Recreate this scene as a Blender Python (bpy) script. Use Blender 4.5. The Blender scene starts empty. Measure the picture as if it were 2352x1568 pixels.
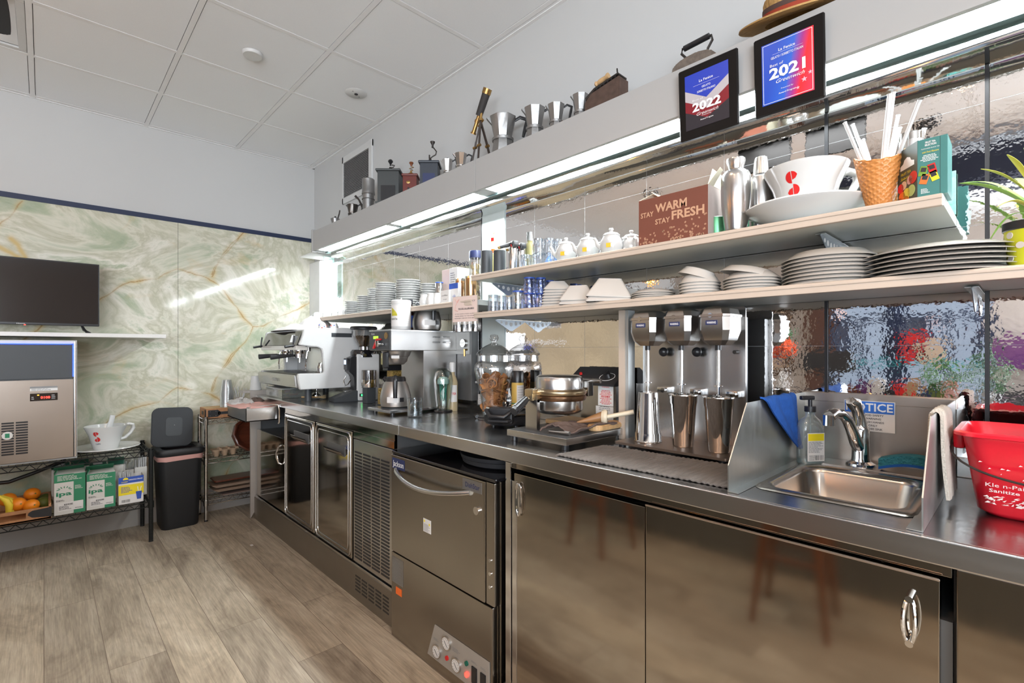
import bpy, bmesh, math, random
from mathutils import Matrix, Vector, noise
random.seed(7)
PI = math.pi
SC = bpy.context.scene
COL = SC.collection
# ---------------------------------------------------------------- camera, measured from the photograph (2352x1568)
F = 1130.0
YAW = math.atan(1075 / F)
SY, CY = math.sin(YAW), math.cos(YAW)
HY, HC = 804.0, 1.232
cam = bpy.data.cameras.new('camera'); co = bpy.data.objects.new('camera', cam); COL.objects.link(co)
cam.sensor_width = 36; cam.lens = 36 * F / 2352; cam.shift_y = (HY - 784) / 2352
cam.clip_start = 0.02
co.location = (0, 0, HC); co.rotation_euler = (PI / 2, 0, -YAW)
SC.camera = co
SC.view_settings.view_transform = 'Standard'; SC.view_settings.look = 'None'
SC.view_settings.gamma = 1; SC.view_settings.use_curve_mapping = False
SC.view_settings.exposure = 0.12
SC.cycles.max_bounces = 10; SC.cycles.glossy_bounces = 6; SC.cycles.transparent_max_bounces = 24
SC.cycles.transmission_bounces = 8; SC.cycles.diffuse_bounces = 4
SC.cycles.sample_clamp_indirect = 6
SC.cycles.caustics_reflective = False; SC.cycles.caustics_refractive = False
SC.cycles.use_denoising = True
# world: overcast daylight outside the cafe windows
W = bpy.data.worlds.new('world'); SC.world = W; W.use_nodes = True
W.node_tree.nodes['Background'].inputs[0].default_value = (0.72, 0.84, 1.0, 1)
W.node_tree.nodes['Background'].inputs[1].default_value = 1.1
LENS_E, TROFF_E, BULB_E = 62.0, 5.0, 60.0
def area(name, loc, rot, sx, sy, power, color):
    l = bpy.data.lights.new(name, 'AREA'); l.shape = 'RECTANGLE'; l.size = sx; l.size_y = sy; l.energy = power; l.color = color
    o = bpy.data.objects.new(name, l); COL.objects.link(o); o.location = loc; o.rotation_euler = rot; return o
# added cool fill lamps behind the camera, set in invented window openings
area('daylight_fill', (-4.55, -1.95, 1.5), (0, -PI / 2 - .15, 0), 2.1, 2.9, 150, (.84, .92, 1.0))
area('daylight_fill', (-2.7, -3.55, 1.5), (PI / 2 + .30, 0, 0), 3.4, 2.1, 330, (.84, .92, 1.0))
FILL_SPOTS = [(.25, .95), (.25, -.45), (-.33, .25), (-.33, -1.1)]  # warm fill spots added overhead, out of view
def spot(loc, power=46):
    l = bpy.data.lights.new('fill_spot', 'SPOT'); l.energy = power; l.color = (1, .66, .42); l.spot_size = 2.45; l.spot_blend = .7; l.shadow_soft_size = .09
    o = bpy.data.objects.new('fill_spot', l); COL.objects.link(o); o.location = loc
for p in FILL_SPOTS: spot((p[0], p[1], 2.815))
def bulb_or_fill_light(loc, power=3):
    l = bpy.data.lights.new('bulb', 'POINT'); l.energy = power; l.color = (1, .62, .34); l.shadow_soft_size = .045  # also used for the two added warm lights without a lamp
    o = bpy.data.objects.new('bulb', l); COL.objects.link(o); o.location = loc
PEND_AND_FILL = [(-1.03, .49, 2.0), (-1.03, 1.69, 1.98), (-1.03, 2.64, 1.98), (-1.03, -.75, 2.0), (-1.03, -2.0, 2.0)]  # last two: added warm lights out of view, no lamp modelled
for p in PEND_AND_FILL: bulb_or_fill_light(p)

WX, WY, CZ, CT = 1.725, 4.34, 2.825, 0.905      # mirror wall, onyx wall, ceiling, worktop height
SH1, SH2, SH3, SOF = 1.577, 1.405, 1.467, 2.148  # top shelf, lower shelf, far shelf, soffit top

def ray(px, py=HY):
    u = (px - 1176) / F; v = (HY - py) / F
    return SY + CY * u, CY - SY * u, v
def atx(px, x): a, b, v = ray(px); t = x / a; return b * t, t / F          # -> y, metres per pixel
def aty(px, y): a, b, v = ray(px); t = y / b; return a * t, t / F          # -> x, metres per pixel
def atz(px, py, z): a, b, v = ray(px, py); t = (z - HC) / v; return a * t, b * t, t / F
def zz(py, s): return HC + (HY - py) * s
def YP(px, py, y): x, s = aty(px, y); return x, zz(py, s)
def XP(px, py, x): y, s = atx(px, x); return y, zz(py, s)

# ---------------------------------------------------------------- materials
MATS = {}
def mat(name, color, rough=0.5, metal=0.0, nz=None, bump=None, emit=None, spec=0.5, stretch=None, coat=0, alpha=1, trans=0):
    if name in MATS: return MATS[name]
    m = bpy.data.materials.new(name); m.use_nodes = True; nt = m.node_tree; N = nt.nodes; L = nt.links
    b = N['Principled BSDF']; c = (*color, 1)
    b.inputs['Base Color'].default_value = c; b.inputs['Roughness'].default_value = rough
    b.inputs['Metallic'].default_value = metal; b.inputs['Specular IOR Level'].default_value = spec
    b.inputs['Coat Weight'].default_value = coat; b.inputs['Transmission Weight'].default_value = trans
    b.inputs['Alpha'].default_value = alpha
    tc = N.new('ShaderNodeTexCoord'); mp = N.new('ShaderNodeMapping'); L.new(tc.outputs['Object'], mp.inputs[0])
    if stretch: mp.inputs['Scale'].default_value = stretch
    if nz is None: nz = (14, 0.06)
    t = N.new('ShaderNodeTexNoise'); t.inputs['Scale'].default_value = nz[0]; t.inputs['Detail'].default_value = 4
    L.new(mp.outputs[0], t.inputs['Vector'])
    mx = N.new('ShaderNodeMix'); mx.data_type = 'RGBA'
    mx.inputs['A'].default_value = tuple(max(0, k * (1 - nz[1])) for k in color) + (1,)
    mx.inputs['B'].default_value = tuple(min(1, k * (1 + nz[1])) for k in color) + (1,)
    L.new(t.outputs['Fac'], mx.inputs['Factor']); L.new(mx.outputs['Result'], b.inputs['Base Color'])
    if bump:
        t2 = N.new('ShaderNodeTexNoise'); t2.inputs['Scale'].default_value = bump[0]; t2.inputs['Detail'].default_value = 3
        L.new(mp.outputs[0], t2.inputs['Vector']); bp = N.new('ShaderNodeBump')
        bp.inputs['Strength'].default_value = bump[1]; bp.inputs['Distance'].default_value = bump[2] if len(bump) > 2 else 0.01
        L.new(t2.outputs['Fac'], bp.inputs['Height']); L.new(bp.outputs[0], b.inputs['Normal'])
    if emit:
        b.inputs['Emission Color'].default_value = (*emit[0], 1); b.inputs['Emission Strength'].default_value = emit[1]
    MATS[name] = m; return m

def steel(name, color, rough, stretch=(2, 2, 60), amt=0.12, wave=None):
    """brushed or polished stainless steel: streaked roughness, optional slow waviness"""
    if name in MATS: return MATS[name]
    m = bpy.data.materials.new(name); m.use_nodes = True; nt = m.node_tree; N = nt.nodes; L = nt.links
    b = N['Principled BSDF']; b.inputs['Metallic'].default_value = 1; b.inputs['Base Color'].default_value = (*color, 1)
    tc = N.new('ShaderNodeTexCoord'); mp = N.new('ShaderNodeMapping'); mp.inputs['Scale'].default_value = stretch
    L.new(tc.outputs['Object'], mp.inputs[0]); t = N.new('ShaderNodeTexNoise'); t.inputs['Scale'].default_value = 4; t.inputs['Detail'].default_value = 2
    L.new(mp.outputs[0], t.inputs['Vector']); r = N.new('ShaderNodeMapRange')
    r.inputs['To Min'].default_value = max(.02, rough - amt); r.inputs['To Max'].default_value = rough + amt
    L.new(t.outputs['Fac'], r.inputs['Value']); L.new(r.outputs[0], b.inputs['Roughness'])
    t3 = N.new('ShaderNodeTexNoise'); t3.inputs['Scale'].default_value = 3; t3.inputs['Detail'].default_value = 6; L.new(tc.outputs['Object'], t3.inputs['Vector'])
    mx = N.new('ShaderNodeMix'); mx.data_type = 'RGBA'
    mx.inputs['A'].default_value = tuple(k * .93 for k in color) + (1,); mx.inputs['B'].default_value = tuple(min(1, k * 1.05) for k in color) + (1,)
    L.new(t3.outputs['Fac'], mx.inputs['Factor']); L.new(mx.outputs['Result'], b.inputs['Base Color'])
    if wave:
        t2 = N.new('ShaderNodeTexNoise'); t2.inputs['Scale'].default_value = wave[0]; t2.inputs['Detail'].default_value = wave[3] if len(wave) > 3 else 1
        L.new(tc.outputs['Object'], t2.inputs['Vector']); bp = N.new('ShaderNodeBump')
        bp.inputs['Strength'].default_value = wave[1]; bp.inputs['Distance'].default_value = wave[2]
        L.new(t2.outputs['Fac'], bp.inputs['Height']); L.new(bp.outputs[0], b.inputs['Normal'])
    MATS[name] = m; return m

def glass(name, tint=(1, 1, 1), refl=0.12, rough=0.02, body=0.0, bump=None):
    """thin clear glass or plastic: see-through with a glossy skin, a little white body for scuffs"""
    if name in MATS: return MATS[name]
    m = bpy.data.materials.new(name); m.use_nodes = True; nt = m.node_tree; N = nt.nodes; L = nt.links
    N.remove(N['Principled BSDF']); out = N['Material Output']
    tr = N.new('ShaderNodeBsdfTransparent'); tr.inputs[0].default_value = (*tint, 1)
    gl = N.new('ShaderNodeBsdfGlossy'); gl.inputs['Roughness'].default_value = rough
    lw = N.new('ShaderNodeLayerWeight'); lw.inputs['Blend'].default_value = 0.35
    r = N.new('ShaderNodeMapRange'); r.inputs['To Min'].default_value = refl * .6; r.inputs['To Max'].default_value = min(1, refl * 4 + .25)
    L.new(lw.outputs['Facing'], r.inputs['Value'])
    mx = N.new('ShaderNodeMixShader'); L.new(r.outputs[0], mx.inputs[0]); L.new(tr.outputs[0], mx.inputs[1]); L.new(gl.outputs[0], mx.inputs[2])
    last = mx
    if body:
        d = N.new('ShaderNodeBsdfDiffuse'); d.inputs[0].default_value = (.85, .88, .88, 1)
        m2 = N.new('ShaderNodeMixShader'); m2.inputs[0].default_value = body; L.new(mx.outputs[0], m2.inputs[1]); L.new(d.outputs[0], m2.inputs[2]); last = m2
    if bump:
        tc = N.new('ShaderNodeTexCoord'); t2 = N.new('ShaderNodeTexNoise'); t2.inputs['Scale'].default_value = bump[0]; L.new(tc.outputs['Object'], t2.inputs['Vector'])
        bp = N.new('ShaderNodeBump'); bp.inputs['Strength'].default_value = bump[1]; bp.inputs['Distance'].default_value = .01
        L.new(t2.outputs['Fac'], bp.inputs['Height']); L.new(bp.outputs[0], gl.inputs['Normal'])
    L.new(last.outputs[0], out.inputs['Surface']); MATS[name] = m; return m

M = dict(
    wall=mat('painted plaster', (.55, .55, .543), .75, nz=(3, .02), bump=(220, .05, .002)),
    ceil=mat('ceiling tile', (.87, .885, .90), .85, nz=(200, .03), bump=(300, .15, .002)),
    tbar=mat('white ceiling bar', (.84, .84, .84), .5),
    white=mat('white enamel', (.63, .63, .62), .35), wmat=mat('matt white', (.76, .76, .75), .7),
    porct=mat('glossy teapot white', (.50, .50, .49), .12, coat=.4, nz=(5, .02)), porc=mat('glazed porcelain', (.66, .66, .645), .12, coat=.5, nz=(5, .02)),
    porc2=mat('grey white stoneware', (.60, .57, .53), .22, coat=.3, nz=(6, .03)),
    cream=mat('cream shelf edging', (.56, .47, .39), .4, nz=(9, .08)),
    shelf=mat('painted shelf board', (.62, .66, .63), .4, nz=(6, .05)),
    fascia=mat('off white fascia', (.42, .41, .40), .45, nz=(3, .02)),
    black=mat('black plastic', (.016, .016, .018), .32), blackm=mat('matt black', (.02, .02, .022), .65),
    blackg=mat('black gloss', (.008, .008, .01), .06, coat=.6), dgrey=mat('dark grey plastic', (.045, .05, .055), .45),
    tin=mat('anthracite tin', (.05, .055, .055), .4),
    ink=mat('dark ink', (.02, .02, .025), .6), inkw=mat('white ink', (.85, .85, .85), .6), inkg=mat('grey ink', (.25, .25, .25), .6),
    red=mat('red enamel', (.62, .02, .02), .3), redp=mat('red bucket plastic', (.78, .012, .03), .28, nz=(4, .08)),
    blue=mat('blue print', (.03, .09, .42), .45), navy=mat('navy print', (.02, .03, .10), .4), orange=mat('orange sticker', (.9, .16, .02), .5),
    yel=mat('yellow print', (.85, .68, .02), .5), green=mat('green print', (.02, .22, .11), .5), gold=mat('gold paint', (.6, .36, .12), .35, .6),
    paper=mat('paper label', (.74, .72, .70), .7, nz=(30, .04)), pinkp=mat('pinkish card', (.70, .56, .51), .6, nz=(9, .05)),
    wood=mat('honey wood', (.36, .17, .065), .5, nz=(6, .35), stretch=(1, 1, 9)), woodl=mat('light beech', (.58, .36, .17), .5, nz=(8, .25), stretch=(9, 1, 1)),
    woodd=mat('dark red brown wood', (.12, .028, .012), .38, nz=(7, .5), stretch=(1, 1, 6), coat=.2),
    woodr=mat('stool wood', (.20, .065, .025), .35, nz=(6, .4), stretch=(4, 4, 1)),
    st=steel('brushed steel', (.47, .455, .44), .38, (2, 2, 14), .03), sth=steel('brushed steel across', (.56, .55, .54), .24, (14, 1, 14), .03),
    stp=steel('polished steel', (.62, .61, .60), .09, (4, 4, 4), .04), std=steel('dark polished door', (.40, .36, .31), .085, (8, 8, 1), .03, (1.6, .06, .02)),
    top=steel('worktop steel', (.50, .50, .50), .23, (1, 1, 1), .12, (50, .12, .003)), stg=steel('galvanised steel', (.50, .53, .53), .38, (10, 10, 3), .1, (60, .2, .002)),
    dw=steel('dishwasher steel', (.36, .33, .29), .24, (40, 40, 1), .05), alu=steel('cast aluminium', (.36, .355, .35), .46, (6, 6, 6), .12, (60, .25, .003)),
    chrome=steel('chrome', (.75, .75, .75), .05, (4, 4, 4), .02), brass=steel('aged brass', (.42, .26, .10), .3, (5, 5, 5), .1),
    iron=mat('cast iron', (.045, .038, .034), .5, .5, nz=(30, .4), bump=(120, .3, .003)), rust=mat('rusted iron', (.16, .125, .10), .85, .1, nz=(60, .5), bump=(160, .5, .004)),
    glass=glass('clear glass'), gcut=glass('cut glass', (.92, .94, .96), .12, .03, .0, (50, .15)), gblue=glass('blue glass', (.72, .76, .90), .09, .05, .0, (50, .3)),
    plas=glass('clear plastic', (.96, .96, .96), .14, .12, .10), acry=glass('smoked acrylic', (.55, .52, .5), .12, .05, .02),
    milk=glass('frosted plastic', (.85, .9, .9), .10, .3, .45), water=glass('water', (.93, .97, .97), .06, .02), teal=glass('teal liquid', (.1, .55, .55), .08, .05, .25),
    straw=mat('paper straw sleeve', (.55, .55, .55), .5, nz=(40, .05)), lens=mat('lit diffuser', (.9, .9, .9), .5, emit=((.90, .97, 1.0), LENS_E)),
    lens2=mat('lit tube', (.9, .9, .9), .5, emit=((.92, .98, 1.0), 3.2)),
    troff=mat('lit ceiling panel', (.9, .9, .9), .5, emit=((1.0, .93, .84), TROFF_E)),
    ledr=mat('red display', (.3, 0, 0), .4, emit=((1, .03, .02), 6)), ledb=mat('blue led', (0, 0, .5), .4, emit=((.02, .06, 1), 8)),
    ledo=mat('orange led', (.5, .2, 0), .4, emit=((1, .35, .03), 5)), ledg=mat('green led', (0, .4, .05), .4, emit=((.05, 1, .2), 3)), lcd=mat('lcd screen', (.3, .5, .05), .4, emit=((.5, .9, .05), .8)),
    lcdb=mat('white blue screen', (.4, .5, .8), .4, emit=((.6, .75, 1), 1.2)),
    mirror=steel('antique mirror', (.90, .88, .87), .03, (3, 3, 3), .012, (55, .022, .01, 2)),
    cloth=mat('white cotton', (.56, .54, .52), .9, nz=(20, .06), bump=(300, .2, .002)), clothb=mat('blue cloth', (.015, .10, .42), .95, nz=(60, .3), bump=(300, .6, .004)),
    cloths=mat('beige towel', (.60, .55, .48), .95, nz=(50, .12), bump=(260, .6, .004)), towel=mat('grey towelling', (.20, .18, .165), .95, nz=(14, .35), stretch=(1, 7, 1), bump=(120, .8, .006)),
    brownc=mat('brown cloth', (.13, .09, .075), .95, nz=(40, .3), bump=(250, .5, .003)), pink=mat('pink bag', (.70, .38, .34), .5),
    cookie=mat('baked wafer', (.50, .22, .08), .75, nz=(30, .35), bump=(140, .7, .006)), beans=mat('coffee beans', (.022, .012, .008), .35, nz=(60, .5)),
    ground=mat('ground coffee', (.14, .05, .025), .9), orangef=mat('orange peel', (.85, .25, .01), .4, nz=(8, .12), bump=(180, .25, .002)),
    banana=mat('banana skin', (.80, .60, .04), .5, nz=(12, .15)), lime=mat('green fruit', (.12, .16, .03), .45, nz=(12, .3)),
    quartz=mat('white quartz', (.74, .72, .69), .25, nz=(120, .06)), card=mat('brown cardboard', (.42, .27, .15), .8, nz=(30, .15)),
    pulp=mat('moulded pulp', (.42, .30, .20), .9, nz=(40, .15), bump=(120, .5, .003)), boxw=mat('green white box card', (.66, .64, .60), .6, nz=(12, .04)),
    choc=mat('brown carton', (.17, .055, .035), .5, nz=(8, .05)), tan=mat('tan print', (.55, .32, .20), .6), kraftin=mat('carton inside', (.60, .55, .42), .7),
    tealb=mat('teal tea box', (.05, .20, .19), .35), olive=mat('dark olive print', (.05, .06, .03), .35), leafg=mat('leaf green', (.16, .30, .03), .5, nz=(20, .5)), leafy=mat('leaf yellow', (.55, .50, .08), .5, nz=(20, .4)),
    leafd=mat('dark leaf', (.03, .14, .03), .5, nz=(9, .4)), potg=mat('chartreuse pot', (.55, .56, .02), .35, nz=(5, .08)), soil=mat('soil', (.03, .02, .015), .95),
    hatst=mat('plaited straw', (.50, .29, .10), .75, nz=(30, .3), bump=(90, .9, .006)), ribr=mat('rust red ribbon', (.36, .05, .02), .8), ribb=mat('brown ribbon', (.10, .055, .045), .8),
    cone=mat('waffle cone resin', (.60, .25, .07), .3, nz=(12, .2)), lemon=mat('lemon liqueur', (.72, .66, .30), .2), amber=mat('pale syrup', (.55, .42, .22), .2),
    bulbg=glass('amber bulb glass', (1, .62, .2), .12), fil=mat('glowing filament', (1, .5, .1), .5, emit=((1, .55, .18), BULB_E)),
    bronze=mat('bronze grey base', (.20, .17, .15), .45, .6), sponge=mat('teal sponge', (.03, .20, .26), .95, nz=(60, .5), bump=(150, 1, .006)), scour=mat('blue scourer', (.01, .10, .40), .95),
    graybox=mat('grey electric box', (.20, .20, .20), .4, .6), violet=mat('purple print', (.10, .02, .12), .6), beige=mat('beige wall', (.55, .40, .29), .8), navyp=mat('navy paint', (.012, .022, .06), .5),
    brownp=mat('brown post', (.11, .05, .035), .5), asph=mat('pale pavement', (.45, .46, .48), .9), facade=mat('pale facade', (.62, .66, .72), .8), dwood=mat('crate wood', (.42, .20, .09), .55, nz=(6, .35), stretch=(9, 1, 1)),
    rackb=mat('black epoxy wire', (.012, .014, .014), .35, .3), scuff=mat('worn print', (.85, .75, .72), .7), pepper=mat('brass shaker', (.5, .3, .15), .2, .9), gren=mat('green glass ink', (.02, .3, .22), .3),
)

# ---------------------------------------------------------------- mesh builder
class MB:
    def __init__(s): s.bm = bmesh.new(); s.wn = False
    def _app(s, tmp, Mx=None):
        if Mx is not None: bmesh.ops.transform(tmp, matrix=Mx, verts=tmp.verts)
        me = bpy.data.meshes.new('t'); tmp.to_mesh(me); tmp.free(); s.bm.from_mesh(me); bpy.data.meshes.remove(me); return s
    def box(s, x0, x1, y0, y1, z0, z1, bev=0, seg=2, Mx=None):
        t = bmesh.new(); bmesh.ops.create_cube(t, size=1)
        for v in t.verts: v.co = Vector(((x0 + x1) / 2 + v.co.x * (x1 - x0), (y0 + y1) / 2 + v.co.y * (y1 - y0), (z0 + z1) / 2 + v.co.z * (z1 - z0)))
        if bev: s.wn = True
        if bev: bmesh.ops.bevel(t, geom=t.edges[:], offset=min(bev, .49 * min(abs(x1 - x0), abs(y1 - y0), abs(z1 - z0))), segments=seg, affect='EDGES', profile=.5)
        return s._app(t, Mx)
    def prism(s, pts, a0, a1, axis='y', bev=0, Mx=None):
        t = bmesh.new()
        def P(u, v, a): return {'y': (u, a, v), 'x': (a, u, v), 'z': (u, v, a)}[axis]
        A = [t.verts.new(P(u, v, a0)) for u, v in pts]; B = [t.verts.new(P(u, v, a1)) for u, v in pts]
        t.faces.new(A); t.faces.new(B[::-1]); n = len(pts)
        for i in range(n): t.faces.new((A[i], A[(i + 1) % n], B[(i + 1) % n], B[i]))
        bmesh.ops.recalc_face_normals(t, faces=t.faces)
        if bev: s.wn = True
        if bev: bmesh.ops.bevel(t, geom=t.edges[:], offset=bev, segments=2, affect='EDGES')
        return s._app(t, Mx)
    def lathe(s, prof, c=(0, 0, 0), n=32, Mx=None, sx=1, sy=1, tw=0):
        t = bmesh.new(); rings = []
        for r, z in prof:
            if r < 1e-5: rings.append([t.verts.new((0, 0, z))])
            else: rings.append([t.verts.new((r * sx * math.cos(2 * PI * (i + tw) / n), r * sy * math.sin(2 * PI * (i + tw) / n), z)) for i in range(n)])
        for a, b in zip(rings, rings[1:]):
            for i in range(n):
                j = (i + 1) % n
                if len(a) == 1 and len(b) == 1: continue
                if len(a) == 1: t.faces.new((a[0], b[j], b[i]))
                elif len(b) == 1: t.faces.new((a[i], a[j], b[0]))
                else: t.faces.new((a[i], a[j], b[j], b[i]))
        if len(rings[0]) > 1 and len(rings[-1]) > 1 and prof[0] == prof[-1]:
            bmesh.ops.remove_doubles(t, verts=t.verts, dist=1e-6)
        bmesh.ops.recalc_face_normals(t, faces=t.faces)
        bmesh.ops.translate(t, verts=t.verts, vec=Vector(c))
        return s._app(t, Mx)
    def cyl(s, p0, p1, r0, r1=None, n=16):
        r1 = r0 if r1 is None else r1
        p0, p1 = Vector(p0), Vector(p1); d = p1 - p0; q = d.to_track_quat('Z', 'Y').to_matrix().to_4x4()
        return s.lathe([(0, 0), (r0, 0), (r1, d.length), (0, d.length)], n=n, Mx=Matrix.Translation(p0) @ q)
    def tube(s, pts, r, n=8, closed=False, flat=1.0):
        pts = [Vector(p) for p in pts]; t = bmesh.new(); rings = []; N = len(pts)
        up = None
        for i, p in enumerate(pts):
            if closed: d = pts[(i + 1) % N] - pts[i - 1]
            else: d = pts[min(i + 1, N - 1)] - pts[max(i - 1, 0)]
            d.normalize()
            if up is None:
                up = Vector((0, 0, 1)) if abs(d.z) < .9 else Vector((1, 0, 0))
            up = (up - d * up.dot(d)); up.normalize(); sd = d.cross(up)
            rr = r[i] if isinstance(r, (list, tuple)) else r
            rings.append([t.verts.new(p + (up * math.cos(2 * PI * k / n) * rr + sd * math.sin(2 * PI * k / n) * rr * flat)) for k in range(n)])
        for i in range(N if closed else N - 1):
            a, b = rings[i], rings[(i + 1) % N]
            for k in range(n): t.faces.new((a[k], a[(k + 1) % n], b[(k + 1) % n], b[k]))
        if not closed: t.faces.new(rings[0][::-1]); t.faces.new(rings[-1])
        bmesh.ops.recalc_face_normals(t, faces=t.faces)
        return s._app(t)
    def ball(s, c, r, sc=(1, 1, 1), n=16, Mx=None):
        t = bmesh.new(); bmesh.ops.create_uvsphere(t, u_segments=n, v_segments=max(6, n // 2), radius=r)
        for v in t.verts: v.co = Vector((v.co.x * sc[0] + c[0], v.co.y * sc[1] + c[1], v.co.z * sc[2] + c[2]))
        return s._app(t, Mx)
    def surf(s, fn, nu, nv, thick=0.0):
        t = bmesh.new(); g = [[t.verts.new(fn(i / nu, j / nv)) for j in range(nv + 1)] for i in range(nu + 1)]
        for i in range(nu):
            for j in range(nv): t.faces.new((g[i][j], g[i + 1][j], g[i + 1][j + 1], g[i][j + 1]))
        if thick:
            bmesh.ops.recalc_face_normals(t, faces=t.faces)
            r = bmesh.ops.solidify(t, geom=t.faces[:], thickness=thick)
        return s._app(t)
    def text(s, body, cx, cz, h, y=0, w=None, shear=0, bold=0, ext=.0004, align='CENTER', Mx=None, rot=0):
        """lettering on the plane facing local -y; cx, cz = centre, h = cap height"""
        cu = bpy.data.curves.new('t', 'FONT'); cu.body = body; cu.size = 1; cu.extrude = 0; cu.resolution_u = 2; cu.shear = shear; cu.offset = bold
        o = bpy.data.objects.new('t', cu); COL.objects.link(o); bpy.context.view_layer.update()
        me = bpy.data.meshes.new_from_object(o.evaluated_get(bpy.context.evaluated_depsgraph_get()))
        bpy.data.objects.remove(o); bpy.data.curves.remove(cu)
        if not me.vertices: bpy.data.meshes.remove(me); return s
        xs = [v.co.x for v in me.vertices]; x0, x1 = min(xs), max(xs)
        sc = h / .69; sx = sc if w is None else w / max(1e-6, x1 - x0)
        R = Matrix.Rotation(rot, 4, 'Y')
        for v in me.vertices:
            X = (v.co.x - (x0 + x1) / 2) * sx; Z = (v.co.y - .345) * sc
            v.co = R @ Vector((X, 0, Z)) + Vector((cx, y - ext, cz))
        if Mx is not None: me.transform(Mx)
        s.bm.from_mesh(me); bpy.data.meshes.remove(me); return s
    def bars(s, x0, x1, z0, z1, n, y=0, fill=.45, ext=.0003, seed=1, center=False):
        """rows of print too small to read"""
        rnd = random.Random(seed); dz = (z1 - z0) / n
        for i in range(n):
            w = (x1 - x0) * rnd.uniform(.6, 1); a = x0 if not center else (x0 + x1 - w) / 2
            zc = z1 - (i + .5) * dz; p = a
            while p < a + w - 1e-4:
                q = min(p + rnd.uniform(.08, .22) * (x1 - x0), a + w)
                s.quad(p, q, zc - dz * fill / 2, zc + dz * fill / 2, y - ext); p = q + (x1 - x0) * .025
        return s
    def quad(s, x0, x1, z0, z1, y):
        v = [s.bm.verts.new(c) for c in ((x0, y, z0), (x1, y, z0), (x1, y, z1), (x0, y, z1))]; s.bm.faces.new(v); return s
    def poly(s, pts, y=0):
        v = [s.bm.verts.new((a, y, b)) for a, b in pts]; s.bm.faces.new(v); return s
    def build(s, name, m, parent=None, smooth=40, loc=None, rz=None):
        me = bpy.data.meshes.new(name)
        if smooth:
            ca = math.radians(smooth)
            for e in s.bm.edges:
                if len(e.link_faces) == 2: e.smooth = e.calc_face_angle(0) < ca
                else: e.smooth = False
            for f in s.bm.faces: f.smooth = True
        s.bm.to_mesh(me); s.bm.free()
        me.materials.append(M[m] if isinstance(m, str) else m)
        o = bpy.data.objects.new(name, me); COL.objects.link(o)
        if s.wn and smooth: wm_ = o.modifiers.new('normals', 'WEIGHTED_NORMAL'); wm_.keep_sharp = True; wm_.weight = 80
        if parent is not None: o.parent = parent
        if loc is not None: o.location = loc
        if rz is not None: o.rotation_euler[2] = rz
        return o
def tag(o, label, cat, group=None, kind=None):
    o['label'] = label; o['category'] = cat
    if group: o['group'] = group
    if kind: o['kind'] = kind
    return o
def thing(name, label, cat, loc=(0, 0, 0), rz=0, group=None):
    o = bpy.data.objects.new(name, None); COL.objects.link(o); o.empty_display_size = .05
    o.location = loc; o.rotation_euler[2] = rz
    return tag(o, label, cat, group)
def struct(o): o['kind'] = 'structure'; return o
def copy_tree(o, parent=None):
    c = o.copy(); COL.objects.link(c); c.parent = parent
    for ch in list(o.children): copy_tree(ch, c)
    return c
def again(o, loc, rz, label, group=None, sc=None):
    c = copy_tree(o); c.location = loc; c.rotation_euler[2] = rz; c['label'] = label
    if group: c['group'] = group
    if sc: c.scale = (sc, sc, sc)
    return c
RW = -PI / 2     # things on the mirror wall face the aisle: local -y points to world -x
ORD = ['first', 'second', 'third', 'fourth', 'fifth', 'sixth', 'seventh', 'eighth', 'ninth', 'tenth', 'eleventh', 'twelfth', 'thirteenth', 'fourteenth', 'fifteenth', 'sixteenth', 'seventeenth', 'eighteenth']
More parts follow.
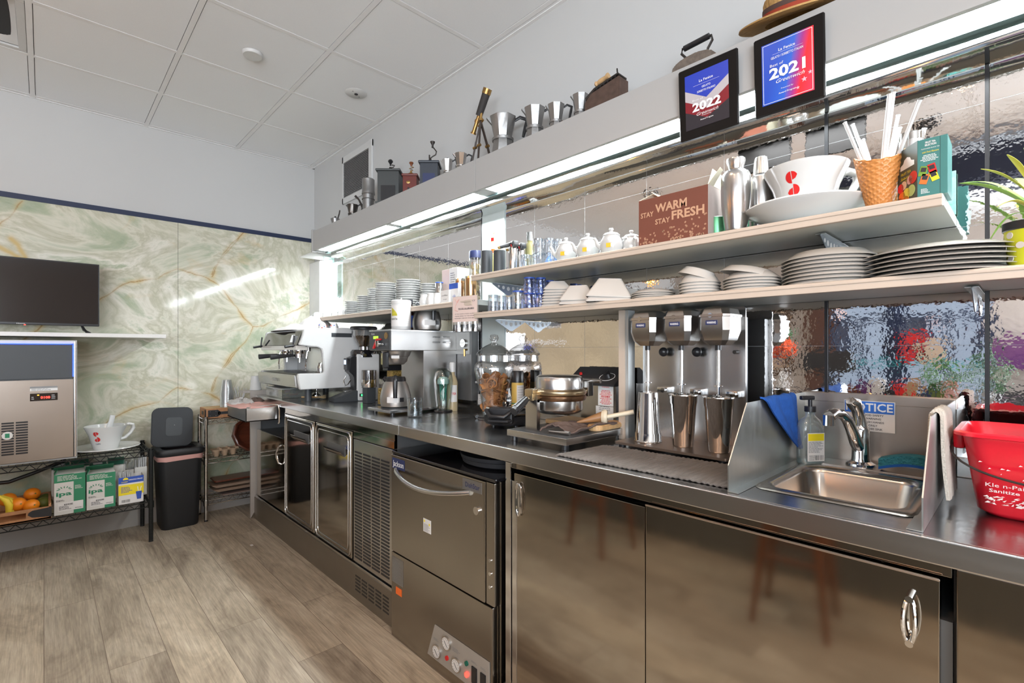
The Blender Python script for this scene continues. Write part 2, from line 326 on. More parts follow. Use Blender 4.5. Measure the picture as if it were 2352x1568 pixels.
# ================================================================ the room
XL, YB = -4.6, -3.6
def nodes_floor():
    m = bpy.data.materials.new('vinyl plank floor'); m.use_nodes = True; nt = m.node_tree; N = nt.nodes; L = nt.links; b = N['Principled BSDF']
    tc = N.new('ShaderNodeTexCoord'); sp = N.new('ShaderNodeSeparateXYZ'); L.new(tc.outputs['Object'], sp.inputs[0])
    cb = N.new('ShaderNodeCombineXYZ'); L.new(sp.outputs['Y'], cb.inputs['X']); L.new(sp.outputs['X'], cb.inputs['Y'])
    br = N.new('ShaderNodeTexBrick'); L.new(cb.outputs[0], br.inputs['Vector'])
    br.inputs['Scale'].default_value = 1; br.inputs['Brick Width'].default_value = 1.22; br.inputs['Row Height'].default_value = .182
    br.inputs['Mortar Size'].default_value = .0011; br.inputs['Mortar Smooth'].default_value = .1; br.inputs['Bias'].default_value = 0
    br.offset = .37; br.inputs['Color1'].default_value = (0, 0, 0, 1); br.inputs['Color2'].default_value = (1, 1, 1, 1); br.inputs['Mortar'].default_value = (.5, .5, .5, 1)
    # per-plank shift of the grain
    ad = N.new('ShaderNodeVectorMath'); ad.operation = 'MULTIPLY_ADD'; L.new(br.outputs['Color'], ad.inputs[0]); ad.inputs[1].default_value = (3.1, 7.7, 0)
    mp = N.new('ShaderNodeMapping'); mp.inputs['Scale'].default_value = (4.5, 1.3, 1); L.new(tc.outputs['Object'], mp.inputs[0]); L.new(mp.outputs[0], ad.inputs[2])
    n1 = N.new('ShaderNodeTexNoise'); n1.inputs['Scale'].default_value = 1.0; n1.inputs['Detail'].default_value = 9; n1.inputs['Roughness'].default_value = .66; n1.inputs['Distortion'].default_value = 1.0; L.new(ad.outputs[0], n1.inputs['Vector'])
    mp2 = N.new('ShaderNodeMapping'); mp2.inputs['Scale'].default_value = (110, 5, 1); L.new(tc.outputs['Object'], mp2.inputs[0])
    n2 = N.new('ShaderNodeTexNoise'); n2.inputs['Scale'].default_value = 1.6; n2.inputs['Detail'].default_value = 5; n2.inputs['Distortion'].default_value = .4; L.new(mp2.outputs[0], n2.inputs['Vector'])
    wv = N.new('ShaderNodeTexWave'); wv.inputs['Scale'].default_value = 2.2; wv.inputs['Distortion'].default_value = 9; wv.inputs['Detail'].default_value = 3; wv.inputs['Detail Scale'].default_value = .6; L.new(ad.outputs[0], wv.inputs['Vector'])
    r = N.new('ShaderNodeValToRGB'); cr = r.color_ramp
    cr.elements[0].position = .28; cr.elements[0].color = (.22, .175, .135, 1); cr.elements[1].position = .72; cr.elements[1].color = (.66, .59, .48, 1)
    e = cr.elements.new(.5); e.color = (.47, .40, .31, 1); L.new(n1.outputs['Fac'], r.inputs[0])
    def mixc(kind, fac, a, bb):
        x = N.new('ShaderNodeMix'); x.data_type = 'RGBA'; x.blend_type = kind
        if isinstance(fac, float): x.inputs['Factor'].default_value = fac
        else: L.new(fac, x.inputs['Factor'])
        for k, v in (('A', a), ('B', bb)):
            if isinstance(v, tuple): x.inputs[k].default_value = v
            else: L.new(v, x.inputs[k])
        return x.outputs['Result']
    gs = N.new('ShaderNodeMapRange'); gs.inputs['From Min'].default_value = .3; gs.inputs['From Max'].default_value = .7; L.new(n2.outputs['Fac'], gs.inputs['Value']); c = mixc('OVERLAY', .20, r.outputs[0], gs.outputs[0])
    c = mixc('OVERLAY', .06, c, wv.outputs['Fac'])
    tone = mixc('MIX', br.outputs['Color'], (.78, .77, .76, 1), (1.05, 1.04, 1.0, 1))
    c = mixc('MULTIPLY', 1.0, c, tone)
    c = mixc('MIX', br.outputs['Fac'], c, (.16, .12, .09, 1))
    L.new(c, b.inputs['Base Color']); b.inputs['Roughness'].default_value = .46; b.inputs['Specular IOR Level'].default_value = .35
    bp = N.new('ShaderNodeBump'); bp.inputs['Strength'].default_value = .25; bp.inputs['Distance'].default_value = .003; L.new(n2.outputs['Fac'], bp.inputs['Height']); L.new(bp.outputs[0], b.inputs['Normal'])
    return m
struct(MB().box(XL, WX, YB, WY, -.05, 0).build('floor', nodes_floor(), smooth=0))
# ceiling: tiles on a white grid
t = MB()
gx = [round(.525 - .577 * k, 4) for k in range(-2, 10)]; gy = [round(4.30 - .578 * k, 4) for k in range(0, 15)]
gxs = sorted([WX] + [x for x in gx if XL < x < WX]); gys = sorted([WY] + [y for y in gy if YB < y < WY])
gxs = [XL] + gxs; gys = [YB] + gys
g = .0022
fixt = {(-.629, 3.144)}
def near(a, b): return abs(a - b) < .02
ROSE = []
for i in range(len(gxs) - 1):
    for j in range(len(gys) - 1):
        a, b2, c, d = gxs[i], gxs[i + 1], gys[j], gys[j + 1]
        if any(near(a, fx) and near(c, fy) for fx, fy in fixt): continue
        if b2 - a < .03 or d - c < .03: continue
        t.box(a + .0125 + g, b2 - .0125 - g, c + .0125 + g, d - .0125 - g, CZ + .001, CZ + .02)
ceil = struct(t.build('ceiling', 'ceil', smooth=0))
t = MB()
for x in gxs[1:-1]: t.box(x - .012, x + .012, YB, WY, CZ - .001, CZ + .006)
for y in gys[1:-1]: t.box(XL, WX, y - .012, y + .012, CZ - .0006, CZ + .006)
t.box(WX - .018, WX, YB, WY, CZ - .002, CZ + .01); t.box(XL, WX, WY - .016, WY, CZ - .002, CZ + .01)
t.build('grid', 'tbar', ceil, smooth=0)
MB().box(XL, WX, YB, WY, CZ + .03, CZ + .05).build('void', 'blackm', ceil, smooth=0)
# light fixtures in the grid
def fixture(x, y, lit, label):
    o = thing('ceiling_light', label, 'ceiling light', (x, y, CZ), 0)
    w = .577
    f = MB(); s = .0135
    f.box(s, w - s, s, .045, 0, .012, .003).box(s, w - s, w - .045, w - s, 0, .012, .003).box(s, .045, .045, w - .045, 0, .012, .003).box(w - .045, w - s, .045, w - .045, 0, .012, .003)
    f.build('frame', 'white', o)
    if lit: MB().box(.044, w - .044, .044, w - .044, .004, .009).build('diffuser', 'troff', o, smooth=0)
    else:
        def fn(u, v): return Vector((.045 + u * (w - .09), .05 + v * (w - .1), .012 + .05 * abs(math.sin(2 * PI * u)) ** .7 * math.sin(PI * v) ** .15))
        MB().surf(fn, 32, 8, .002).build('reflector', 'white', o)
        MB().box(w / 2 - .05, w / 2 + .05, .06, w - .06, -.006, .008, .004).build('basket', 'wmat', o)
    return o
fixture(-.629, 3.144, False, 'recessed square ceiling light with curved white reflector, at the left edge of the ceiling')
for i_, p in enumerate(FILL_SPOTS):  # ceiling rings dressing the added fill spots
    o = thing('fill_spot', 'added round ceiling fill lamp overhead behind the camera, %s' % ['nearest the mirror wall and onyx wall', 'nearest the mirror wall, farther back', 'middle one over the aisle', 'rearmost over the aisle'][i_], 'fill_spot', (p[0], p[1], CZ))
    MB().lathe([(.075, 0), (.085, -.004), (.095, -.003), (.097, 0), (.075, .0), (.075, 0)], n=32).build('trim_ring', 'white', o)
# smoke detector and sprinkler cover
x, y, s = atz(580, 122, CZ)
MB().lathe([(0, -.016), (.045, -.016), (.050, -.010), (.050, 0), (0, 0)], n=36).build('sprinkler_cover', 'white', loc=(x, y, CZ - .001))
tag(bpy.data.objects['sprinkler_cover'], 'plain round white cover standing just proud of the ceiling tile', 'ceiling cover')
x, y, s = atz(818, 214, CZ)
o = thing('ceiling_sensor', 'flat round white ceiling plate with a dark centre hole and small screws', 'ceiling sensor', (x, y, CZ))
MB().lathe([(0, -.006), (.060, -.005), (.066, 0), (0, 0)], n=36).build('plate', 'white', o)
MB().cyl((0, 0, -.0085), (0, 0, -.004), .011).build('opening', 'black', o)
for a in (.6, 3.7): MB().cyl((.036 * math.cos(a), .036 * math.sin(a), -.0065), (.036 * math.cos(a), .036 * math.sin(a), -.004), .004).build('screw', 'inkg', o)
# walls
struct(MB().box(WX, WX + .12, YB, WY + .12, 0, CZ + .05).build('wall_right', 'wall', smooth=0))
struct(MB().box(XL - .12, WX, WY, WY + .12, 0, CZ + .05).build('wall_left', 'wall', smooth=0))
struct(MB().box(-1.0, WX + .12, YB - .12, YB, 0, CZ + .05).box(XL - .12, -1.0, YB - .12, YB, 0, .45).box(XL - .12, -1.0, YB - .12, YB, 2.55, CZ + .05).build('wall_back', 'beige', smooth=0))
# front (street) wall with windows
WIN = [(.30, 1.16), (1.26, 1.93), (3.0, 3.9)]
t = MB(); ys = [-.5] + [q for w in WIN for q in w] + [WY]
for a, b2 in zip(ys[::2], ys[1::2]): t.box(XL - .12, XL, a, b2, .45, 1.98)
t.box(XL - .12, XL, -.5, WY, 0, .45); t.box(XL - .12, XL, -.5, WY, 1.98, CZ + .05)
t.box(XL - .12, XL, YB, -.5, 0, .45); t.box(XL - .12, XL, YB, -.5, 2.55, CZ + .05)
struct(t.build('wall_front', mat('grey beige plaster', (.50, .43, .38), .8), smooth=0))
for i, (a, b2) in enumerate(WIN):
    t = MB()
    for y0, y1, z0, z1 in ((a, a + .04, .45, 1.98), (b2 - .04, b2, .45, 1.98), (a, b2, .45, .50), (a, b2, 1.92, 1.98), (a, b2, 1.62, 1.68), (a + (b2 - a) * .42, a + (b2 - a) * .42 + .05, .5, 1.62)):
        t.box(XL - .08, XL + .02, y0, y1, z0, z1)
    fr = struct(t.build('window_%d' % (i + 1), 'navyp', smooth=0))
    MB().box(XL - .05, XL - .044, a, b2, .45, 1.98).build('pane', 'glass', fr, smooth=0)
struct(MB().box(XL + .0, XL + .05, 1.16, 1.26, 0, CZ).build('trim_5', 'navyp', smooth=0))
struct(MB().box(XL + .0, XL + .05, 1.93, 2.2, 0, CZ).build('trim_6', 'brownp', smooth=0))
struct(MB().box(-1.9, -1.55, YB, 1.55, 2.48, 2.72).build('trim_7', 'navyp', smooth=0))
# street outside
MB().box(XL - 14, XL - .13, -9, 10, -.2, -.12).build('pavement', 'asph', smooth=0); struct(bpy.data.objects['pavement'])
t = MB()
t.box(XL - 12, XL - 11, -9, 10, -.2, 3.2)
o = t.build('building', 'facade', smooth=0); tag(o, 'pale building across the street seen in the mirror through the windows', 'building')
t = MB()
for k in range(9): t.box(XL - 11.02, XL - 10.98, -8 + 2 * k, -7 + 2 * k, .9, 2.2)
t.build('window', 'navyp', o, smooth=0)

# ---- onyx cladding: two big panels; cloud and veins as colour of the stone
def onyx_mat():
    m = bpy.data.materials.new('polished green onyx'); m.use_nodes = True; nt = m.node_tree; N = nt.nodes; L = nt.links; b = N['Principled BSDF']
    at = N.new('ShaderNodeAttribute'); at.attribute_name = 'vein'
    ge = N.new('ShaderNodeTexCoord')
    def noise_(sc, det, dist, rough=.6, off=(0, 0, 0)):
        mp = N.new('ShaderNodeMapping'); mp.inputs['Location'].default_value = off; mp.inputs['Scale'].default_value = (1, 1, 1.25); mp.inputs['Rotation'].default_value = (0, .5, 0)
        L.new(ge.outputs['Object'], mp.inputs[0]); n = N.new('ShaderNodeTexNoise'); n.inputs['Scale'].default_value = sc; n.inputs['Detail'].default_value = det; n.inputs['Distortion'].default_value = dist; n.inputs['Roughness'].default_value = rough
        L.new(mp.outputs[0], n.inputs['Vector']); return n.outputs['Fac']
    def ramp(f, st):
        r = N.new('ShaderNodeValToRGB'); cr = r.color_ramp
        cr.elements[0].position, cr.elements[0].color = st[0][0], (*st[0][1], 1); cr.elements[1].position, cr.elements[1].color = st[-1][0], (*st[-1][1], 1)
        for p, c in st[1:-1]: e = cr.elements.new(p); e.color = (*c, 1)
        L.new(f, r.inputs[0]); return r.outputs[0]
    def mix(f, a, bb, kind='MIX'):
        x = N.new('ShaderNodeMix'); x.data_type = 'RGBA'; x.blend_type = kind
        if isinstance(f, float): x.inputs['Factor'].default_value = f
        else: L.new(f, x.inputs['Factor'])
        for k, v in (('A', a), ('B', bb)):
            if isinstance(v, tuple): x.inputs[k].default_value = (*v, 1)
            else: L.new(v, x.inputs[k])
        return x.outputs['Result']
    base = ramp(noise_(2.2, 9, .9, .60), [(.30, (.27, .34, .23)), (.42, (.42, .46, .33)), (.49, (.66, .64, .53)), (.53, (.48, .47, .35)), (.60, (.74, .71, .62)), (.66, (.40, .45, .32)), (.74, (.60, .58, .46))])
    cloud = ramp(noise_(4.6, 9, .7, .62, (3, 1, 2)), [(.45, (0, 0, 0)), (.62, (1, 1, 1))])
    c = mix(cloud, base, (.66, .64, .54)); c = mix(.5, base, c)
    warm = ramp(noise_(2.8, 8, .9, .6, (9, 2, 5)), [(.60, (0, 0, 0)), (.74, (1, 1, 1))]); c = mix(warm, c, (.62, .46, .25)); c2 = mix(.55, base, c)
    sp = N.new('ShaderNodeSeparateColor'); L.new(at.outputs['Color'], sp.inputs[0])
    c3 = mix(sp.outputs['Green'], c2, (.58, .42, .17)); c4 = mix(sp.outputs['Red'], c3, (.34, .19, .07))
    L.new(c4, b.inputs['Base Color']); b.inputs['Roughness'].default_value = .07; b.inputs['Specular IOR Level'].default_value = .5
    return m
ONX = onyx_mat()
VE = [[(232, 682), (262, 668), (300, 650), (340, 643), (362, 641), (385, 625), (408, 616)], [(408, 616), (445, 628), (480, 642), (500, 656), (525, 683), (545, 712), (560, 730), (578, 750)],
      [(578, 750), (572, 770), (560, 785), (530, 815), (508, 850), (492, 875), (486, 893)], [(548, 545), (520, 580), (497, 610), (487, 636)], [(578, 750), (600, 747), (640, 728), (700, 700), (722, 690)],
      [(50, 462), (36, 485), (0, 517), (-60, 560)], [(232, 682), (170, 720), (100, 742), (85, 760), (20, 800)]]
TH = [[(25, 548), (40, 562), (56, 588), (58, 610)], [(0, 567), (30, 584), (60, 600)]]
VW = [[YP(px, py, WY) for px, py in v] for v in VE]; TW = [[YP(px, py, WY) for px, py in v] for v in TH]
VW += [[(x, z - .878) for x, z in v] for v in VW[:5]] + [[(x, z + .878) for x, z in VW[2]]]
TW += [[(x, z - .878) for x, z in v] for v in TW]
def segd(px, pz, v):
    best = 9
    for (a, b2), (c, d) in zip(v, v[1:]):
        dx, dz = c - a, d - b2; l = dx * dx + dz * dz; k = max(0, min(1, ((px - a) * dx + (pz - b2) * dz) / l)) if l else 0
        q = math.hypot(px - a - k * dx, pz - b2 - k * dz)
        if q < best: best = q
    return best
BBX = [(min(p[0] for p in v) - .09, max(p[0] for p in v) + .09, min(p[1] for p in v) - .09, max(p[1] for p in v) + .09, v) for v in VW]
BBT = [(min(p[0] for p in v) - .09, max(p[0] for p in v) + .09, min(p[1] for p in v) - .09, max(p[1] for p in v) + .09, v) for v in TW]
def onyx_panel(x0, x1, z0, z1, n, step):
    nx, nz = int((x1 - x0) / step), int((z1 - z0) / step)
    verts = []; cols = []
    for j in range(nz + 1):
        for i in range(nx + 1):
            x = x0 + (x1 - x0) * i / nx; z = z0 + (z1 - z0) * j / nz; verts.append((x, WY - .008, z))
            r = gq = 0.0
            nv = noise.noise_vector(Vector((x * 9, z * 9, 1))) ; nw = noise.noise_vector(Vector((x * 34, z * 34, 4)))
            xx = x + nv.x * .014 + nw.x * .004; zw = z + nv.y * .014 + nw.y * .004
            th = max(0, min(1, .5 + .8 * noise.noise(Vector((x * 9, z * 9, 7)))))
            for a, b2, c, d, v in BBX:
                if a < x < b2 and c < z < d:
                    q = segd(xx, zw, v); r = max(r, math.exp(-(q / .0026) ** 2) * (.15 + 1.1 * th)); gq = max(gq, math.exp(-(q / (.006 + .014 * th)) ** 2) * .7 * th)
            for a, b2, c, d, v in BBT:
                if a < x < b2 and c < z < d: q = segd(xx, zw, v); gq = max(gq, math.exp(-(q / .016) ** 2))
            cols.append((min(1, r), min(1, gq), 0, 1))
    W1 = nx + 1; nf = len(verts); 
    faces = [(j * W1 + i, j * W1 + i + 1, (j + 1) * W1 + i + 1, (j + 1) * W1 + i) for j in range(nz) for i in range(nx)]
    e = [(x0, WY, z0), (x1, WY, z0), (x1, WY, z1), (x0, WY, z1)]; verts += e; cols += [(0, 0, 0, 1)] * 4
    c = [0, nx, nz * W1 + nx, nz * W1]
    for k in range(4): faces.append((c[k], nf + k, nf + (k + 1) % 4, c[(k + 1) % 4]))
    me = bpy.data.meshes.new('stone'); me.from_pydata(verts, [], faces)
    ca = me.color_attributes.new('vein', 'FLOAT_COLOR', 'POINT')
    ca.data.foreach_set('color', [k for q in cols for k in q]); me.materials.append(ONX); me.update()
    o = bpy.data.objects.new('wall_left_panel_%d' % n, me); COL.objects.link(o); struct(o)
onyx_panel(-.55, .7155, .17, 2.172, 1, .0055); onyx_panel(.7175, WX - .001, .17, 2.172, 2, .0055)
struct(MB().box(XL, -.552, WY - .008, WY, .17, 2.172).build('wall_left_panel_3', mat('warm beige stone tile', (.50, .40, .26), .25, nz=(2.2, .35)), smooth=0))
struct(MB().box(XL, WX, WY - .014, WY, 2.172, 2.205).build('trim_1', 'navyp', smooth=0))
struct(MB().box(XL, WX, WY - .02, WY, 0, .172).build('baseboard_left', mat('grey skirting', (.42, .39, .36), .5), smooth=0))

# ---- mirrors on the right wall
def mirror(y0, y1, z0, z1, label, strip=None):
    o = tag(MB().box(WX - .006, WX - .001, y0, y1, z0, z1).build('mirror_panel', 'mirror', smooth=0), label, 'mirror', 'antique mirrors along the counter wall')
    if strip: MB().box(WX - .010, WX - .001, strip[0], strip[1], z0, z1).build('joint_strip', 'black', o, smooth=0)
    k = y0 + .305
    while k < y1 - .1: MB().box(WX - .0063, WX - .006, k - .0004, k + .0004, z0, z1).build('seam', 'inkg', o, smooth=0); k += .305
    for zq in (1.245, 1.55, 1.855):
        if z0 < zq < z1: MB().box(WX - .0066, WX - .006, y0, y1, zq - .0004, zq + .0004).build('seam', 'inkg', o, smooth=0)
mirror(2.045, 4.02, .93, 1.948, 'large wall mirror behind the saucer stacks, nearest the onyx wall', (2.036, 2.045))
mirror(.428, 1.856, .93, 1.948, 'wall mirror behind the teapots and the triple milkshake mixer', (.419, .428))
mirror(.077, .418, .93, 1.948, 'narrow wall mirror behind the hand sink between two black joint strips', (.069, .077))
mirror(-1.6, .068, .93, 1.948, 'wall mirror behind the yellow plant pot and red bucket')
o = MB().box(WX - .012, WX - .001, 1.858, 2.034, .93, 1.99).build('wall_strip', mat('pale green white board', (.60, .66, .64), .35), smooth=0)
o.name = 'trim_2'; struct(o)

# ---- soffit with fluorescent lighting
XF = 1.50
so = thing('light_soffit', 'long off-white soffit box with fluorescent lights along the mirror wall', 'soffit')
YE = 3.80
t = MB().box(XF, XF + .018, .0 + 1.835, YE, 1.996, SOF, .002).box(XF, XF + .018, -1.6, 1.832, 1.996, SOF, .002)
t.build('fascia', 'fascia', so)
MB().box(XF + .018, WX - .001, -1.6, YE, SOF - .02, SOF - .001).build('top_board', 'wmat', so, smooth=0)
MB().box(XF - .006, XF + .03, YE, YE + .022, 1.985, SOF + .015, .006).box(XF + .02, WX - .002, YE, YE + .014, 1.99, SOF, .002).build('end_cap', 'fascia', so)
t = MB()
for a, b2 in ((2.72, 3.74), (1.87, 2.66), (.80, 1.78), (-.25, .72), (-1.5, -.32)): MB().box(XF + .019, XF + .097, a, b2, 2.000, 2.02).build('diffuser', 'lens', so, smooth=0)
t = MB()
for a, b2 in ((2.66, 2.72), (1.78, 1.87), (.72, .80), (-.32, -.25), (3.74, 3.79)): MB().box(XF + .019, XF + .097, a, b2, 1.998, 2.02).build('lamp_joint', 'white', so, smooth=0)
MB().box(XF + .098, XF + .1215, -1.6, YE, 1.990, 2.02).build('dark_channel', mat('green grey glass edge', (.10, .15, .15), .2), so, smooth=0)
SR = steel('soffit reflector', (.80, .82, .81), .07, (1, 3, 1), .03, (5, .2, .02))
MB().surf(lambda u, v: Vector((1.622 + .0015 * math.sin(u * 37) * math.sin(PI * v) + .010 * max(0, v - .8) * 5 * .2, -1.6 + u * (YE + 1.55), 1.992 - .037 * v)), 60, 6, .0012).build('reflector', SR, so)
MB().surf(lambda u, v: Vector((1.624 + .096 * v, -1.6 + u * (YE + 1.55), 1.955 - .004 * v + .004 * math.sin(PI * v) + .0012 * math.sin(u * 50 + 3 * v) * math.sin(PI * v))), 80, 8, .0012).build('cove', SR, so)
# upright light at the far end of the mirror
ul = thing('vertical_light', 'upright fluorescent light strip standing at the left end of the mirror', 'wall light')
MB().box(1.672, WX - .001, 3.955, 4.10, SH3 + .01, 1.975, .004).build('lit_tube', 'lens2', ul)
MB().box(1.64, WX - .001, 3.925, 3.952, SH3 + .01, 1.99, .002).build('side_panel', glass('green edge glass', (.75, .88, .85), .2), ul)
MB().box(1.68, WX - .001, 4.105, WY - .01, .95, 1.985, .002).box(1.52, WX - .001, 3.86, 4.12, 1.992, 2.0, .001).build('white_board', 'wmat', ul)

# ---- shelves
def shelf(name, label, y0, y1, z, x0=1.42):
    o = thing(name, label, 'shelf')
    MB().box(x0 + .012, WX - .012, y0, y1, z - .024, z, .001).build('board', 'shelf', o)
    t = MB().box(x0, x0 + .014, y0, y1, z - .028, z - .001, .003).box(x0 - .003, x0 + .002, y0, y1, z - .012, z - .004, .002)
    t.build('front_edging', 'cream', o)
    return o
shelf('wall_shelf', 'upper white shelf carrying teapots, brown carton and the giant cup', .13, 1.765, SH1)
shelf('wall_shelf', 'lower white shelf carrying plates, square bowls and the yellow plant pot', -.9, 1.745, SH2)
shelf('wall_shelf', 'far white shelf carrying the stacks of white saucers, nearest the onyx wall', 1.765, 3.62, SH3)
def bracket(y, z, label, nm='shelf_bracket'):
    o = thing(nm, label, 'bracket', (1.625, y, z - .029), 0, 'perforated steel shelf brackets')
    MB().prism([(-.10, 0), (.095, 0), (.095, -.006), (.008, -.052), (-.008, -.052), (-.10, -.006)], -.001, .001, 'y').build('plate', mat('bracket steel', (.20, .22, .24), .4, .6), o)
    h = MB()
    for k, r_ in zip((-.062, -.032, 0, .032, .062), (.006, .0085, .010, .0085, .006)): h.cyl((k, -.0016, -.020 + abs(k) * .12), (k, .0016, -.020 + abs(k) * .12), r_)
    h.build('hole', 'paper', o)
    MB().box(-.10, .095, -.012, .012, -.0015, 0).build('flange', 'stg', o)
bracket(1.735, SH1, 'perforated steel bracket under the left end of the upper shelf')
bracket(1.715, SH2, 'perforated steel bracket under the left end of the lower shelf')
bracket(.39, SH1, 'perforated steel bracket under the upper shelf near the plates')
bracket(.09, SH2, 'perforated steel bracket under the lower shelf above the red bucket')
# ================================================================ worktop and the units under it
XC = 1.12
def lipped(o, y0, y1):
    MB().box(XC, XC + .012, y0, y1, CT - .046, CT, .004).build('front_edge', 'sth', o)
o = thing('worktop', 'far stainless steel worktop under the espresso machine and coffee brewer', 'worktop')
MB().box(XC + .011, WX - .002, 1.898, 3.92, CT - .02, CT - .0005, .001).build('surface', 'top', o); lipped(o, 1.898, 3.92)
MB().box(WX - .014, WX - .002, 1.898, 3.92, CT, CT + .05, .002).build('upstand', 'sth', o)
o = thing('worktop', 'near stainless steel worktop with the hand sink let into it', 'worktop')
SX0, SX1, SY0, SY1 = 1.262, 1.565, .172, .440
t = MB()
t.box(XC + .011, SX0, -1.6, 1.894, CT - .02, CT - .0005).box(SX1, WX - .002, -1.6, 1.894, CT - .02, CT - .0005)
t.box(SX0, SX1, -1.6, SY0, CT - .02, CT - .0005).box(SX0, SX1, SY1, 1.894, CT - .02, CT - .0005)
t.build('surface', 'top', o, smooth=0); lipped(o, -1.6, 1.894)
MB().box(WX - .014, WX - .002, -1.6, .13, CT, CT + .05, .002).box(WX - .014, WX - .002, .52, 1.894, CT, CT + .03, .002).build('upstand', 'sth', o)
# end panel with its foot
o = thing('end_panel', 'pale steel end panel closing the far end of the worktop', 'panel')
MB().prism([(1.095, 0), (1.165, .12), (1.165, .86), (WX - .01, .86), (WX - .01, .935), (1.095, .935)], 3.925, 3.945, 'y', .001).build('panel', mat('satin grey panel', (.50, .46, .42), .4, .3), o)
MB().box(1.165, WX - .012, 3.938, 3.945, .12, .86).build('back_sheet', 'graybox', o)
# undercounter fridge far unit
o = thing('undercounter_fridge', 'polished steel undercounter fridge with two doors and a louvred grille', 'fridge')
FX = 1.132
MB().box(FX + .012, WX - .03, 1.945, 3.315, .17, .855).build('body', 'graybox', o, smooth=0)
MB().box(FX - .002, FX + .012, 1.945, 3.315, .826, .858, .001).build('top_rail', 'std', o)
MB().box(FX - .004, FX + .012, 1.945, 2.345, .792, .826, .001).build('control_strip', 'std', o)
b = MB().box(FX - .014, FX + .3, 1.93, 3.92, 0, .158, .002).build('plinth', mat('plinth steel', (.30, .27, .23), .35, .9), o)
t = MB()
for r in range(5):
    for c in range(5): y = 2.30 - c * .068; t.box(FX - .0155, FX - .013, y - .052, y, .046 + r * .017, .054 + r * .017, .0008)
t.build('vent_slot', 'black', b, smooth=0)
MB().box(FX - .012, FX + .02, 1.93, 3.92, .158, .172, .002).build('ledge', 'stp', o)
def fdoor(y0, y1, z0, z1):
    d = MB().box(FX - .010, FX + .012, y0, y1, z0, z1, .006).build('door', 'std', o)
    t = MB(); pts = []
    r = .03
    for cx, cz, a0 in ((y1 - r - .01, z1 - r - .01, 0), (y0 + r + .01, z1 - r - .01, 90), (y0 + r + .01, z0 + r + .01, 180), (y1 - r - .01, z0 + r + .01, 270)):
        for k in range(5): a = math.radians(a0 + k * 22.5); pts.append((FX - .011, cx + r * math.cos(a), cz + r * math.sin(a)))
    t.tube(pts, .0042, 8, True)
    pts = [(p[0], (p[1] - (y0 + y1) / 2) * .88 + (y0 + y1) / 2, (p[2] - (z0 + z1) / 2) * .93 + (z0 + z1) / 2) for p in pts]; t.tube(pts, .0028, 8, True)
    t.build('frame', 'sth', d)
    h = MB().box(FX - .0118, FX - .009, y0 + .07, y1 - .16, z1 - .14, z1 - .085, .001).build('handle', 'graybox', d)
    MB().surf(lambda u, v: Vector((FX - .012 - .02 * math.sin(v * PI / 2), y0 + .075 + u * (y1 - y0 - .24), z1 - .138 + .03 * v)), 4, 6, .001).build('lip', 'stp', h)
fdoor(2.828, 3.300, .180, .822); fdoor(2.352, 2.808, .180, .822)
gr = MB().box(FX - .006, FX + .006, 1.95, 2.338, .178, .788, .002).build('grille', 'sth', o)
t = MB()
for c in range(4):
    for r in range(34): y = 2.322 - c * .088; t.box(FX - .0075, FX - .005, y - .073, y, .20 + r * .0158, .2085 + r * .0158)
t.build('vent_slot', 'black', gr, smooth=0)
MB().box(FX - .003, FX + .012, 3.316, 3.32, .178, .83).build('door_post', 'stp', o, smooth=0)
# drawer cabinet at the far end
o2 = thing('drawer_cabinet', 'polished steel cabinet at the far worktop end with handled door under an open drawer', 'cabinet')
d = MB().box(FX - .002, FX + .012, 3.325, 3.90, .178, .655, .002).build('door', 'std', o2)
MB().tube([(FX - .003, 3.375 + .0, .615 - .005), (FX - .02, 3.385, .60), (FX - .03, 3.392, .565), (FX - .03, 3.392, .53), (FX - .02, 3.385, .495), (FX - .003, 3.375, .485)], .006).build('handle', 'chrome', d)
MB().box(FX + .02, WX - .03, 3.33, 3.90, .173, .65).build('body', 'graybox', o2, smooth=0)
dr = MB().box(.925, .932, 3.42, 3.84, .775, .862, .001).box(.925, 1.14, 3.42, 3.427, .775, .862, .001).box(.925, 1.14, 3.833, 3.84, .775, .862, .001).box(.925, 1.14, 3.42, 3.84, .775, .782, .001).build('drawer', 'sth', o2)
MB().tube([(1.10, 3.41, .875), (1.115, 3.40, .872), (1.12, 3.395, .84), (1.12, 3.395, .76), (1.115, 3.398, .75)], .006).tube([(.93, 3.42, .866), (1.10, 3.41, .875)], .004).build('rim_bar', 'stp', dr)
def crumple(cx, cy, cz, rx, ry, h, sd, ex=1.0):
    def fn(u, v):
        a = 2 * PI * u; r = v
        n_ = noise.noise(Vector((math.cos(a) * 2.2 + sd, math.sin(a) * 2.2, v * 2.5))); n2 = noise.noise(Vector((math.cos(a) * 6 + sd, math.sin(a) * 6, v * 6)))
        k = r * (1 + .22 * n_)
        return Vector((cx + rx * k * math.copysign(abs(math.cos(a)) ** ex, math.cos(a)), cy + ry * k * math.copysign(abs(math.sin(a)) ** ex, math.sin(a)), cz + h * (1 - r ** 2) * (.7 + .5 * n_) + h * .35 * n2 * (1 - r ** 6) - (.25 * h if r > .95 else 0)))
    return fn
t = MB(); t.surf(crumple(1.02, 3.62, .868, .13, .22, .02, 3, .5), 48, 12, .002)
tag(t.build('bag_liner', 'pink'), 'pink plastic liner draped in the open steel drawer', 'bag')
t = MB(); t.surf(crumple(.985, 3.70, .880, .085, .12, .028, 8, .7), 48, 12, .002)
tag(t.build('cleaning_cloth', 'cloth'), 'white crumpled cloth lying on the pink liner in the drawer', 'cloth')
t = MB(); t.surf(crumple(1.06, 3.66, .890, .04, .09, .02, 5), 32, 8, .002)
tag(t.build('cleaning_cloth', 'brownc'), 'dark brown rag on the pink liner in the drawer', 'cloth')

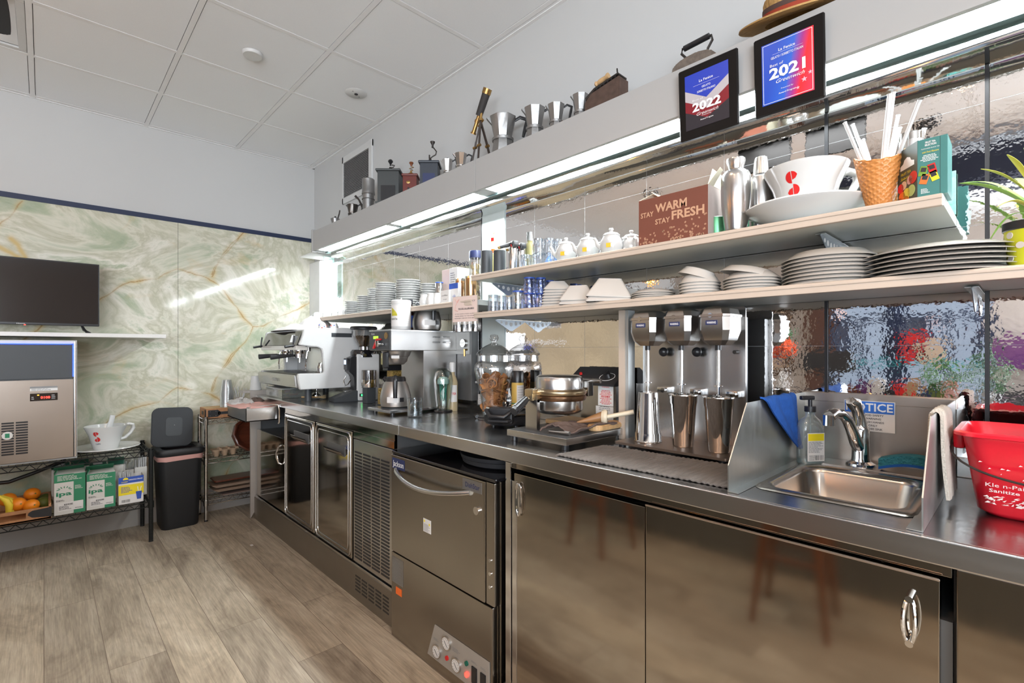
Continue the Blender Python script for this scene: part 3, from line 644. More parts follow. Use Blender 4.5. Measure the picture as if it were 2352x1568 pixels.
# dishwasher
dw = thing('dishwasher', 'undercounter stainless steel dishwasher with bow handle and dial panel', 'dishwasher', (1.10, 1.91, 0), RW)
w = .677
MB().box(.004, w - .002, .024, .60, .03, .785, .003).build('body', 'dw', dw)
MB().box(0, w, -.004, .60, .786, .797, .003).build('top_cover', 'blackg', dw)
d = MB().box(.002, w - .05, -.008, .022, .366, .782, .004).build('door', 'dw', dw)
MB().box(w - .048, w - .006, -.004, .024, .366, .782, .003).build('door_side', 'dw', dw)
pts = []
for k in range(21):
    u = k / 20; pts.append((.048 + .50 * u, -.010 - .048 * math.sin(PI * u) ** .6, .723 - .028 * math.sin(PI * u) + .006 * u))
MB().tube(pts, .010, 12).build('handle', 'sth', d)
MB().cyl((.588, -.016, .675), (.588, -.006, .675), .014, n=24).build('lock', 'stp', d)
MB().box(.012, .112, -.0095, -.008, .725, .77, .003).build('badge', 'navy', d)
MB().text('Jackson', .062, .748, .024, -.0096, .086, bold=.004).build('lettering', 'inkw', d, smooth=0)
MB().box(.505, .612, -.0095, -.008, .735, .774, .001).build('badge', 'alu', d)
MB().text('DishStar', .562, .755, .017, -.0096, .080, bold=.006).build('lettering', 'navy', d, smooth=0)
b = MB().box(.252, .305, -.009, -.008, .515, .567).build('sticker', 'paper', d, smooth=0)
MB().bars(.257, .300, .518, .548, 9, -.0092).build('small_print', 'inkg', b, smooth=0)
MB().box(.256, .264, -.0094, -.009, .553, .562).build('warning_mark', 'yel', b, smooth=0); MB().box(.291, .299, -.0094, -.009, .545, .554).build('warning_mark', 'yel', b, smooth=0)
lo = MB().box(.002, w - .012, -.008, .022, .0, .362, .004).build('lower_panel', 'dw', dw)
t = MB()
b = MB().box(.010, .100, -.0095, -.008, .235, .345, .002).build('rating_plate', 'alu', lo)
MB().bars(.018, .092, .243, .337, 14, -.0097, seed=3).build('small_print', 'inkg', b, smooth=0)
MB().box(.042, .088, -.0092, -.008, .192, .222).build('orange_sticker', 'orange', lo, smooth=0)
cp = MB().prism([(.285, .045), (.335, .178), (.655, .178), (.655, .045)], -.0125, -.008, 'y', .001).build('control_panel', mat('pale control panel', (.42, .39, .35), .45, .3), lo)
for gxx, gz in ((.352, .083), (.415, .142), (.475, .088)):
    q = MB().cyl((gxx, -.0185, gz), (gxx, -.012, gz), .026, n=32).build('gauge', 'stp', cp)
    q2 = MB().cyl((gxx, -.0192, gz), (gxx, -.0180, gz), .022, n=32).build('dial', 'paper', q)
    t = MB()
    for k in range(12):
        a = 2 * PI * k / 12; t.tube([(gxx + .016 * math.cos(a), -.0194, gz + .016 * math.sin(a)), (gxx + .020 * math.cos(a), -.0194, gz + .020 * math.sin(a))], .0006, 4)
    t.tube([(gxx - .008, -.0196, gz + .008), (gxx + .010, -.0196, gz - .010)], .0011, 4); t.build('needle', 'ink', q, smooth=0)
for gxx, gz, mm in ((.418, .088, 'red'), (.535, .122, mat('green lamp', (.0, .12, .08), .2)), (.535, .082, 'ledr')):
    MB().cyl((gxx, -.018, gz), (gxx, -.012, gz), .0085, n=20).build('indicator', mm, cp)
for gxx in (.578, .625): MB().box(gxx - .014, gxx + .014, -.017, -.012, .070, .128, .002).build('switch', 'black', cp)
MB().bars(.33, .37, .12, .13, 2, -.0128).bars(.45, .50, .13, .145, 3, -.0128, seed=4).bars(.56, .60, .138, .146, 2, -.0128).bars(.61, .645, .138, .146, 2, -.0128).bars(.56, .65, .052, .06, 1, -.0128).build('small_print', 'inkg', cp, smooth=0)
for k in range(3): MB().cyl((w - .025, -.008, .43 + k * .045), (w - .025, -.004, .43 + k * .045), .006).build('bolt', 'stp', dw)
# trays on top of the dishwasher
for k in range(2):
    t = MB().lathe([(0, .002), (.150, .002), (.170, .010), (.176, .024), (.180, .024), (.175, .008), (.155, 0), (0, 0)], n=48)
    tag(t.build('serving_tray', 'blackm', loc=(1.325, 1.42 + .01 * k, .7975 + .014 * k)), ['round black serving tray, lower one on top of the dishwasher', 'round black serving tray, upper one on top of the dishwasher'][k], 'tray', 'round trays on the dishwasher')

# near fridge units
o = thing('undercounter_fridge', 'near undercounter fridge with two wide mirror-polished doors below the sink', 'fridge')
MB().box(FX + .02, WX - .03, .092, 1.205, .10, .755).build('body', 'graybox', o, smooth=0)
MB().box(FX - .010, FX + .02, 1.186, 1.212, .09, .858, .002).build('corner_post', 'stp', o)
MB().box(FX + .004, FX + .02, .092, 1.186, .838, .859, .001).build('top_rail', 'std', o)
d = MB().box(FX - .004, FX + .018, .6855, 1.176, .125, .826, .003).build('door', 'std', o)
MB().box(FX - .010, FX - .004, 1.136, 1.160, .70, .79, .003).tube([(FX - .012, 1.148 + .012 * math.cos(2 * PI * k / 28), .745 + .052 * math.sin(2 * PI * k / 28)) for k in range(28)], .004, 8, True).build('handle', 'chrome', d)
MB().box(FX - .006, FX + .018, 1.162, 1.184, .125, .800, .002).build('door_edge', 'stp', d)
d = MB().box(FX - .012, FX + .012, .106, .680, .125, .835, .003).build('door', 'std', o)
MB().box(FX - .0135, FX - .011, .106, .680, .8325, .8365, .001).build('lit_edge', mat('lit steel edge', (.66, .55, .47), .3, 1), d)  # warm light along the door top, put into this strip's colour
t = MB(); pts = []
for k in range(28):
    a = 2 * PI * k / 28; pts.append((FX - .030 - .004 * math.cos(2 * a), .1455 + .0085 * math.cos(a), .755 + .040 * math.sin(a)))
t.tube(pts, .0035, 8, True).cyl((FX - .032, .1455, .794), (FX - .010, .1455, .794), .006).cyl((FX - .032, .1455, .716), (FX - .010, .1455, .716), .006)
t.build('handle', 'chrome', d)
MB().box(FX - .02, FX + .3, .09, 1.22, .04, .115, .003).build('bottom_rail', mat('warm steel rail', (.42, .36, .30), .3, 1), o)
MB().cyl((FX + .05, 1.15, 0), (FX + .05, 1.15, .05), .02).build('foot', 'black', o); MB().cyl((FX + .05, .3, 0), (FX + .05, .3, .05), .02).build('foot', 'black', o)
o = thing('undercounter_fridge', 'polished steel unit at the right edge beyond the narrow black gap', 'fridge')
MB().box(FX - .002, WX - .03, -1.5, .086, .12, .858, .003).build('body', 'std', o)
t = MB()
for r in range(12): t.box(FX - .004, FX - .001, -.14, -.02, .73 - r * .02, .738 - r * .02)
t.build('vent_slot', 'black', o, smooth=0)
MB().box(FX + .03, FX + .05, .0865, .0915, .10, .86).build('gasket', 'black', o, smooth=0)

# ---- hand sink
sk = thing('hand_sink', 'drop-in steel hand sink with steel splash guards on three sides', 'sink')
def rr(x0, x1, y0, y1, r, n=5):
    pts = []
    for cx, cy, a0 in ((x1 - r, y1 - r, 0), (x0 + r, y1 - r, 90), (x0 + r, y0 + r, 180), (x1 - r, y0 + r, 270)):
        for k in range(n + 1): a = math.radians(a0 + 90 * k / n); pts.append((cx + r * math.cos(a), cy + r * math.sin(a)))
    return pts
t = bmesh.new(); rings = []
for (x0, x1, y0, y1, r, z) in ((1.222, 1.600, .150, .456, .030, CT + .0005), (1.226, 1.597, .153, .453, .030, CT + .004), (1.245, 1.580, .163, .446, .035, CT + .005), (1.258, 1.568, .176, .436, .045, CT + .001), (1.266, 1.562, .182, .431, .045, CT - .012), (1.280, 1.550, .195, .420, .045, CT - .115), (1.30, 1.53, .215, .40, .045, CT - .13)):
    rings.append([t.verts.new((x, y, z)) for x, y in rr(x0, x1, y0, y1, r)])
for a, b2 in zip(rings, rings[1:]):
    for i in range(len(a)): t.faces.new((a[i], a[(i + 1) % len(a)], b2[(i + 1) % len(a)], b2[i]))
t.faces.new(rings[-1]); bmesh.ops.recalc_face_normals(t, faces=t.faces)
q = MB(); q._app(t); q.build('basin', mat('basin steel', (.50, .45, .40), .22, 1, nz=(20, .06)), sk, smooth=50)
MB().lathe([(0, .004), (.018, .002), (.024, .0), (.024, -.002), (0, -.002)], n=24, c=(1.42, .31, CT - .1285)).build('drain', 'stp', sk)
t = MB().prism(rr(1.604, 1.700, .16, .47, .03), CT, CT + .006, 'z', .002); t.build('faucet_deck', 'sth', sk)
def guard(y, nm):
    pts = [(1.142, CT), (1.142, CT + .062), (1.25, CT + .198), (WX - .022, CT + .198), (WX - .022, CT)]
    o = MB().prism(pts, y - .0012, y + .0012, 'y').build(nm, 'stg', sk, smooth=0)
    return o
gl = guard(.478, 'splash_guard'); MB().box(1.142, 1.70, .455, .478, CT + .0002, CT + .002).build('flange', 'stg', gl, smooth=0)
gr_ = guard(.132, 'splash_guard'); MB().box(1.142, 1.70, .133, .155, CT + .0002, CT + .002).build('flange', 'stg', gr_, smooth=0)
bs = MB().box(WX - .024, WX - .02, .131, .479, CT, CT + .198).box(WX - .026, WX - .008, .128, .482, CT + .174, CT + .200, .001).build('backsplash', mat('stained steel splash', (.42, .37, .33), .32, .9, nz=(6, .25)), sk, smooth=0)
# notice on the backsplash (facing the aisle)
nx, nz_ = XP(1996, 960, WX - .026); 
no = thing('notice_sign', 'blue and white NOTICE hand washing sign behind the tap', 'sign', (WX - .0265, nx, 0), RW)
ya, _ = atx(1938, WX - .026); yb, s2 = atx(2055, WX - .026); wN = ya - yb; zt = zz(924, s2); zb = zz(999, s2) + .004; hN = zt - zb; zc = (zt + zb) / 2
MB().box(-wN / 2, wN / 2, -.0016, 0, zb, zt, .0005).build('plate', 'paper', no, smooth=0)
MB().box(-wN / 2 + .002, wN / 2 - .002, -.0020, -.0015, zt - hN * .40, zt - .002).build('header', mat('notice blue', (.03, .16, .60), .4), no, smooth=0)
MB().text('NOTICE', 0, zt - hN * .205, hN * .25, -.0021, wN * .92, bold=.02).build('lettering', 'inkw', no, smooth=0)
t = MB()
for k, s_ in enumerate(('FOOD SAFETY', 'WARNING', 'WASH HANDS', 'ONLY', 'IN THIS SINK')): t.text(s_, wN * .08, zt - hN * (.465 + .112 * k), hN * .062, -.0018, None, bold=.012)
t.build('lettering', 'ink', no, smooth=0)
# tap
x, y = 1.655, .325
tp = thing('faucet', 'chrome single-lever tap with arched spout on the sink deck', 'tap', (x, y, CT + .006), 0)
MB().lathe([(0, 0), (.036, 0), (.034, .006), (.023, .012), (.021, .02), (.020, .075), (.021, .10), (.014, .112), (0, .114)], n=28).build('body', 'chrome', tp)
d = Vector((-.94, .34, 0))
pts = [Vector((0, 0, .045)) + d * a + Vector((0, 0, b2)) for a, b2 in ((0, -.005), (.02, .02), (.038, .055), (.058, .085), (.085, .103), (.115, .106), (.135, .098))]
MB().tube(pts, [.017, .0165, .015, .014, .013, .014, .017], 14).cyl(tuple(pts[-1] - Vector((0, 0, .024))), tuple(pts[-1] + Vector((0, 0, .004))), .0145, .0145).build('spout', 'chrome', tp)
pts = [Vector((0, 0, .10)) + d * a + Vector((0, 0, b2)) for a, b2 in ((.0, 0), (.004, .03), (.015, .055), (.03, .075), (.045, .082))]
MB().tube(pts, [.015, .012, .012, .015, .010], 12, flat=1.25).build('lever', 'chrome', tp)
# soap bottle
x, y, s = atz(1866, 1050, CT)
y = .435; x = 1.60; s = (SY * x + CY * y) / F
bt = thing('soap_bottle', 'clear soap bottle with dark pump and yellow topped label beside the left splash guard', 'bottle', (x, y, CT), -.62)
def bott(hw, hd, prof, mt, nm, par):
    t = bmesh.new(); R = []
    for k, z in prof:
        R.append([t.verts.new((k * hw * math.copysign(abs(math.cos(a)) ** .55, math.cos(a)), k * hd * math.copysign(abs(math.sin(a)) ** .7, math.sin(a)), z)) for a in [2 * PI * i / 32 for i in range(32)]])
    for a, b2 in zip(R, R[1:]):
        for i in range(32): t.faces.new((a[i], a[(i + 1) % 32], b2[(i + 1) % 32], b2[i]))
    t.faces.new(R[0][::-1]); t.faces.new(R[-1]); bmesh.ops.recalc_face_normals(t, faces=t.faces); q = MB(); q._app(t); return q.build(nm, mt, par, smooth=60)
H1 = 1.0
bott(.036, .022, [(.9, 0), (1, .004), (1, .100), (.96, .112), (.80, .124), (.45, .136), (.36, .14), (.36, .152)], glass('bottle plastic', (.85, .93, .93), .14, .06, .12), 'bottle', bt)
bott(.034, .020, [(.9, .002), (1, .004), (1, .018)], 'teal', 'liquid', bt)
lb = MB().box(-.027, .026, -.0232, -.0224, .012, .092, .0002).build('label', 'paper', bt, smooth=0)
MB().box(-.025, .024, -.0236, -.0231, .070, .090).build('yellow_band', 'yel', lb, smooth=0)
MB().bars(-.024, .023, .036, .068, 9, -.0234, seed=5).bars(-.022, .0, .014, .030, 3, -.0234, seed=6).build('small_print', 'inkg', lb, smooth=0)
t = MB(); rnd = random.Random(2); q = -.003
while q < .022: t.quad(q, q + .001, .015, .029, -.0235); q += rnd.choice((.0018, .0025, .0032))
t.build('barcode', 'ink', lb, smooth=0)
MB().cyl((0, 0, .150), (0, 0, .166), .015, n=20).cyl((0, 0, .166), (0, 0, .186), .0055).box(-.030, .011, -.007, .007, .184, .196, .003).build('pump', 'black', bt)
MB().tube([(0, 0, .15), (.001, 0, .08), (0, 0, .01)], .0025, 6).build('dip_tube', 'teal', bt)
# sponge
def spf(u, v): return Vector((0, 0, 0))
x, y = 1.655, .225
sp_ = thing('sponge', 'curved teal scouring sponge lying behind the basin', 'sponge', (1.632, .215, CT + .007), RW)
def slab(z0, z1, mt, nm):
    t = bmesh.new(); n = 14; A = []
    for i in range(n + 1):
        u = i / n; xx = -.062 + .124 * u; zc_ = .020 * math.sin(PI * (u * .75 + .05))
        A.append([t.verts.new((xx, yy, zc_ + zz_)) for yy, zz_ in ((-.022, z0), (.022, z0), (.022, z1), (-.022, z1))])
    for a, b2 in zip(A, A[1:]):
        for k in range(4): t.faces.new((a[k], a[(k + 1) % 4], b2[(k + 1) % 4], b2[k]))
    t.faces.new(A[0]); t.faces.new(A[-1]); bmesh.ops.recalc_face_normals(t, faces=t.faces)
    q = MB(); q._app(t); q.build(nm, mt, sp_, smooth=30)
slab(.0, .007, 'scour', 'scouring_pad'); slab(.007, .028, 'sponge', 'foam')

# cloth over the left guard
def drape(name, mt, label, cx, y0, zt, prof, w0, w1, seed, thick=.004):
    """cloth folded over an edge that runs along x at y0: prof = half lengths (left, right)"""
    la, lb = prof
    def fn(u, v):
        s_ = -la + u * (la + lb); k = s_ / (la if s_ < 0 else lb)
        wd = w0 + (w1 - w0) * abs(k) ** 1.2
        xx = cx[0] + (cx[1] - cx[0]) * abs(k) + (v - .5) * wd
        r = .007
        yy = y0 + (math.copysign(min(1, abs(s_) / .012), -s_) * (r + .010 * abs(k)) )
        z_ = zt + r - max(0, abs(s_) - .006)
        n_ = noise.noise(Vector((v * 3.5 + seed, u * 2, seed)));
        return Vector((xx + .006 * n_, yy + .010 * n_ * min(1, abs(s_) / .02) * (1 if s_ < 0 else -1) * .6 + (.004 if s_<0 else -.004) * min(1, abs(s_) / .02), z_ + .004 * noise.noise(Vector((v * 6, u * 5, seed)))))
    return tag(MB().surf(fn, 40, 20, thick).build(name, mt), label, 'cloth')
drape('dish_cloth', 'clothb', 'bright blue cloth hanging over the left splash guard', (1.455, 1.600), .478, CT + .198, (.07, .170), .25, .03, 2)
drape('dish_cloth', 'cloths', 'beige ribbed towel folded over the right splash guard', (1.40, 1.40), .132, CT + .198, (.15, .19), .14, .13, 11, .006)

# grey mat
def fn(u, v):
    x = 1.155 + .235 * u + .05 * v; y = 1.06 - .535 * v
    x = 1.150 + u * .235 + (1 - v) * .02; y = .50 + v * .50 + (1 - u) * .02 * (v - .5)
    return Vector((x + .004 * noise.noise(Vector((v * 9, u * 3, 2))), y, CT + .004 + .0035 * abs(noise.noise(Vector((u * 7, v * 14, 1)))) + .0012 * math.sin(v * 220)))
tag(MB().surf(fn, 40, 160, .003).build('drying_mat', 'towel'), 'worn grey ribbed towel laid flat on the worktop before the milkshake mixer', 'mat')

# red bucket
x, y = 1.50, -.055
bk = thing('bucket', 'red plastic cleaning bucket with wire handle at the right edge of the worktop', 'bucket', (1.44, -.045, CT), RW)
def rrect(hw, hd, r, z, n=6): return [(px_, py_, z) for px_, py_ in rr(-hw, hw, -hd, hd, r, n)]
t = bmesh.new(); R = []
for hw, hd, r, z in ((.105, .085, .035, .0), (.118, .096, .035, .010), (.138, .112, .035, .150), (.140, .114, .035, .155), (.152, .124, .04, .157), (.152, .124, .04, .163), (.142, .114, .035, .165), (.136, .110, .035, .150), (.114, .092, .035, .012)):
    R.append([t.verts.new(p) for p in rrect(hw, hd, r, z)])
for a, b2 in zip(R, R[1:]):
    for i in range(len(a)): t.faces.new((a[i], a[(i + 1) % len(a)], b2[(i + 1) % len(a)], b2[i]))
t.faces.new(R[0][::-1]); t.faces.new(R[-1]); bmesh.ops.recalc_face_normals(t, faces=t.faces); q = MB(); q._app(t); q.build('pail', 'redp', bk, smooth=50)
MB().box(-.158, -.138, -.03, .03, .118, .158, .006).box(.138, .158, -.03, .03, .118, .158, .006).build('handle_lug', 'redp', bk)
MB().tube([(-.160, 0, .13)] + [(-.160 * math.cos(PI * k / 24), -.128 * math.sin(PI * k / 24) ** .35, .13 - .055 * math.sin(PI * k / 24)) for k in range(1, 24)] + [(.160, 0, .13)], .0022, 8).build('wire_handle', 'iron', bk)
def tilt(y0, y1, z0, z1): return Matrix.Translation((0, 0, 0))
TB = Matrix.Translation((-.086, -.0985, .010)) @ Matrix.Rotation(math.atan2(.016, .14), 4, 'X')
MB().text('Kle n-Pail', .010, .056, .0075, 0, .056, bold=0, Mx=TB).text('Sanitize', .008, .045, .0065, 0, .042, bold=.01, Mx=TB).build('lettering', 'scuff', bk, smooth=0)
t = MB(); rnd = random.Random(4)
for k in range(46):
    a, b2 = rnd.uniform(-.022, .036), rnd.uniform(.016, .034); t.poly([(a, b2), (a + rnd.uniform(.003, .010), b2 + rnd.uniform(-.001, .002)), (a + rnd.uniform(.002, .009), b2 + rnd.uniform(.002, .005))], -.0005)
for k in range(14):
    a, b2 = rnd.uniform(-.03, .07), rnd.uniform(.068, .10); t.poly([(a, b2), (a + rnd.uniform(.002, .007), b2 + .001), (a + .002, b2 + .003)], -.0005)
t.bm.transform(TB); t.build('worn_print', 'scuff', bk, smooth=0)
x, y = 1.47, -.10
sb = thing('spray_bottle', 'white bottle top standing in the red bucket', 'bottle', (1.46, -.085, CT + .013))
MB().lathe([(0, 0), (.028, 0), (.028, .145), (.026, .15), (.026, .165), (.012, .168), (.008, .186), (0, .188)], n=24).build('body', 'white', sb)
# ================================================================ things on the worktop
def profpx(s, z0, prof): return [(hw * s, zz(py, s) - z0) for hw, py in prof]
# ---- espresso machine
em = thing('espresso_machine', 'large white and steel two-group espresso machine at the far end of the worktop', 'espresso machine')
Y0, Y1 = 3.14, 3.88
P = [YP(a, b, Y0) for a, b in ((698, 757), (712, 754), (791, 752.5))] + [(1.655, 1.372), (1.655, .985)] + [YP(a, b, Y0) for a, b in ((760, 891), (690, 895), (686.5, 880), (684.4, 861), (687, 858), (742, 857), (745, 853), (741.5, 812), (739, 801), (731, 797), (696, 792.7), (687, 791.4), (692, 781), (696, 769))]
for a in (Y0, Y1 - .03): MB().prism(P, a, a + .03, 'y', .004).build('side_panel', 'white', em)
MB().box(1.36, 1.50, Y0 - .0015, Y0 + .001, 1.318, 1.345, .001).build('slot', 'dgrey', em)
t = MB(); t.box(1.40, 1.65, Y0 + .03, Y1 - .03, 1.08, 1.25, .002); t.build('back_panel', 'sth', em)
MB().box(1.20, 1.65, Y0 + .03, Y1 - .03, 1.25, 1.365, .004).build('top_housing', 'white', em)
MB().prism([(1.150, 1.262), (1.19, 1.262), (1.20, 1.352), (1.186, 1.356)], Y0 + .03, Y1 - .03, 'y', .003).build('display_panel', 'blackg', em)
MB().box(1.144, 1.22, Y0 + .03, Y1 - .03, 1.232, 1.262, .004).build('button_rail', 'porc2', em)
MB().prism([(1.1525, 1.283), (1.1665, 1.33), (1.1645, 1.33), (1.1505, 1.283)], Y0 + .10, Y0 + .155, 'y').build('screen', mat('white lcd', (.6, .6, .6), .4, emit=((.9, .95, 1), .5)), em, smooth=0)
t = MB(); t.prism([(1.135, 1.075), (1.42, 1.08), (1.42, .99), (1.17, .985), (1.142, 1.0)], Y0 + .03, Y1 + .02, 'y', .006); tr_ = t.build('drip_tray', 'sth', em)
t = MB()
for k in range(34): t.box(1.16, 1.40, Y0 + .05 + k * .0205, Y0 + .056 + k * .0205, 1.079, 1.084)
t.build('grate', 'stp', tr_, smooth=0)
MB().text('CIMBALI', -3.52, 1.035, .020, 1.134, .13, Mx=Matrix.Rotation(RW, 4, 'Z')).build('lettering', 'inkg', tr_, smooth=0)
for gy in (3.36, 3.60):
    g_ = MB().lathe([(0, 1.205), (.030, 1.205), (.036, 1.215), (.036, 1.25), (.028, 1.262), (0, 1.262)], c=(1.235, gy, 0)).build('group_head', 'chrome', em)
    p_ = MB().cyl((1.235, gy, 1.182), (1.235, gy, 1.208), .033).cyl((1.235, gy - .01, 1.15), (1.235, gy - .01, 1.185), .008).build('portafilter', 'chrome', em)
    MB().cyl((1.20, gy, 1.197), (1.165, gy, 1.197), .008).cyl((1.175, gy, 1.197), (1.058, gy + .01, 1.187), .011, .017, 16).build('handle', 'blackm', p_)
for ly in (3.20, 3.83):
    MB().cyl((1.135, ly, 1.25), (1.145, ly, 1.325), .005).cyl((1.145, ly, 1.262), (1.085, ly - .01, 1.252), .008).build('steam_lever', 'black', em)
for ly in (3.27, 3.78): MB().tube([(1.26, ly, 1.25), (1.25, ly, 1.20), (1.245, ly + .005, 1.14), (1.25, ly + .01, 1.085 + .01)], .005).cyl((1.262, ly, 1.225), (1.262, ly, 1.25), .014).build('steam_wand', 'chrome', em)
for fx in (1.24, 1.60):
    for fy in (Y0 + .08, Y1 - .08): MB().cyl((fx, fy, CT), (fx, fy, .99), .022).build('foot', 'dgrey', em)
# milk jug on the tray
x, y = 1.335, 3.24
mj = thing('milk_jug', 'small steel milk jug standing on the espresso machine drip tray', 'jug', (x, y, 1.0835))
MB().lathe([(0, 0), (.030, 0), (.031, .01), (.030, .035), (.023, .055), (.024, .065), (.0225, .065), (.0215, .055), (.028, .03), (0, .004)]).build('body', 'stp', mj)
MB().tube([(.022, -.012, .058), (.040, -.022, .06), (.043, -.024, .035), (.028, -.014, .015)], .0035).build('handle', 'black', mj)
# cloths and cups on top of the machine
def hump(cx, cy, rx, ry, z0, H_, sd, rag=.25):
    def fn(u, v):
        a = 2 * PI * u; k = v * (1 + rag * noise.noise(Vector((math.cos(a) * 2 + sd, math.sin(a) * 2, sd))))
        xx = cx + rx * k * math.cos(a); yy = cy + ry * k * math.sin(a)
        h = (1 - v ** 2.2) * H_ * (.75 + .6 * noise.noise(Vector((xx * 9, yy * 9, sd)))) + .008 * noise.noise(Vector((xx * 40, yy * 40, sd))) * (1 - v ** 4)
        return Vector((xx, yy, z0 + max(.0, h)))
    return fn
tag(MB().surf(hump(1.34, 3.55, .19, .36, 1.368, .055, 4), 64, 20, .003).build('tea_towel', 'cloth'), 'white tea towel spread over the top of the espresso machine', 'cloth')
tag(MB().surf(hump(1.40, 3.50, .11, .17, 1.395, .085, 9), 64, 20, .003).build('tea_towel', 'cloth'), 'white tea towel bunched into a high peak, on the spread towel', 'cloth')
cupd = thing('espresso_cup', 'upturned clear cup with colourful dots on the machine top, left one of the pair', 'cup', (1.325, 3.20, 1.368), 0, 'dotted cups on the espresso machine')
MB().lathe([(.027, 0), (.026, .02), (.018, .042), (0, .046)]).build('cup', 'porc', cupd)
t = MB(); t2 = MB()
for k in range(9):
    a = k * 2.4; z_ = .010 + .022 * ((k * 5) % 7) / 7; r_ = .0262 - z_ * .12; (t if k % 2 else t2).ball((r_ * math.cos(a), r_ * math.sin(a), z_), .0045, n=8)
t.build('red_dot', 'red', cupd); t2.build('blue_dot', 'blue', cupd)
again(cupd, (1.40, 3.19, 1.368), 1, 'upturned clear cup with colourful dots on the machine top, right one of the pair', 'dotted cups on the espresso machine')
# sachet box, wood brush, saucer, knock pieces, tamper
x0, z0 = YP(612, 915, 3.88)
sb = thing('sachet_box', 'clear plastic box of sugar sachets under the front of the espresso machine', 'container', (1.235, 3.62, CT), RW)
t = MB().box(-.17, .16, -.075, .075, 0, .003).box(-.17, -.167, -.075, .075, 0, .062).box(.157, .16, -.075, .075, 0, .062).box(-.17, .16, -.075, -.072, 0, .062).box(-.17, .16, .072, .075, 0, .062)
t.build('tub', glass('grey plastic tub', (.7, .7, .62), .12, .1, .12), sb, smooth=0)
MB().box(-.176, .166, -.081, .081, .062, .068, .003).build('lid', 'milk', sb)
rnd = random.Random(5)
for k in range(7):
    s_ = MB().box(-.028, .028, -.018, .018, 0, .003, .001, Mx=Matrix.Rotation(rnd.uniform(-.6, .6), 4, 'X') @ Matrix.Rotation(rnd.uniform(0, 3), 4, 'Z')).build('sugar_sachet', ['paper', 'yel', 'orange', 'paper'][k % 4])
    lx = -.12 + .04 * k; s_.location = (1.235 + rnd.uniform(-.03, .03), 3.62 - lx, CT + .02 + .004 * (k % 3)); tag(s_, '%s sugar sachet inside the clear plastic box, %s from its left end' % (['white', 'yellow', 'orange', 'white'][k % 4], ORD[k]), 'sachet', 'sachets in the plastic box')
x, y, s = atz(718, 917, CT)
sc_ = tag(MB().lathe([(0, .002), (.032, .002), (.058, .010), (.060, .010), (.036, 0), (0, 0)], n=36).build('saucer', 'porc', loc=(x, y, CT)), 'white saucer lying on the worktop in front of the tamper', 'saucer')
br = thing('grinder_brush', 'small wooden grinder brush lying across the white saucer', 'brush', (x, y, CT + .013), 2.35 + PI)
MB().cyl((-.075, 0, .003), (.035, 0, .003), .0045, .0055).build('handle', 'woodl', br)
t = MB()
for k in range(24): a = rnd.uniform(-.25, .25); b2 = rnd.uniform(-.2, .25); t.cyl((.036, a * .02, .003 + b2 * .01), (.085, a * .07, .004 + b2 * .05), .0008, n=4)
o_ = t.build('bristles', mat('straw bristle', (.45, .33, .18), .9), br, smooth=0); o_['kind'] = 'stuff'
x, y, s = atz(723, 910, CT)
tm = thing('tamper', 'chrome coffee tamper with a round knob standing behind the saucer', 'tamper', (x + .02, y + .02, CT))
MB().lathe([(0, 0), (.029, 0), (.029, .008), (.022, .014), (.012, .022), (.012, .062), (.018, .068), (.0185, .082), (.012, .088), (0, .089)]).build('body', 'chrome', tm)
x, y, s = atz(704, 909, CT)
tag(MB().lathe([(0, 0), (.022, 0), (.022, .04), (.026, .042), (.026, .085), (0, .085)]).build('grinder_cup', 'stp', loc=(x, y + .03, CT)), 'short steel cylinder tucked under the espresso machine beside the tamper', 'canister')

# ---- bean grinder, white and black
gx_, gy_, s = 1.515, 3.02, 0
s = (SY * gx_ + CY * gy_) / F
gd = thing('coffee_grinder', 'white and black coffee grinder with a clear hopper of beans', 'coffee grinder', (gx_, gy_, CT), -1.70)
H = lambda py: zz(py, s) - CT
MB().box(-.062, .062, -.055, .095, .0, H(812), .01).build('body', 'white', gd)
MB().prism([(-.20, 0), (.0, 0), (.0, .075), (-.06, .07), (-.20, .022)], -.060, .060, 'x', .004).build('base_tray', 'dgrey', gd)
MB().prism([(-.058, .05), (-.045, .05), (-.045, H(815)), (-.095, H(822)), (-.105, H(850)), (-.07, H(862)), (-.063, .09)], -.05, .05, 'x', .006).build('front_housing', 'black', gd)
MB().lathe([(0, H(820)), (.068, H(820)), (.069, H(808)), (.060, H(803)), (0, H(803))], n=40, c=(0, .01, 0), sy=1.25).build('collar', 'blackg', gd)
MB().box(-.03, .03, -.112, -.098, H(848), H(822), .003).build('display_case', 'black', gd)
MB().box(-.02, .02, -.1135, -.1115, H(836), H(826), .001).build('screen', 'lcdb', gd)
MB().cyl((-.066, -.01, H(815)), (-.085, -.01, H(815)), .008).cyl((.066, -.01, H(815)), (.085, -.01, H(815)), .009).build('knob', 'chrome', gd)
MB().box(.0615, .0635, -.04, .015, .028, .048, .001).build('switch_plate', 'black', gd)
MB().box(.063, .065, -.03, -.005, .032, .044, .001).build('switch', 'ledg', gd)
MB().tube([(-.02, -.10, H(862)), (-.02, -.115, H(872)), (-.01, -.11, H(884)), (.02, -.10, H(880)), (.03, -.085, H(870))], .004).tube([(-.02, -.085, H(896)), (-.02, -.12, H(897)), (.02, -.12, H(897)), (.02, -.085, H(896))], .003).build('portafilter_fork', 'chrome', gd)
hp = [(.033, H(803)), (.036, H(797)), (.052, H(788)), (.074, H(768)), (.080, H(758))]
MB().lathe(hp + [(r - .002, z) for r, z in hp[::-1]], n=40, c=(0, .01, 0)).build('hopper', 'glass', gd)
MB().cyl((0, .01, H(805)), (0, .01, H(796)), .032, n=32).build('hopper_ring', 'chrome', gd)
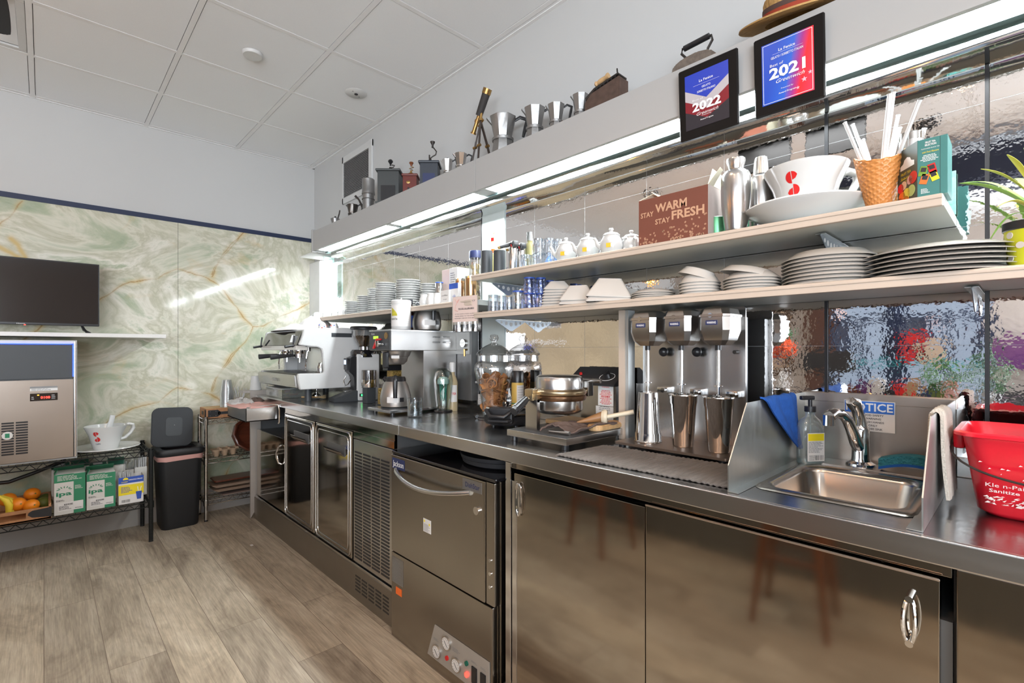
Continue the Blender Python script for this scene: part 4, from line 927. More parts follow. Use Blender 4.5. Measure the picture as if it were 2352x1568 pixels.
MB().lathe([(0, H(757)), (.084, H(757)), (.086, H(753)), (.08, H(750)), (0, H(749))], n=40, c=(0, .01, 0)).build('hopper_lid', 'black', gd)
t = MB().lathe([(0, H(796)), (.033, H(796)), (.048, H(789)), (.066, H(774)), (.060, H(773)), (0, H(772))], n=32, c=(0, .01, 0))
for k in range(150):
    a = rnd.uniform(0, 6.28); r_ = .064 * math.sqrt(rnd.random()); t.ball((r_ * math.cos(a), .01 + r_ * math.sin(a), H(773) + rnd.uniform(-.001, .005)), .0045, (1.3, .9, .8), 6)
bn = t.build('coffee_beans', 'beans'); bn.location = (gx_, gy_, CT); bn.rotation_euler[2] = -1.70; tag(bn, 'dark roasted coffee beans filling the lower half of the clear grinder hopper', 'coffee beans', kind='stuff')
# doser of the white grinder
x, y, s = atz(839, 922, CT); x, y = 1.46, 2.82; s = (SY * x + CY * y) / F
ds = thing('grinds_canister', 'clear and chrome canister of ground coffee before the white grinder', 'canister', (x, y, CT))
Hh = lambda py: zz(py, s) - CT
MB().lathe([(0, Hh(889)), (.044, Hh(889)), (.046, Hh(888)), (.046, Hh(871)), (0, Hh(871))], n=36).build('chrome_band', 'chrome', ds)
MB().lathe([(.044, Hh(871)), (.044, Hh(850)), (.043, Hh(850)), (.043, Hh(871))], n=36).build('clear_drum', 'acry', ds)
MB().cyl((0, 0, Hh(870)), (0, 0, Hh(856)), .040, n=28).build('ground_coffee', 'ground', ds)
MB().box(-.03, .03, -.03, .03, 0, Hh(889), .003).build('stem', 'dgrey', ds)
# gold grinder
x, y = 1.495, 2.66; s = (SY * x + CY * y) / F; H = lambda py: zz(py, s) - CT
gg = thing('coffee_grinder', 'gold hammered coffee grinder with red switch squeezed beside the brewer', 'coffee grinder', (x, y, CT), RW)
gm = mat('hammered gold', (.55, .38, .12), .28, .9, nz=(60, .5), bump=(90, 1, .01))
MB().box(-.025, .055, -.05, .12, 0, H(890), .004).box(-.005, .055, .0, .12, H(892), H(850), .004).build('body', gm, gg)
MB().box(-.01, .07, -.04, .09, H(838), H(810), .008).build('head', mat('dull gold', (.42, .36, .16), .3, .8), gg)
MB().box(-.0, .06, -.03, .08, H(850), H(838), .002).build('neck', 'black', gg)
MB().box(.054, .0565, -.035, -.018, .03, .058, .001).build('switch', 'red', gg)
MB().box(-.027, .057, -.052, .122, -.0, .006).build('foot', 'black', gg)

# ---- filter coffee brewer
cb = thing('coffee_brewer', 'stainless filter coffee brewer with black control face and steel basket', 'coffee brewer', (1.252, 2.41, CT), RW)
w = .22
MB().box(0, w, 0, .405, .325, .430, .003).build('top_housing', 'st', cb)
MB().box(-.003, w + .003, -.003, .408, .424, .432, .001).build('lid', 'sth', cb)
MB().box(0, w, .19, .405, .012, .326, .002).build('tower', 'st', cb)
MB().box(-.004, w + .004, -.01, .405, .012, .026, .002).build('warmer_base', 'sth', cb)
MB().cyl((w / 2, .09, .026), (w / 2, .09, .029), .075, n=36).build('warmer_plate', 'dgrey', cb)
for a, b2 in ((.02, .02), (w - .02, .02), (.02, .38), (w - .02, .38)): MB().cyl((a, b2, 0), (a, b2, .013), .012).build('foot', 'black', cb)
f_ = MB().box(.004, w - .004, -.005, 0, .328, .424, .001).build('control_face', 'dgrey', cb)
MB().box(.05, .10, -.0065, -.005, .385, .400).build('screen', 'lcd', f_, smooth=0)
MB().cyl((w - .04, -.007, .40), (w - .04, -.005, .40), .017, n=28).build('medallion', 'brass', f_)
MB().text('Curtis', .045, .412, .009, -.0055, .035, shear=.3).build('lettering', 'inkw', f_, smooth=0)
MB().prism([(.05, .335), (.07, .335), (.10, .378), (.135, .378), (.14, .386), (.09, .388)], -.014, -.005, 'y', .002).build('faucet_guard', 'red', f_)
MB().cyl((.12, -.02, .345), (.12, -.02, .375), .008, .012).box(.12, .165, -.018, -.008, .352, .362, .002).build('hot_tap', 'chrome', f_)
t = MB()
for a in (.27, .335):
    for z_ in (.366, .393): t.surf(lambda u, v, a=a, z_=z_: Vector((w + .0005 + .006 * math.sin(PI * v), a - .024 + .048 * u, z_ + .008 * v)), 8, 5, .0008)
t.build('louvre', 'stp', cb)
bk_ = MB().lathe([(0, .252), (.038, .252), (.055, .268), (.062, .292), (.066, .294), (.078, .322), (0, .322)], n=40, c=(w / 2, .095, 0)).build('filter_basket', 'st', cb)
MB().box(w / 2 + .02, w / 2 + .04, -.0, .03, .235, .318, .006).build('handle', 'black', bk_)
MB().box(-.03, .03, -.0, .0012, .285, .300, Mx=Matrix.Translation((w / 2 - .045, .033, .0)) @ Matrix.Rotation(-.5, 4, 'Z')).box(-.02, .02, 0, .0012, .285, .300, Mx=Matrix.Translation((w / 2 + .065, .05, 0)) @ Matrix.Rotation(.9, 4, 'Z')).build('warning_label', 'paper', bk_, smooth=0)
def carafe(loc, rz, label, h=.166, r=.080):
    c = thing('carafe', label, 'carafe', loc, rz, 'thermal carafes')
    MB().lathe([(0, 0), (r * .80, 0), (r * .93, .006), (r, .03), (r * .99, .06), (r * .82, .112), (r * .66, .136), (0, .136)], n=44).build('body', 'st', c)
    MB().lathe([(r * .67, .132), (r * .66, .148), (r * .60, .158), (0, .162)], n=40).tube([(-r * .55, 0, .14), (-r * .78, 0, .152)], [.018, .010], 10).build('lid', 'black', c)
    MB().tube([(.0, -r * .45, .160), (.0, -r * .98, .158), (0, -r * 1.22, .142), (0, -r * 1.26, .10), (0, -r * 1.22, .055)], [.008, .009, .009, .008, .007], 10, flat=1.5).build('handle', 'black', c)
    q = MB().surf(lambda u, v: Vector(((r * 1.004 - .0005) * math.sin(-.55 + .75 * u), -(r * 1.004) * math.cos(-.55 + .75 * u), .028 + .030 * v)), 10, 1, .0003).build('label', 'paper', c)
    MB().surf(lambda u, v: Vector((r * 1.006 * math.sin(.28 + .28 * u), -r * 1.006 * math.cos(.28 + .28 * u), .032 + .022 * v)), 6, 1, .0003).build('logo_plate', 'black', c)
    return c
c1 = carafe((1.252 + .09, 2.30, CT + .0295), -.55, 'steel carafe with black lid on the warmer plate under the filter basket')
x, y = 1.53, 2.29
carafe((x, y, CT + .433), -.2, 'steel carafe with black handle standing on top of the coffee brewer')
# glass bits between basket and carafe skipped; matcha tub and bottle on the brewer
x, y = 1.385, 2.315; s = (SY * x + CY * y) / F
tb = thing('powder_tub', 'white plastic tub with a yellow picture label, on the brewer beside the carafe', 'tub', (x, y, CT + .433), -.60)
MB().lathe([(0, 0), (.050, 0), (.052, .004), (.052, .14), (.053, .141), (.053, .156), (.048, .160), (0, .160)], n=40).build('body', 'white', tb)
MB().cyl((0, 0, .158), (0, 0, .168), .010).cyl((0, 0, .165), (.0, 0, .176), .0025).build('nozzle', 'stp', tb)
def wrap(r, a0, a1, z0, z1, n=10): return lambda u, v: Vector((r * math.sin(a0 + (a1 - a0) * u), -r * math.cos(a0 + (a1 - a0) * u), z0 + (z1 - z0) * v))
MB().surf(wrap(.0526, -1.5, 1.3, .02, .13), 24, 1, .0002).build('label', 'paper', tb)
MB().surf(lambda u, v: Vector((.0530 * math.sin(-1.1 + .75 * u), -.0530 * math.cos(-1.1 + .75 * u), .075 + .045 * v * math.sqrt(max(.02, 1 - u)))), 14, 4, .0002).build('picture', mat('yellow green picture', (.55, .50, .05), .5, nz=(60, .6)), tb)
def wraptext(mb, body, r, ang, z, h, w_, bold=0):
    me0 = MB().text(body, 0, 0, h, 0, w_, bold=bold)
    for v in me0.bm.verts: a = ang + v.co.x / r; v.co = Vector((r * math.sin(a), -r * math.cos(a), z + v.co.z))
    tmp = bpy.data.meshes.new('t'); me0.bm.to_mesh(tmp); me0.bm.free(); mb.bm.from_mesh(tmp); bpy.data.meshes.remove(tmp); return mb
wraptext(MB(), 'matcha', .0533, -.75, .060, .012, .045, .01).build('lettering', 'olive', tb, smooth=0)
t = MB()
for k in range(9): wraptext(t, '-' * (9 - k % 3), .0533, .62, .118 - k * .010, .006, .030 - .004 * (k % 3))
t.build('small_print', 'inkg', tb, smooth=0)
bt2 = thing('sauce_bottle', 'dark brown ribbed bottle between the white tub and the carafe', 'bottle', (1.475, 2.375, CT + .433))
MB().lathe([(0, 0), (.026, 0), (.027, .005), (.027, .09), (.020, .11), (.014, .13), (.014, .15), (0, .15)], n=24).build('body', mat('dark brown glass', (.03, .012, .008), .15), bt2)
MB().lathe([(0, .148), (.0165, .148), (.0165, .175), (0, .176)], n=24).build('cap', 'ink', bt2)
MB().surf(wrap(.0274, -2.2, 1.2, .02, .085), 16, 1, .0002).build('label', 'blue', bt2)
# mug of water
x, y, s = atz(953, 957, CT)
mg = thing('glass_mug', 'clear glass mug of water standing before the coffee brewer', 'mug', (x, y, CT), -2.45)
r_ = 17.5 * s; h_ = 43 * s
MB().lathe([(0, 0), (r_ * .8, 0), (r_, .006), (r_, h_), (r_ - .0018, h_), (r_ - .002, .008), (0, .005)], n=32).build('mug', 'gcut', mg)
MB().tube([(r_ * .95, 0, h_ * .80), (r_ * 1.5, 0, h_ * .78), (r_ * 1.75, 0, h_ * .5), (r_ * 1.4, 0, h_ * .22), (r_ * .95, 0, h_ * .12)], .0045, 10).build('handle', 'gcut', mg)
MB().lathe([(0, .006), (r_ - .0025, .009), (r_ - .0025, h_ * .74), (0, h_ * .74)], n=32).build('water', 'water', mg)
# glass jellyfish vase
x, y, s = atz(1018, 945, CT); H = lambda py: zz(py, s) - CT
gj = thing('glass_ornament', 'tall clear glass ornament with a teal jellyfish inside on a black base', 'ornament', (x, y, CT))
MB().lathe([(0, 0), (.048, 0), (.050, .004), (.046, .010), (0, .010)], n=36).build('base', 'black', gj)
MB().lathe([(0, .010)] + [(a * s, H(b)) for a, b in ((15, 941), (18, 925), (21, 895), (22.5, 872), (19, 855), (11, 846), (0, 843))], n=36).build('glass_body', glass('green tinted crystal', (.80, .90, .86), .2, .02), gj)
MB().lathe([(a * s, H(b)) for a, b in ((0, 864), (9, 865), (14, 872), (14, 881), (12, 878), (0, 874))], n=28).build('jellyfish_bell', mat('milky teal glass', (.40, .55, .52), .2), gj)
t = MB()
for k in range(12):
    a = k * PI / 6; r_ = 9 * s; t.tube([(r_ * math.cos(a), r_ * math.sin(a), H(878)), (r_ * .8 * math.cos(a + .3), r_ * .8 * math.sin(a + .3), H(895)), (r_ * .6 * math.cos(a), r_ * .6 * math.sin(a), H(912 + 4 * (k % 3)))], .0018, 5)
t.build('tentacles', 'gren', gj)
x, y = 1.60, 2.15; s = (SY * x + CY * y) / F
sy = thing('syrup_bottle', 'clear bottle of pale syrup with white cap behind the glass ornament', 'bottle', (x, y, CT))
MB().lathe([(0, 0), (.029, 0), (.030, .004), (.030, .155), (.022, .18), (.013, .195), (.013, .215), (0, .215)], n=28).build('body', mat('cloudy syrup', (.50, .40, .24), .12, nz=(5, .2)), sy)
MB().lathe([(0, .21), (.0165, .21), (.0165, .255), (.014, .262), (0, .262)], n=24).build('cap', 'white', sy)
MB().surf(wrap(.0305, -.9, .3, .05, .14), 12, 1, .0002).build('label', 'paper', sy)
wraptext(MB(), 'VIA', .0310, -.3, .095, .014, .022, .02).build('lettering', 'red', sy, smooth=0)
# electrical box and outlet behind
eb = thing('control_box', 'grey metal control box with pipes on the wall behind the ornament', 'control box')
MB().box(1.66, WX - .012, 2.06, 2.32, .96, 1.335, .003).build('case', 'graybox', eb)
MB().box(1.655, 1.661, 2.07, 2.31, 1.21, 1.33, .001).build('cover', mat('box cover', (.30, .30, .29), .4, .7), eb)
MB().cyl((1.655, 2.12, 1.27), (1.645, 2.12, 1.27), .022, n=24).build('knob', 'stp', eb)
MB().box(1.653, 1.656, 2.19, 2.24, 1.25, 1.30).build('label', 'paper', eb, smooth=0)
MB().tube([(1.64, 2.075, 1.235), (1.62, 2.07, 1.235), (1.62, 2.068, 1.20)], .006).build('valve', 'brass', eb)
MB().cyl((1.68, 2.19, 1.335), (1.68, 2.19, SH3 - .03), .04, .04, 32).build('tank', 'stp', eb)
o_ = thing('power_outlet', 'white double outlet plate on the metal wall behind the ornament', 'outlet', (1.655, 2.00, 0), RW)
yb_, zc = XP(1071, 913, 1.69)
MB().box(-.035, .035, .028, .034, zc - .028, zc + .028, .002).build('plate', 'white', o_)
MB().box(-.024, -.004, .026, .028, zc - .014, zc + .014, .001).box(.004, .024, .026, .028, zc - .014, zc + .014, .001).build('socket', 'wmat', o_)
MB().box(-.016, -.014, .0255, .0262, zc + .002, zc + .010).box(.012, .014, .0255, .0262, zc + .002, zc + .010).box(-.016, -.014, .0255, .0262, zc - .010, zc - .002).box(.012, .014, .0255, .0262, zc - .010, zc - .002).build('slot', 'ink', o_, smooth=0)
MB().box(-.05, .06, .034, .055, zc - .035, .966, .002).build('back_box', 'graybox', o_)
tag(MB().box(1.68, WX - .012, 1.92, 2.055, 1.055, 1.066, .002).build('cable_tray', 'white'), 'white cable ledge on the wall just above the outlet', 'cable tray')
tag(MB().tube([(1.695, 2.05, 1.071), (1.69, 2.03, 1.105), (1.69, 1.99, 1.115), (1.69, 1.955, 1.09), (1.695, 1.94, 1.071)], .005).build('power_cable', 'black'), 'black cable looped on the white ledge behind the cookie jar', 'cable')

# ---- cookie jar
x, y = 1.618, 1.83; s = (SY * x + CY * y) / F; H = lambda py: zz(py, s) - CT
jr = thing('cookie_jar', 'big lidded glass jar of baked wafer curls', 'jar', (x, y, CT))
pj = [(0, 958), (24, 958), (26, 955), (28, 930), (33, 900), (41, 870), (46, 848), (45, 838), (38, 830), (38, 815)]
pr = [(max(0, a) * s, H(b)) for a, b in pj]; pin = [(max(0, a - .0025), z + (.006 if i < 2 else 0)) for i, (a, z) in enumerate(pr)]
MB().lathe(pr + pin[::-1], n=48).build('glass_body', 'glass', jr)
pl = [(a * s, H(b)) for a, b in ((40, 816), (41, 812), (38, 808), (28, 799), (18, 793), (9, 789), (5, 786), (5, 784), (9, 781), (11, 775), (8, 769), (0, 767))]
MB().lathe([(0, H(812))] + [(39 * s, H(815))] + pl, n=48).build('lid', glass('lid glass', (.97, .97, .97), .2), jr)
cookie_meshes = []
for v in range(3):
    q = MB(); R_ = .020 + .003 * v
    q.surf(lambda a, b, R_=R_, v=v: Vector(((R_ - .007 * a) * math.cos(5.6 * a), (R_ - .007 * a) * math.sin(5.6 * a), (b - .5) * (.060 + .008 * v) + .003 * math.sin(8 * a))), 22, 5, .003)
    o_ = q.build('wafer_curl', 'cookie'); cookie_meshes.append(o_)
rnd = random.Random(12); n_ = 0
def jarr(z): 
    for (r1, z1), (r2, z2) in zip(pin[2:], pin[3:]):
        if z1 <= z <= z2: return r1 + (r2 - r1) * (z - z1) / (z2 - z1)
    return pin[2][0]
lay = [(.032, 4), (.062, 5), (.092, 6), (.122, 7), (.150, 8), (.176, 6)]
for li, (lz, cnt) in enumerate(lay):
    for k in range(cnt):
        o_ = cookie_meshes[n_ % 3] if n_ < 3 else cookie_meshes[n_ % 3].copy()
        if n_ >= 3: COL.objects.link(o_)
        rmax = max(.005, jarr(lz) - .034); a = 2 * PI * k / cnt + li
        o_.location = (x + rmax * math.cos(a), y + rmax * math.sin(a), CT + lz + rnd.uniform(-.006, .006))
        o_.rotation_euler = (rnd.uniform(.3, 1.9), rnd.uniform(-.6, .6), rnd.uniform(0, 6.28))
        tag(o_, 'crisp golden wafer curl lying in the %s layer inside the big lidded glass jar' % (['bottom', 'second', 'third', 'fourth', 'fifth', 'top'][li]), 'cookie', 'wafer curls in the %s layer of the glass jar' % (['bottom', 'second', 'third', 'fourth', 'fifth', 'top'][li])); n_ += 1
# spray can
sp = thing('spray_can', 'yellow cooking spray can with a black cap next to the cookie jar', 'spray can', (1.655, 1.70, CT), -.75)
MB().lathe([(0, 0), (.029, 0), (.030, .004), (.030, .168), (.027, .174), (0, .174)], n=32).build('can', mat('pale yellow can', (.62, .42, .10), .35), sp)
MB().lathe([(0, .172), (.0295, .172), (.0295, .222), (.026, .228), (0, .228)], n=32).build('cap', 'black', sp)
MB().surf(wrap(.0304, -.15, 1.2, .02, .160), 12, 1, .0002).build('label', 'paper', sp)
t = MB()
for k in range(11): wraptext(t, '=' * 8, .0308, .5, .150 - k * .012, .008, .030)
t.build('small_print', 'inkg', sp, smooth=0)
MB().surf(wrap(.0304, -1.3, -.25, .01, .075), 10, 1, .0002).build('green_panel', 'green', sp)
# black waffle maker
x, y, s = atz(1166, 978, CT)
wm = thing('waffle_maker', 'small black and steel waffle maker in front of the cookie jar', 'waffle maker', (1.475, 1.575, CT), -1.05)
MB().lathe([(0, .008), (.095, .008), (.105, .02), (.105, .042), (.10, .046), (0, .046)], n=8, tw=.5).build('base', 'black', wm)
MB().lathe([(0, .048), (.104, .048), (.105, .060), (.095, .080), (.06, .086), (0, .087)], n=8, tw=.5).build('lid', 'stp', wm)
MB().tube([(-.05, -.085, .07), (-.055, -.13, .075), (-.03, -.155, .055), (.03, -.155, .055), (.055, -.13, .075), (.05, -.085, .07)], .009, 10).tube([(-.045, -.10, .035), (-.04, -.14, .035), (.04, -.14, .035), (.045, -.10, .035)], .008, 10).box(-.052, .052, -.115, -.07, .02, .088, .008).build('handle', 'black', wm)
MB().lathe([(0, .085), (.014, .085), (.017, .095), (.013, .102), (0, .104)], c=(-.01, .0, 0)).build('lamp_knob', 'blackg', wm)
for a in (.8, 2.4, 3.9, 5.5): MB().cyl((.07 * math.cos(a), .07 * math.sin(a), 0), (.07 * math.cos(a), .07 * math.sin(a), .01), .01).build('foot', 'black', wm)
tag(MB().tube([(1.52, 1.66, CT + .005), (1.53, 1.74, CT + .006), (1.50, 1.80, CT + .006), (1.51, 1.84, CT + .006), (1.55, 1.90, CT + .006)], .004).cyl((1.497, 1.815, CT + .010), (1.52, 1.845, CT + .012), .009).build('power_cable', 'black'), 'black plug and lead lying on the worktop left of the waffle maker', 'cable')

# ---- waffle cone baker
wb = thing('cone_baker', 'round stainless waffle cone iron on a square tray base', 'waffle iron')
MB().box(1.222, 1.585, 1.03, 1.312, .922, .945, .002).build('base', 'sth', wb)
MB().box(1.232, 1.575, 1.04, 1.302, .9448, .9464).build('base_plate', 'dgrey', wb, smooth=0)
t = MB()
for a in (1.24, 1.56):
    for b2 in (1.05, 1.29): t = MB().cyl((a, b2, CT), (a, b2, .923), .012); t.build('foot', 'black', wb)
cx, cy = 1.382, 1.200
def ring(pr_, nm, mt): return MB().lathe(pr_, n=56, c=(cx, cy, 0)).build(nm, mt, wb)
ring([(0, 1.000), (.070, 1.002), (.082, 1.008), (.087, 1.018), (.087, 1.050), (0, 1.050)], 'lower_shell', 'sth')
ring([(0, 1.050), (.096, 1.050), (.100, 1.056), (.100, 1.066), (.096, 1.070), (0, 1.070)], 'lower_plate', mat('burnt steel', (.16, .09, .05), .35, .9, nz=(20, .8), bump=(60, .4, .004)))
ring([(0, 1.071), (.098, 1.071), (.101, 1.076), (.100, 1.084), (.090, 1.092), (0, 1.092)], 'upper_plate', mat('scorched steel', (.40, .30, .18), .3, .9, nz=(14, .6)))
ring([(0, 1.092), (.088, 1.092), (.088, 1.122), (.084, 1.134), (.074, 1.140), (0, 1.141)], 'upper_shell', 'sth')
MB().box(1.268, 1.284, 1.205, 1.262, .946, 1.055, .001).box(1.27, 1.33, 1.205, 1.262, 1.046, 1.056).build('support', 'sth', wb)
MB().box(1.262, 1.30, 1.222, 1.262, 1.050, 1.092, .004).box(1.268, 1.292, 1.205, 1.222, 1.05, 1.076, .003).build('hinge_block', mat('brassy latch', (.50, .40, .26), .25, .9), wb)
MB().cyl((1.272, 1.245, 1.062), (1.245, 1.243, 1.05), .006).build('handle_rod', 'chrome', wb)
t = MB().cyl((1.256, 1.244, 1.057), (1.186, 1.238, 1.018), .011, .0155, 20)
for k in range(8):
    a = 2 * PI * k / 8; t.cyl((1.25, 1.244 + .0125 * math.cos(a), 1.054 + .0125 * math.sin(a)), (1.192, 1.2385 + .0165 * math.cos(a), 1.0215 + .0165 * math.sin(a)), .0028, n=6)
t.build('handle', 'black', wb)
MB().box(1.465, 1.50, 1.13, 1.16, 1.06, 1.12, .004).cyl((1.49, 1.09, 1.118), (1.49, 1.19, 1.118), .008).build('rear_hinge', 'sth', wb)
# control box behind it
kb = thing('baker_control', 'steel control box with slanted black dial panel behind the cone iron', 'control box', (1.600, 1.331, CT), RW)
kb.scale = (1.066, .75, 1)
MB().box(0, .218, 0, .13, .0, .193, .002).build('case', 'sth', kb)
MB().prism([(-.028, .187), (-.028, .193), (.10, .256), (.13, .256), (.13, .193), (.0, .187)], -.004, .222, 'x', .001).build('top_panel', 'blackm', kb)
T_ = Matrix.Translation((0, -.028, .1935)) @ Matrix.Rotation(math.atan2(.06, .128), 4, 'X')
t = MB().lathe([(.031, .0005), (.033, .0005), (.033, .0015), (.031, .0015), (.031, .0005)], n=40); t.bm.transform(T_ @ Matrix.Translation((.165, .062, 0))); t.build('dial_ring', 'inkw', kb, smooth=0)
t = MB().cyl((0, 0, 0), (0, 0, .016), .018, .014, 24).box(-.003, .003, -.018, .018, .014, .02, .001); t.bm.transform(T_ @ Matrix.Translation((.165, .062, .001))); t.build('dial_knob', 'black', kb)
t = MB().cyl((0, 0, 0), (0, 0, .008), .007, .006, 16); t.bm.transform(T_ @ Matrix.Translation((.035, .075, .001))); t.build('pilot_light', 'red', kb)
l_ = MB().box(.138, .206, -.0008, 0, .108, .190).build('warning_label', 'paper', kb, smooth=0)
MB().bars(.145, .200, .113, .171, 11, -.0009, center=True).text('WARNING', .172, .182, .0055, -.0009, .034, bold=.01).text('AVERTISSEMENT', .172, .145, .005, -.0011, .044, bold=.01).build('red_print', 'red', l_, smooth=0)
l_ = MB().box(.128, .206, -.0008, 0, .050, .106).build('service_label', 'paper', kb, smooth=0)
MB().bars(.135, .200, .088, .108, 3, -.0009, center=True).text('1-800', .148, .074, .009, -.0009, .024).build('small_print', 'inkg', l_, smooth=0)
# boards, cloth, cone roller on the tray base
t = MB().prism([(1.33 + .075 * math.cos(a) * .9, 1.235 + .09 * math.sin(a)) for a in [2 * PI * k / 24 for k in range(24)]], .947, .963, 'z', .003)
tag(MB().box(1.42, 1.56, 1.19, 1.305, .947, .964, .004).build('wooden_board', 'woodl'), 'pale wooden board on the tray behind the iron support', 'board')
tag(MB().prism(rr(1.40, 1.575, 1.034, 1.098, .028), .947, .967, 'z', .004).build('wooden_board', 'woodl'), 'round-ended wooden paddle on the right edge of the tray base', 'board')
def fn(u, v):
    a = u * 2 - 1; return Vector((1.250 + .22 * u + .03 * v, 1.175 - .10 * v - .05 * u, .953 + .028 * abs(math.sin(3.0 * v + 2 * u)) * (1 - .3 * u) + .010 * noise.noise(Vector((u * 6, v * 6, 3)))))
tag(MB().surf(fn, 30, 24, .005).build('folded_cloth', 'brownc'), 'brown grey cloth folded on the tray base under the iron', 'cloth')
cr = thing('cone_roller', 'cream plastic cone roller with wooden tip leaning on the paddle', 'cone roller', (1.455, 1.048, .968))
MB().lathe([(0, -.010), (.022, -.010), (.026, 0), (.022, .010), (0, .010)], n=28, Mx=Matrix.Translation((0, 0, .026)) @ Matrix.Rotation(PI / 2, 4, 'X') @ Matrix.Rotation(.5, 4, 'Y')).cyl((.0, -.008, .026), (.055, -.085, .046), .0075, .0085).build('body', mat('cream nylon', (.72, .62, .46), .4), cr)
MB().cyl((0, .008, .026), (-.065, .075, .004), .019, .003, 20).build('cone', mat('two tone wood', (.30, .15, .06), .4), cr)
tag(MB().cyl((1.262, 1.14, .953), (1.275, 1.06, .953), .0045, .0075).build('steel_scoop', 'chrome'), 'short chrome handle lying at the front of the tray base', 'utensil')
# ---- post
o = thing('shelf_post', 'square metal post holding up the lower shelf left of the milkshake mixer', 'post')
MB().box(1.545, 1.588, 1.008, 1.046, CT, SH2 - .026, .001).build('post', mat('post metal', (.46, .48, .48), .35, .5), o)
MB().box(1.540, 1.546, 1.020, 1.047, CT, SH2 - .026, .001).build('front_trim', 'cream', o)

# ---- triple milkshake mixer
mx_ = thing('milkshake_mixer', 'triple-head stainless milkshake mixer with tall back plate', 'mixer')
MB().prism(rr(1.395, 1.62, .585, .968, .01), CT + .012, CT + .020, 'z', .001).build('base', mat('brown steel base', (.30, .24, .20), .3, .9), mx_)
for a in (1.42, 1.60):
    for b2 in (.61, .95): MB().cyl((a, b2, CT), (a, b2, CT + .013), .012).build('foot', 'black', mx_)
MB().prism([(y_, z_) for y_, z_ in ((.615, CT + .02), (.981, CT + .02), (.981, 1.365), (.975, 1.371), (.621, 1.371), (.615, 1.365))], 1.600, 1.606, 'x').build('back_plate', 'sth', mx_)
MB().box(1.606, 1.645, .625, .97, CT + .06, 1.34, .003).build('back_housing', 'graybox', mx_)
hy = [.898, .776, .656]
for i, y in enumerate(hy):
    xh = 1.505
    t = bmesh.new(); R = []
    for k, z_, c_ in ((.026, 1.247, .010), (.040, 1.262, .013), (.048, 1.292, .015), (.048, 1.332, .016), (.0505, 1.333, .016), (.0505, 1.340, .016), (.047, 1.341, .016), (.043, 1.357, .018), (.033, 1.3645, .02)):
        pts = []
        for sx_, sy_ in ((1, 1), (-1, 1), (-1, -1), (1, -1)):
            A = (sx_ * (k * 1.15 - c_), sy_ * k); B = (sx_ * k * 1.15, sy_ * (k - c_))
            pts += [B, A] if sx_ * sy_ > 0 else [A, B]
        R.append([t.verts.new((xh + a, y + b2, z_)) for a, b2 in pts])
    for a, b2 in zip(R, R[1:]):
        for q in range(8): t.faces.new((a[q], a[(q + 1) % 8], b2[(q + 1) % 8], b2[q]))
    t.faces.new(R[0][::-1]); t.faces.new(R[-1]); bmesh.ops.recalc_face_normals(t, faces=t.faces)
    q = MB(); q._app(t); hd = q.build('motor_head', steel('cast head', (.60, .58, .56), .24, (8, 8, 8), .05), mx_, smooth=20)
    p_ = MB().box(-y - .018, -y + .018, xh - .0570, xh - .0555, 1.308, 1.322, .0004, Mx=Matrix.Rotation(RW, 4, 'Z')).build('badge', 'navy', hd)
    MB().text('WARING', -y, 1.315, .0065, xh - .0572, .028, bold=.01, Mx=Matrix.Rotation(RW, 4, 'Z')).build('lettering', 'inkw', p_, smooth=0)
    MB().cyl((xh - .058, y + .004, 1.337), (xh - .048, y + .004, 1.337), .007).build('latch', 'chrome', hd)
    MB().box(xh + .04, 1.601, y - .016, y + .016, 1.295, 1.345, .002).build('arm', 'sth', mx_)
    MB().cyl((xh - .01, y, 1.232), (xh - .01, y, 1.250), .009).build('shaft_collar', 'black', mx_)
    MB().cyl((xh - .01, y, 1.085), (xh - .01, y, 1.235), .0048).lathe([(.004, 1.122), (.014, 1.121), (.014, 1.1235), (.004, 1.125)], c=(xh - .01, y, 0)).build('spindle', 'chrome', mx_)
    MB().cyl((xh - .01, y, 1.082), (xh - .01, y, 1.092), .011).build('agitator', 'chrome', mx_)
    if i < 2: MB().ball((1.578, y - .012, 1.226), .0165).build('switch_knob', 'black', mx_)
    else: MB().cyl((1.601, y - .012, 1.226), (1.585, y - .012, 1.226), .006).build('switch_stub', 'iron', mx_)
    MB().box(1.575, 1.601, y - .028, y + .012, 1.083, 1.102, .002).cyl((1.575, y - .014, 1.092), (1.567, y - .014, 1.092), .008).build('cup_rest', 'chrome', mx_)
def cup(loc, flip, label):
    o = thing('mixing_cup', label, 'cup', loc, 0, 'steel milkshake cups')
    pr_ = [(0, 0), (.030, 0), (.032, .004), (.0405, .135), (.0425, .138), (.0435, .160), (.046, .163), (.0455, .166), (.0425, .163), (.0395, .136), (.030, .008), (0, .006)]
    if flip: pr_ = [(r_, .166 - z_) for r_, z_ in pr_]
    MB().lathe(pr_, n=44).build('cup', 'stp', o); return o
cup((1.475, .885, CT + .0205), True, 'steel milkshake cup standing upside down under the left mixer head')
cup((1.485, .765, CT + .0205), False, 'upright steel milkshake cup under the middle mixer head')
cup((1.480, .648, CT + .0205), False, 'upright steel milkshake cup under the right mixer head')
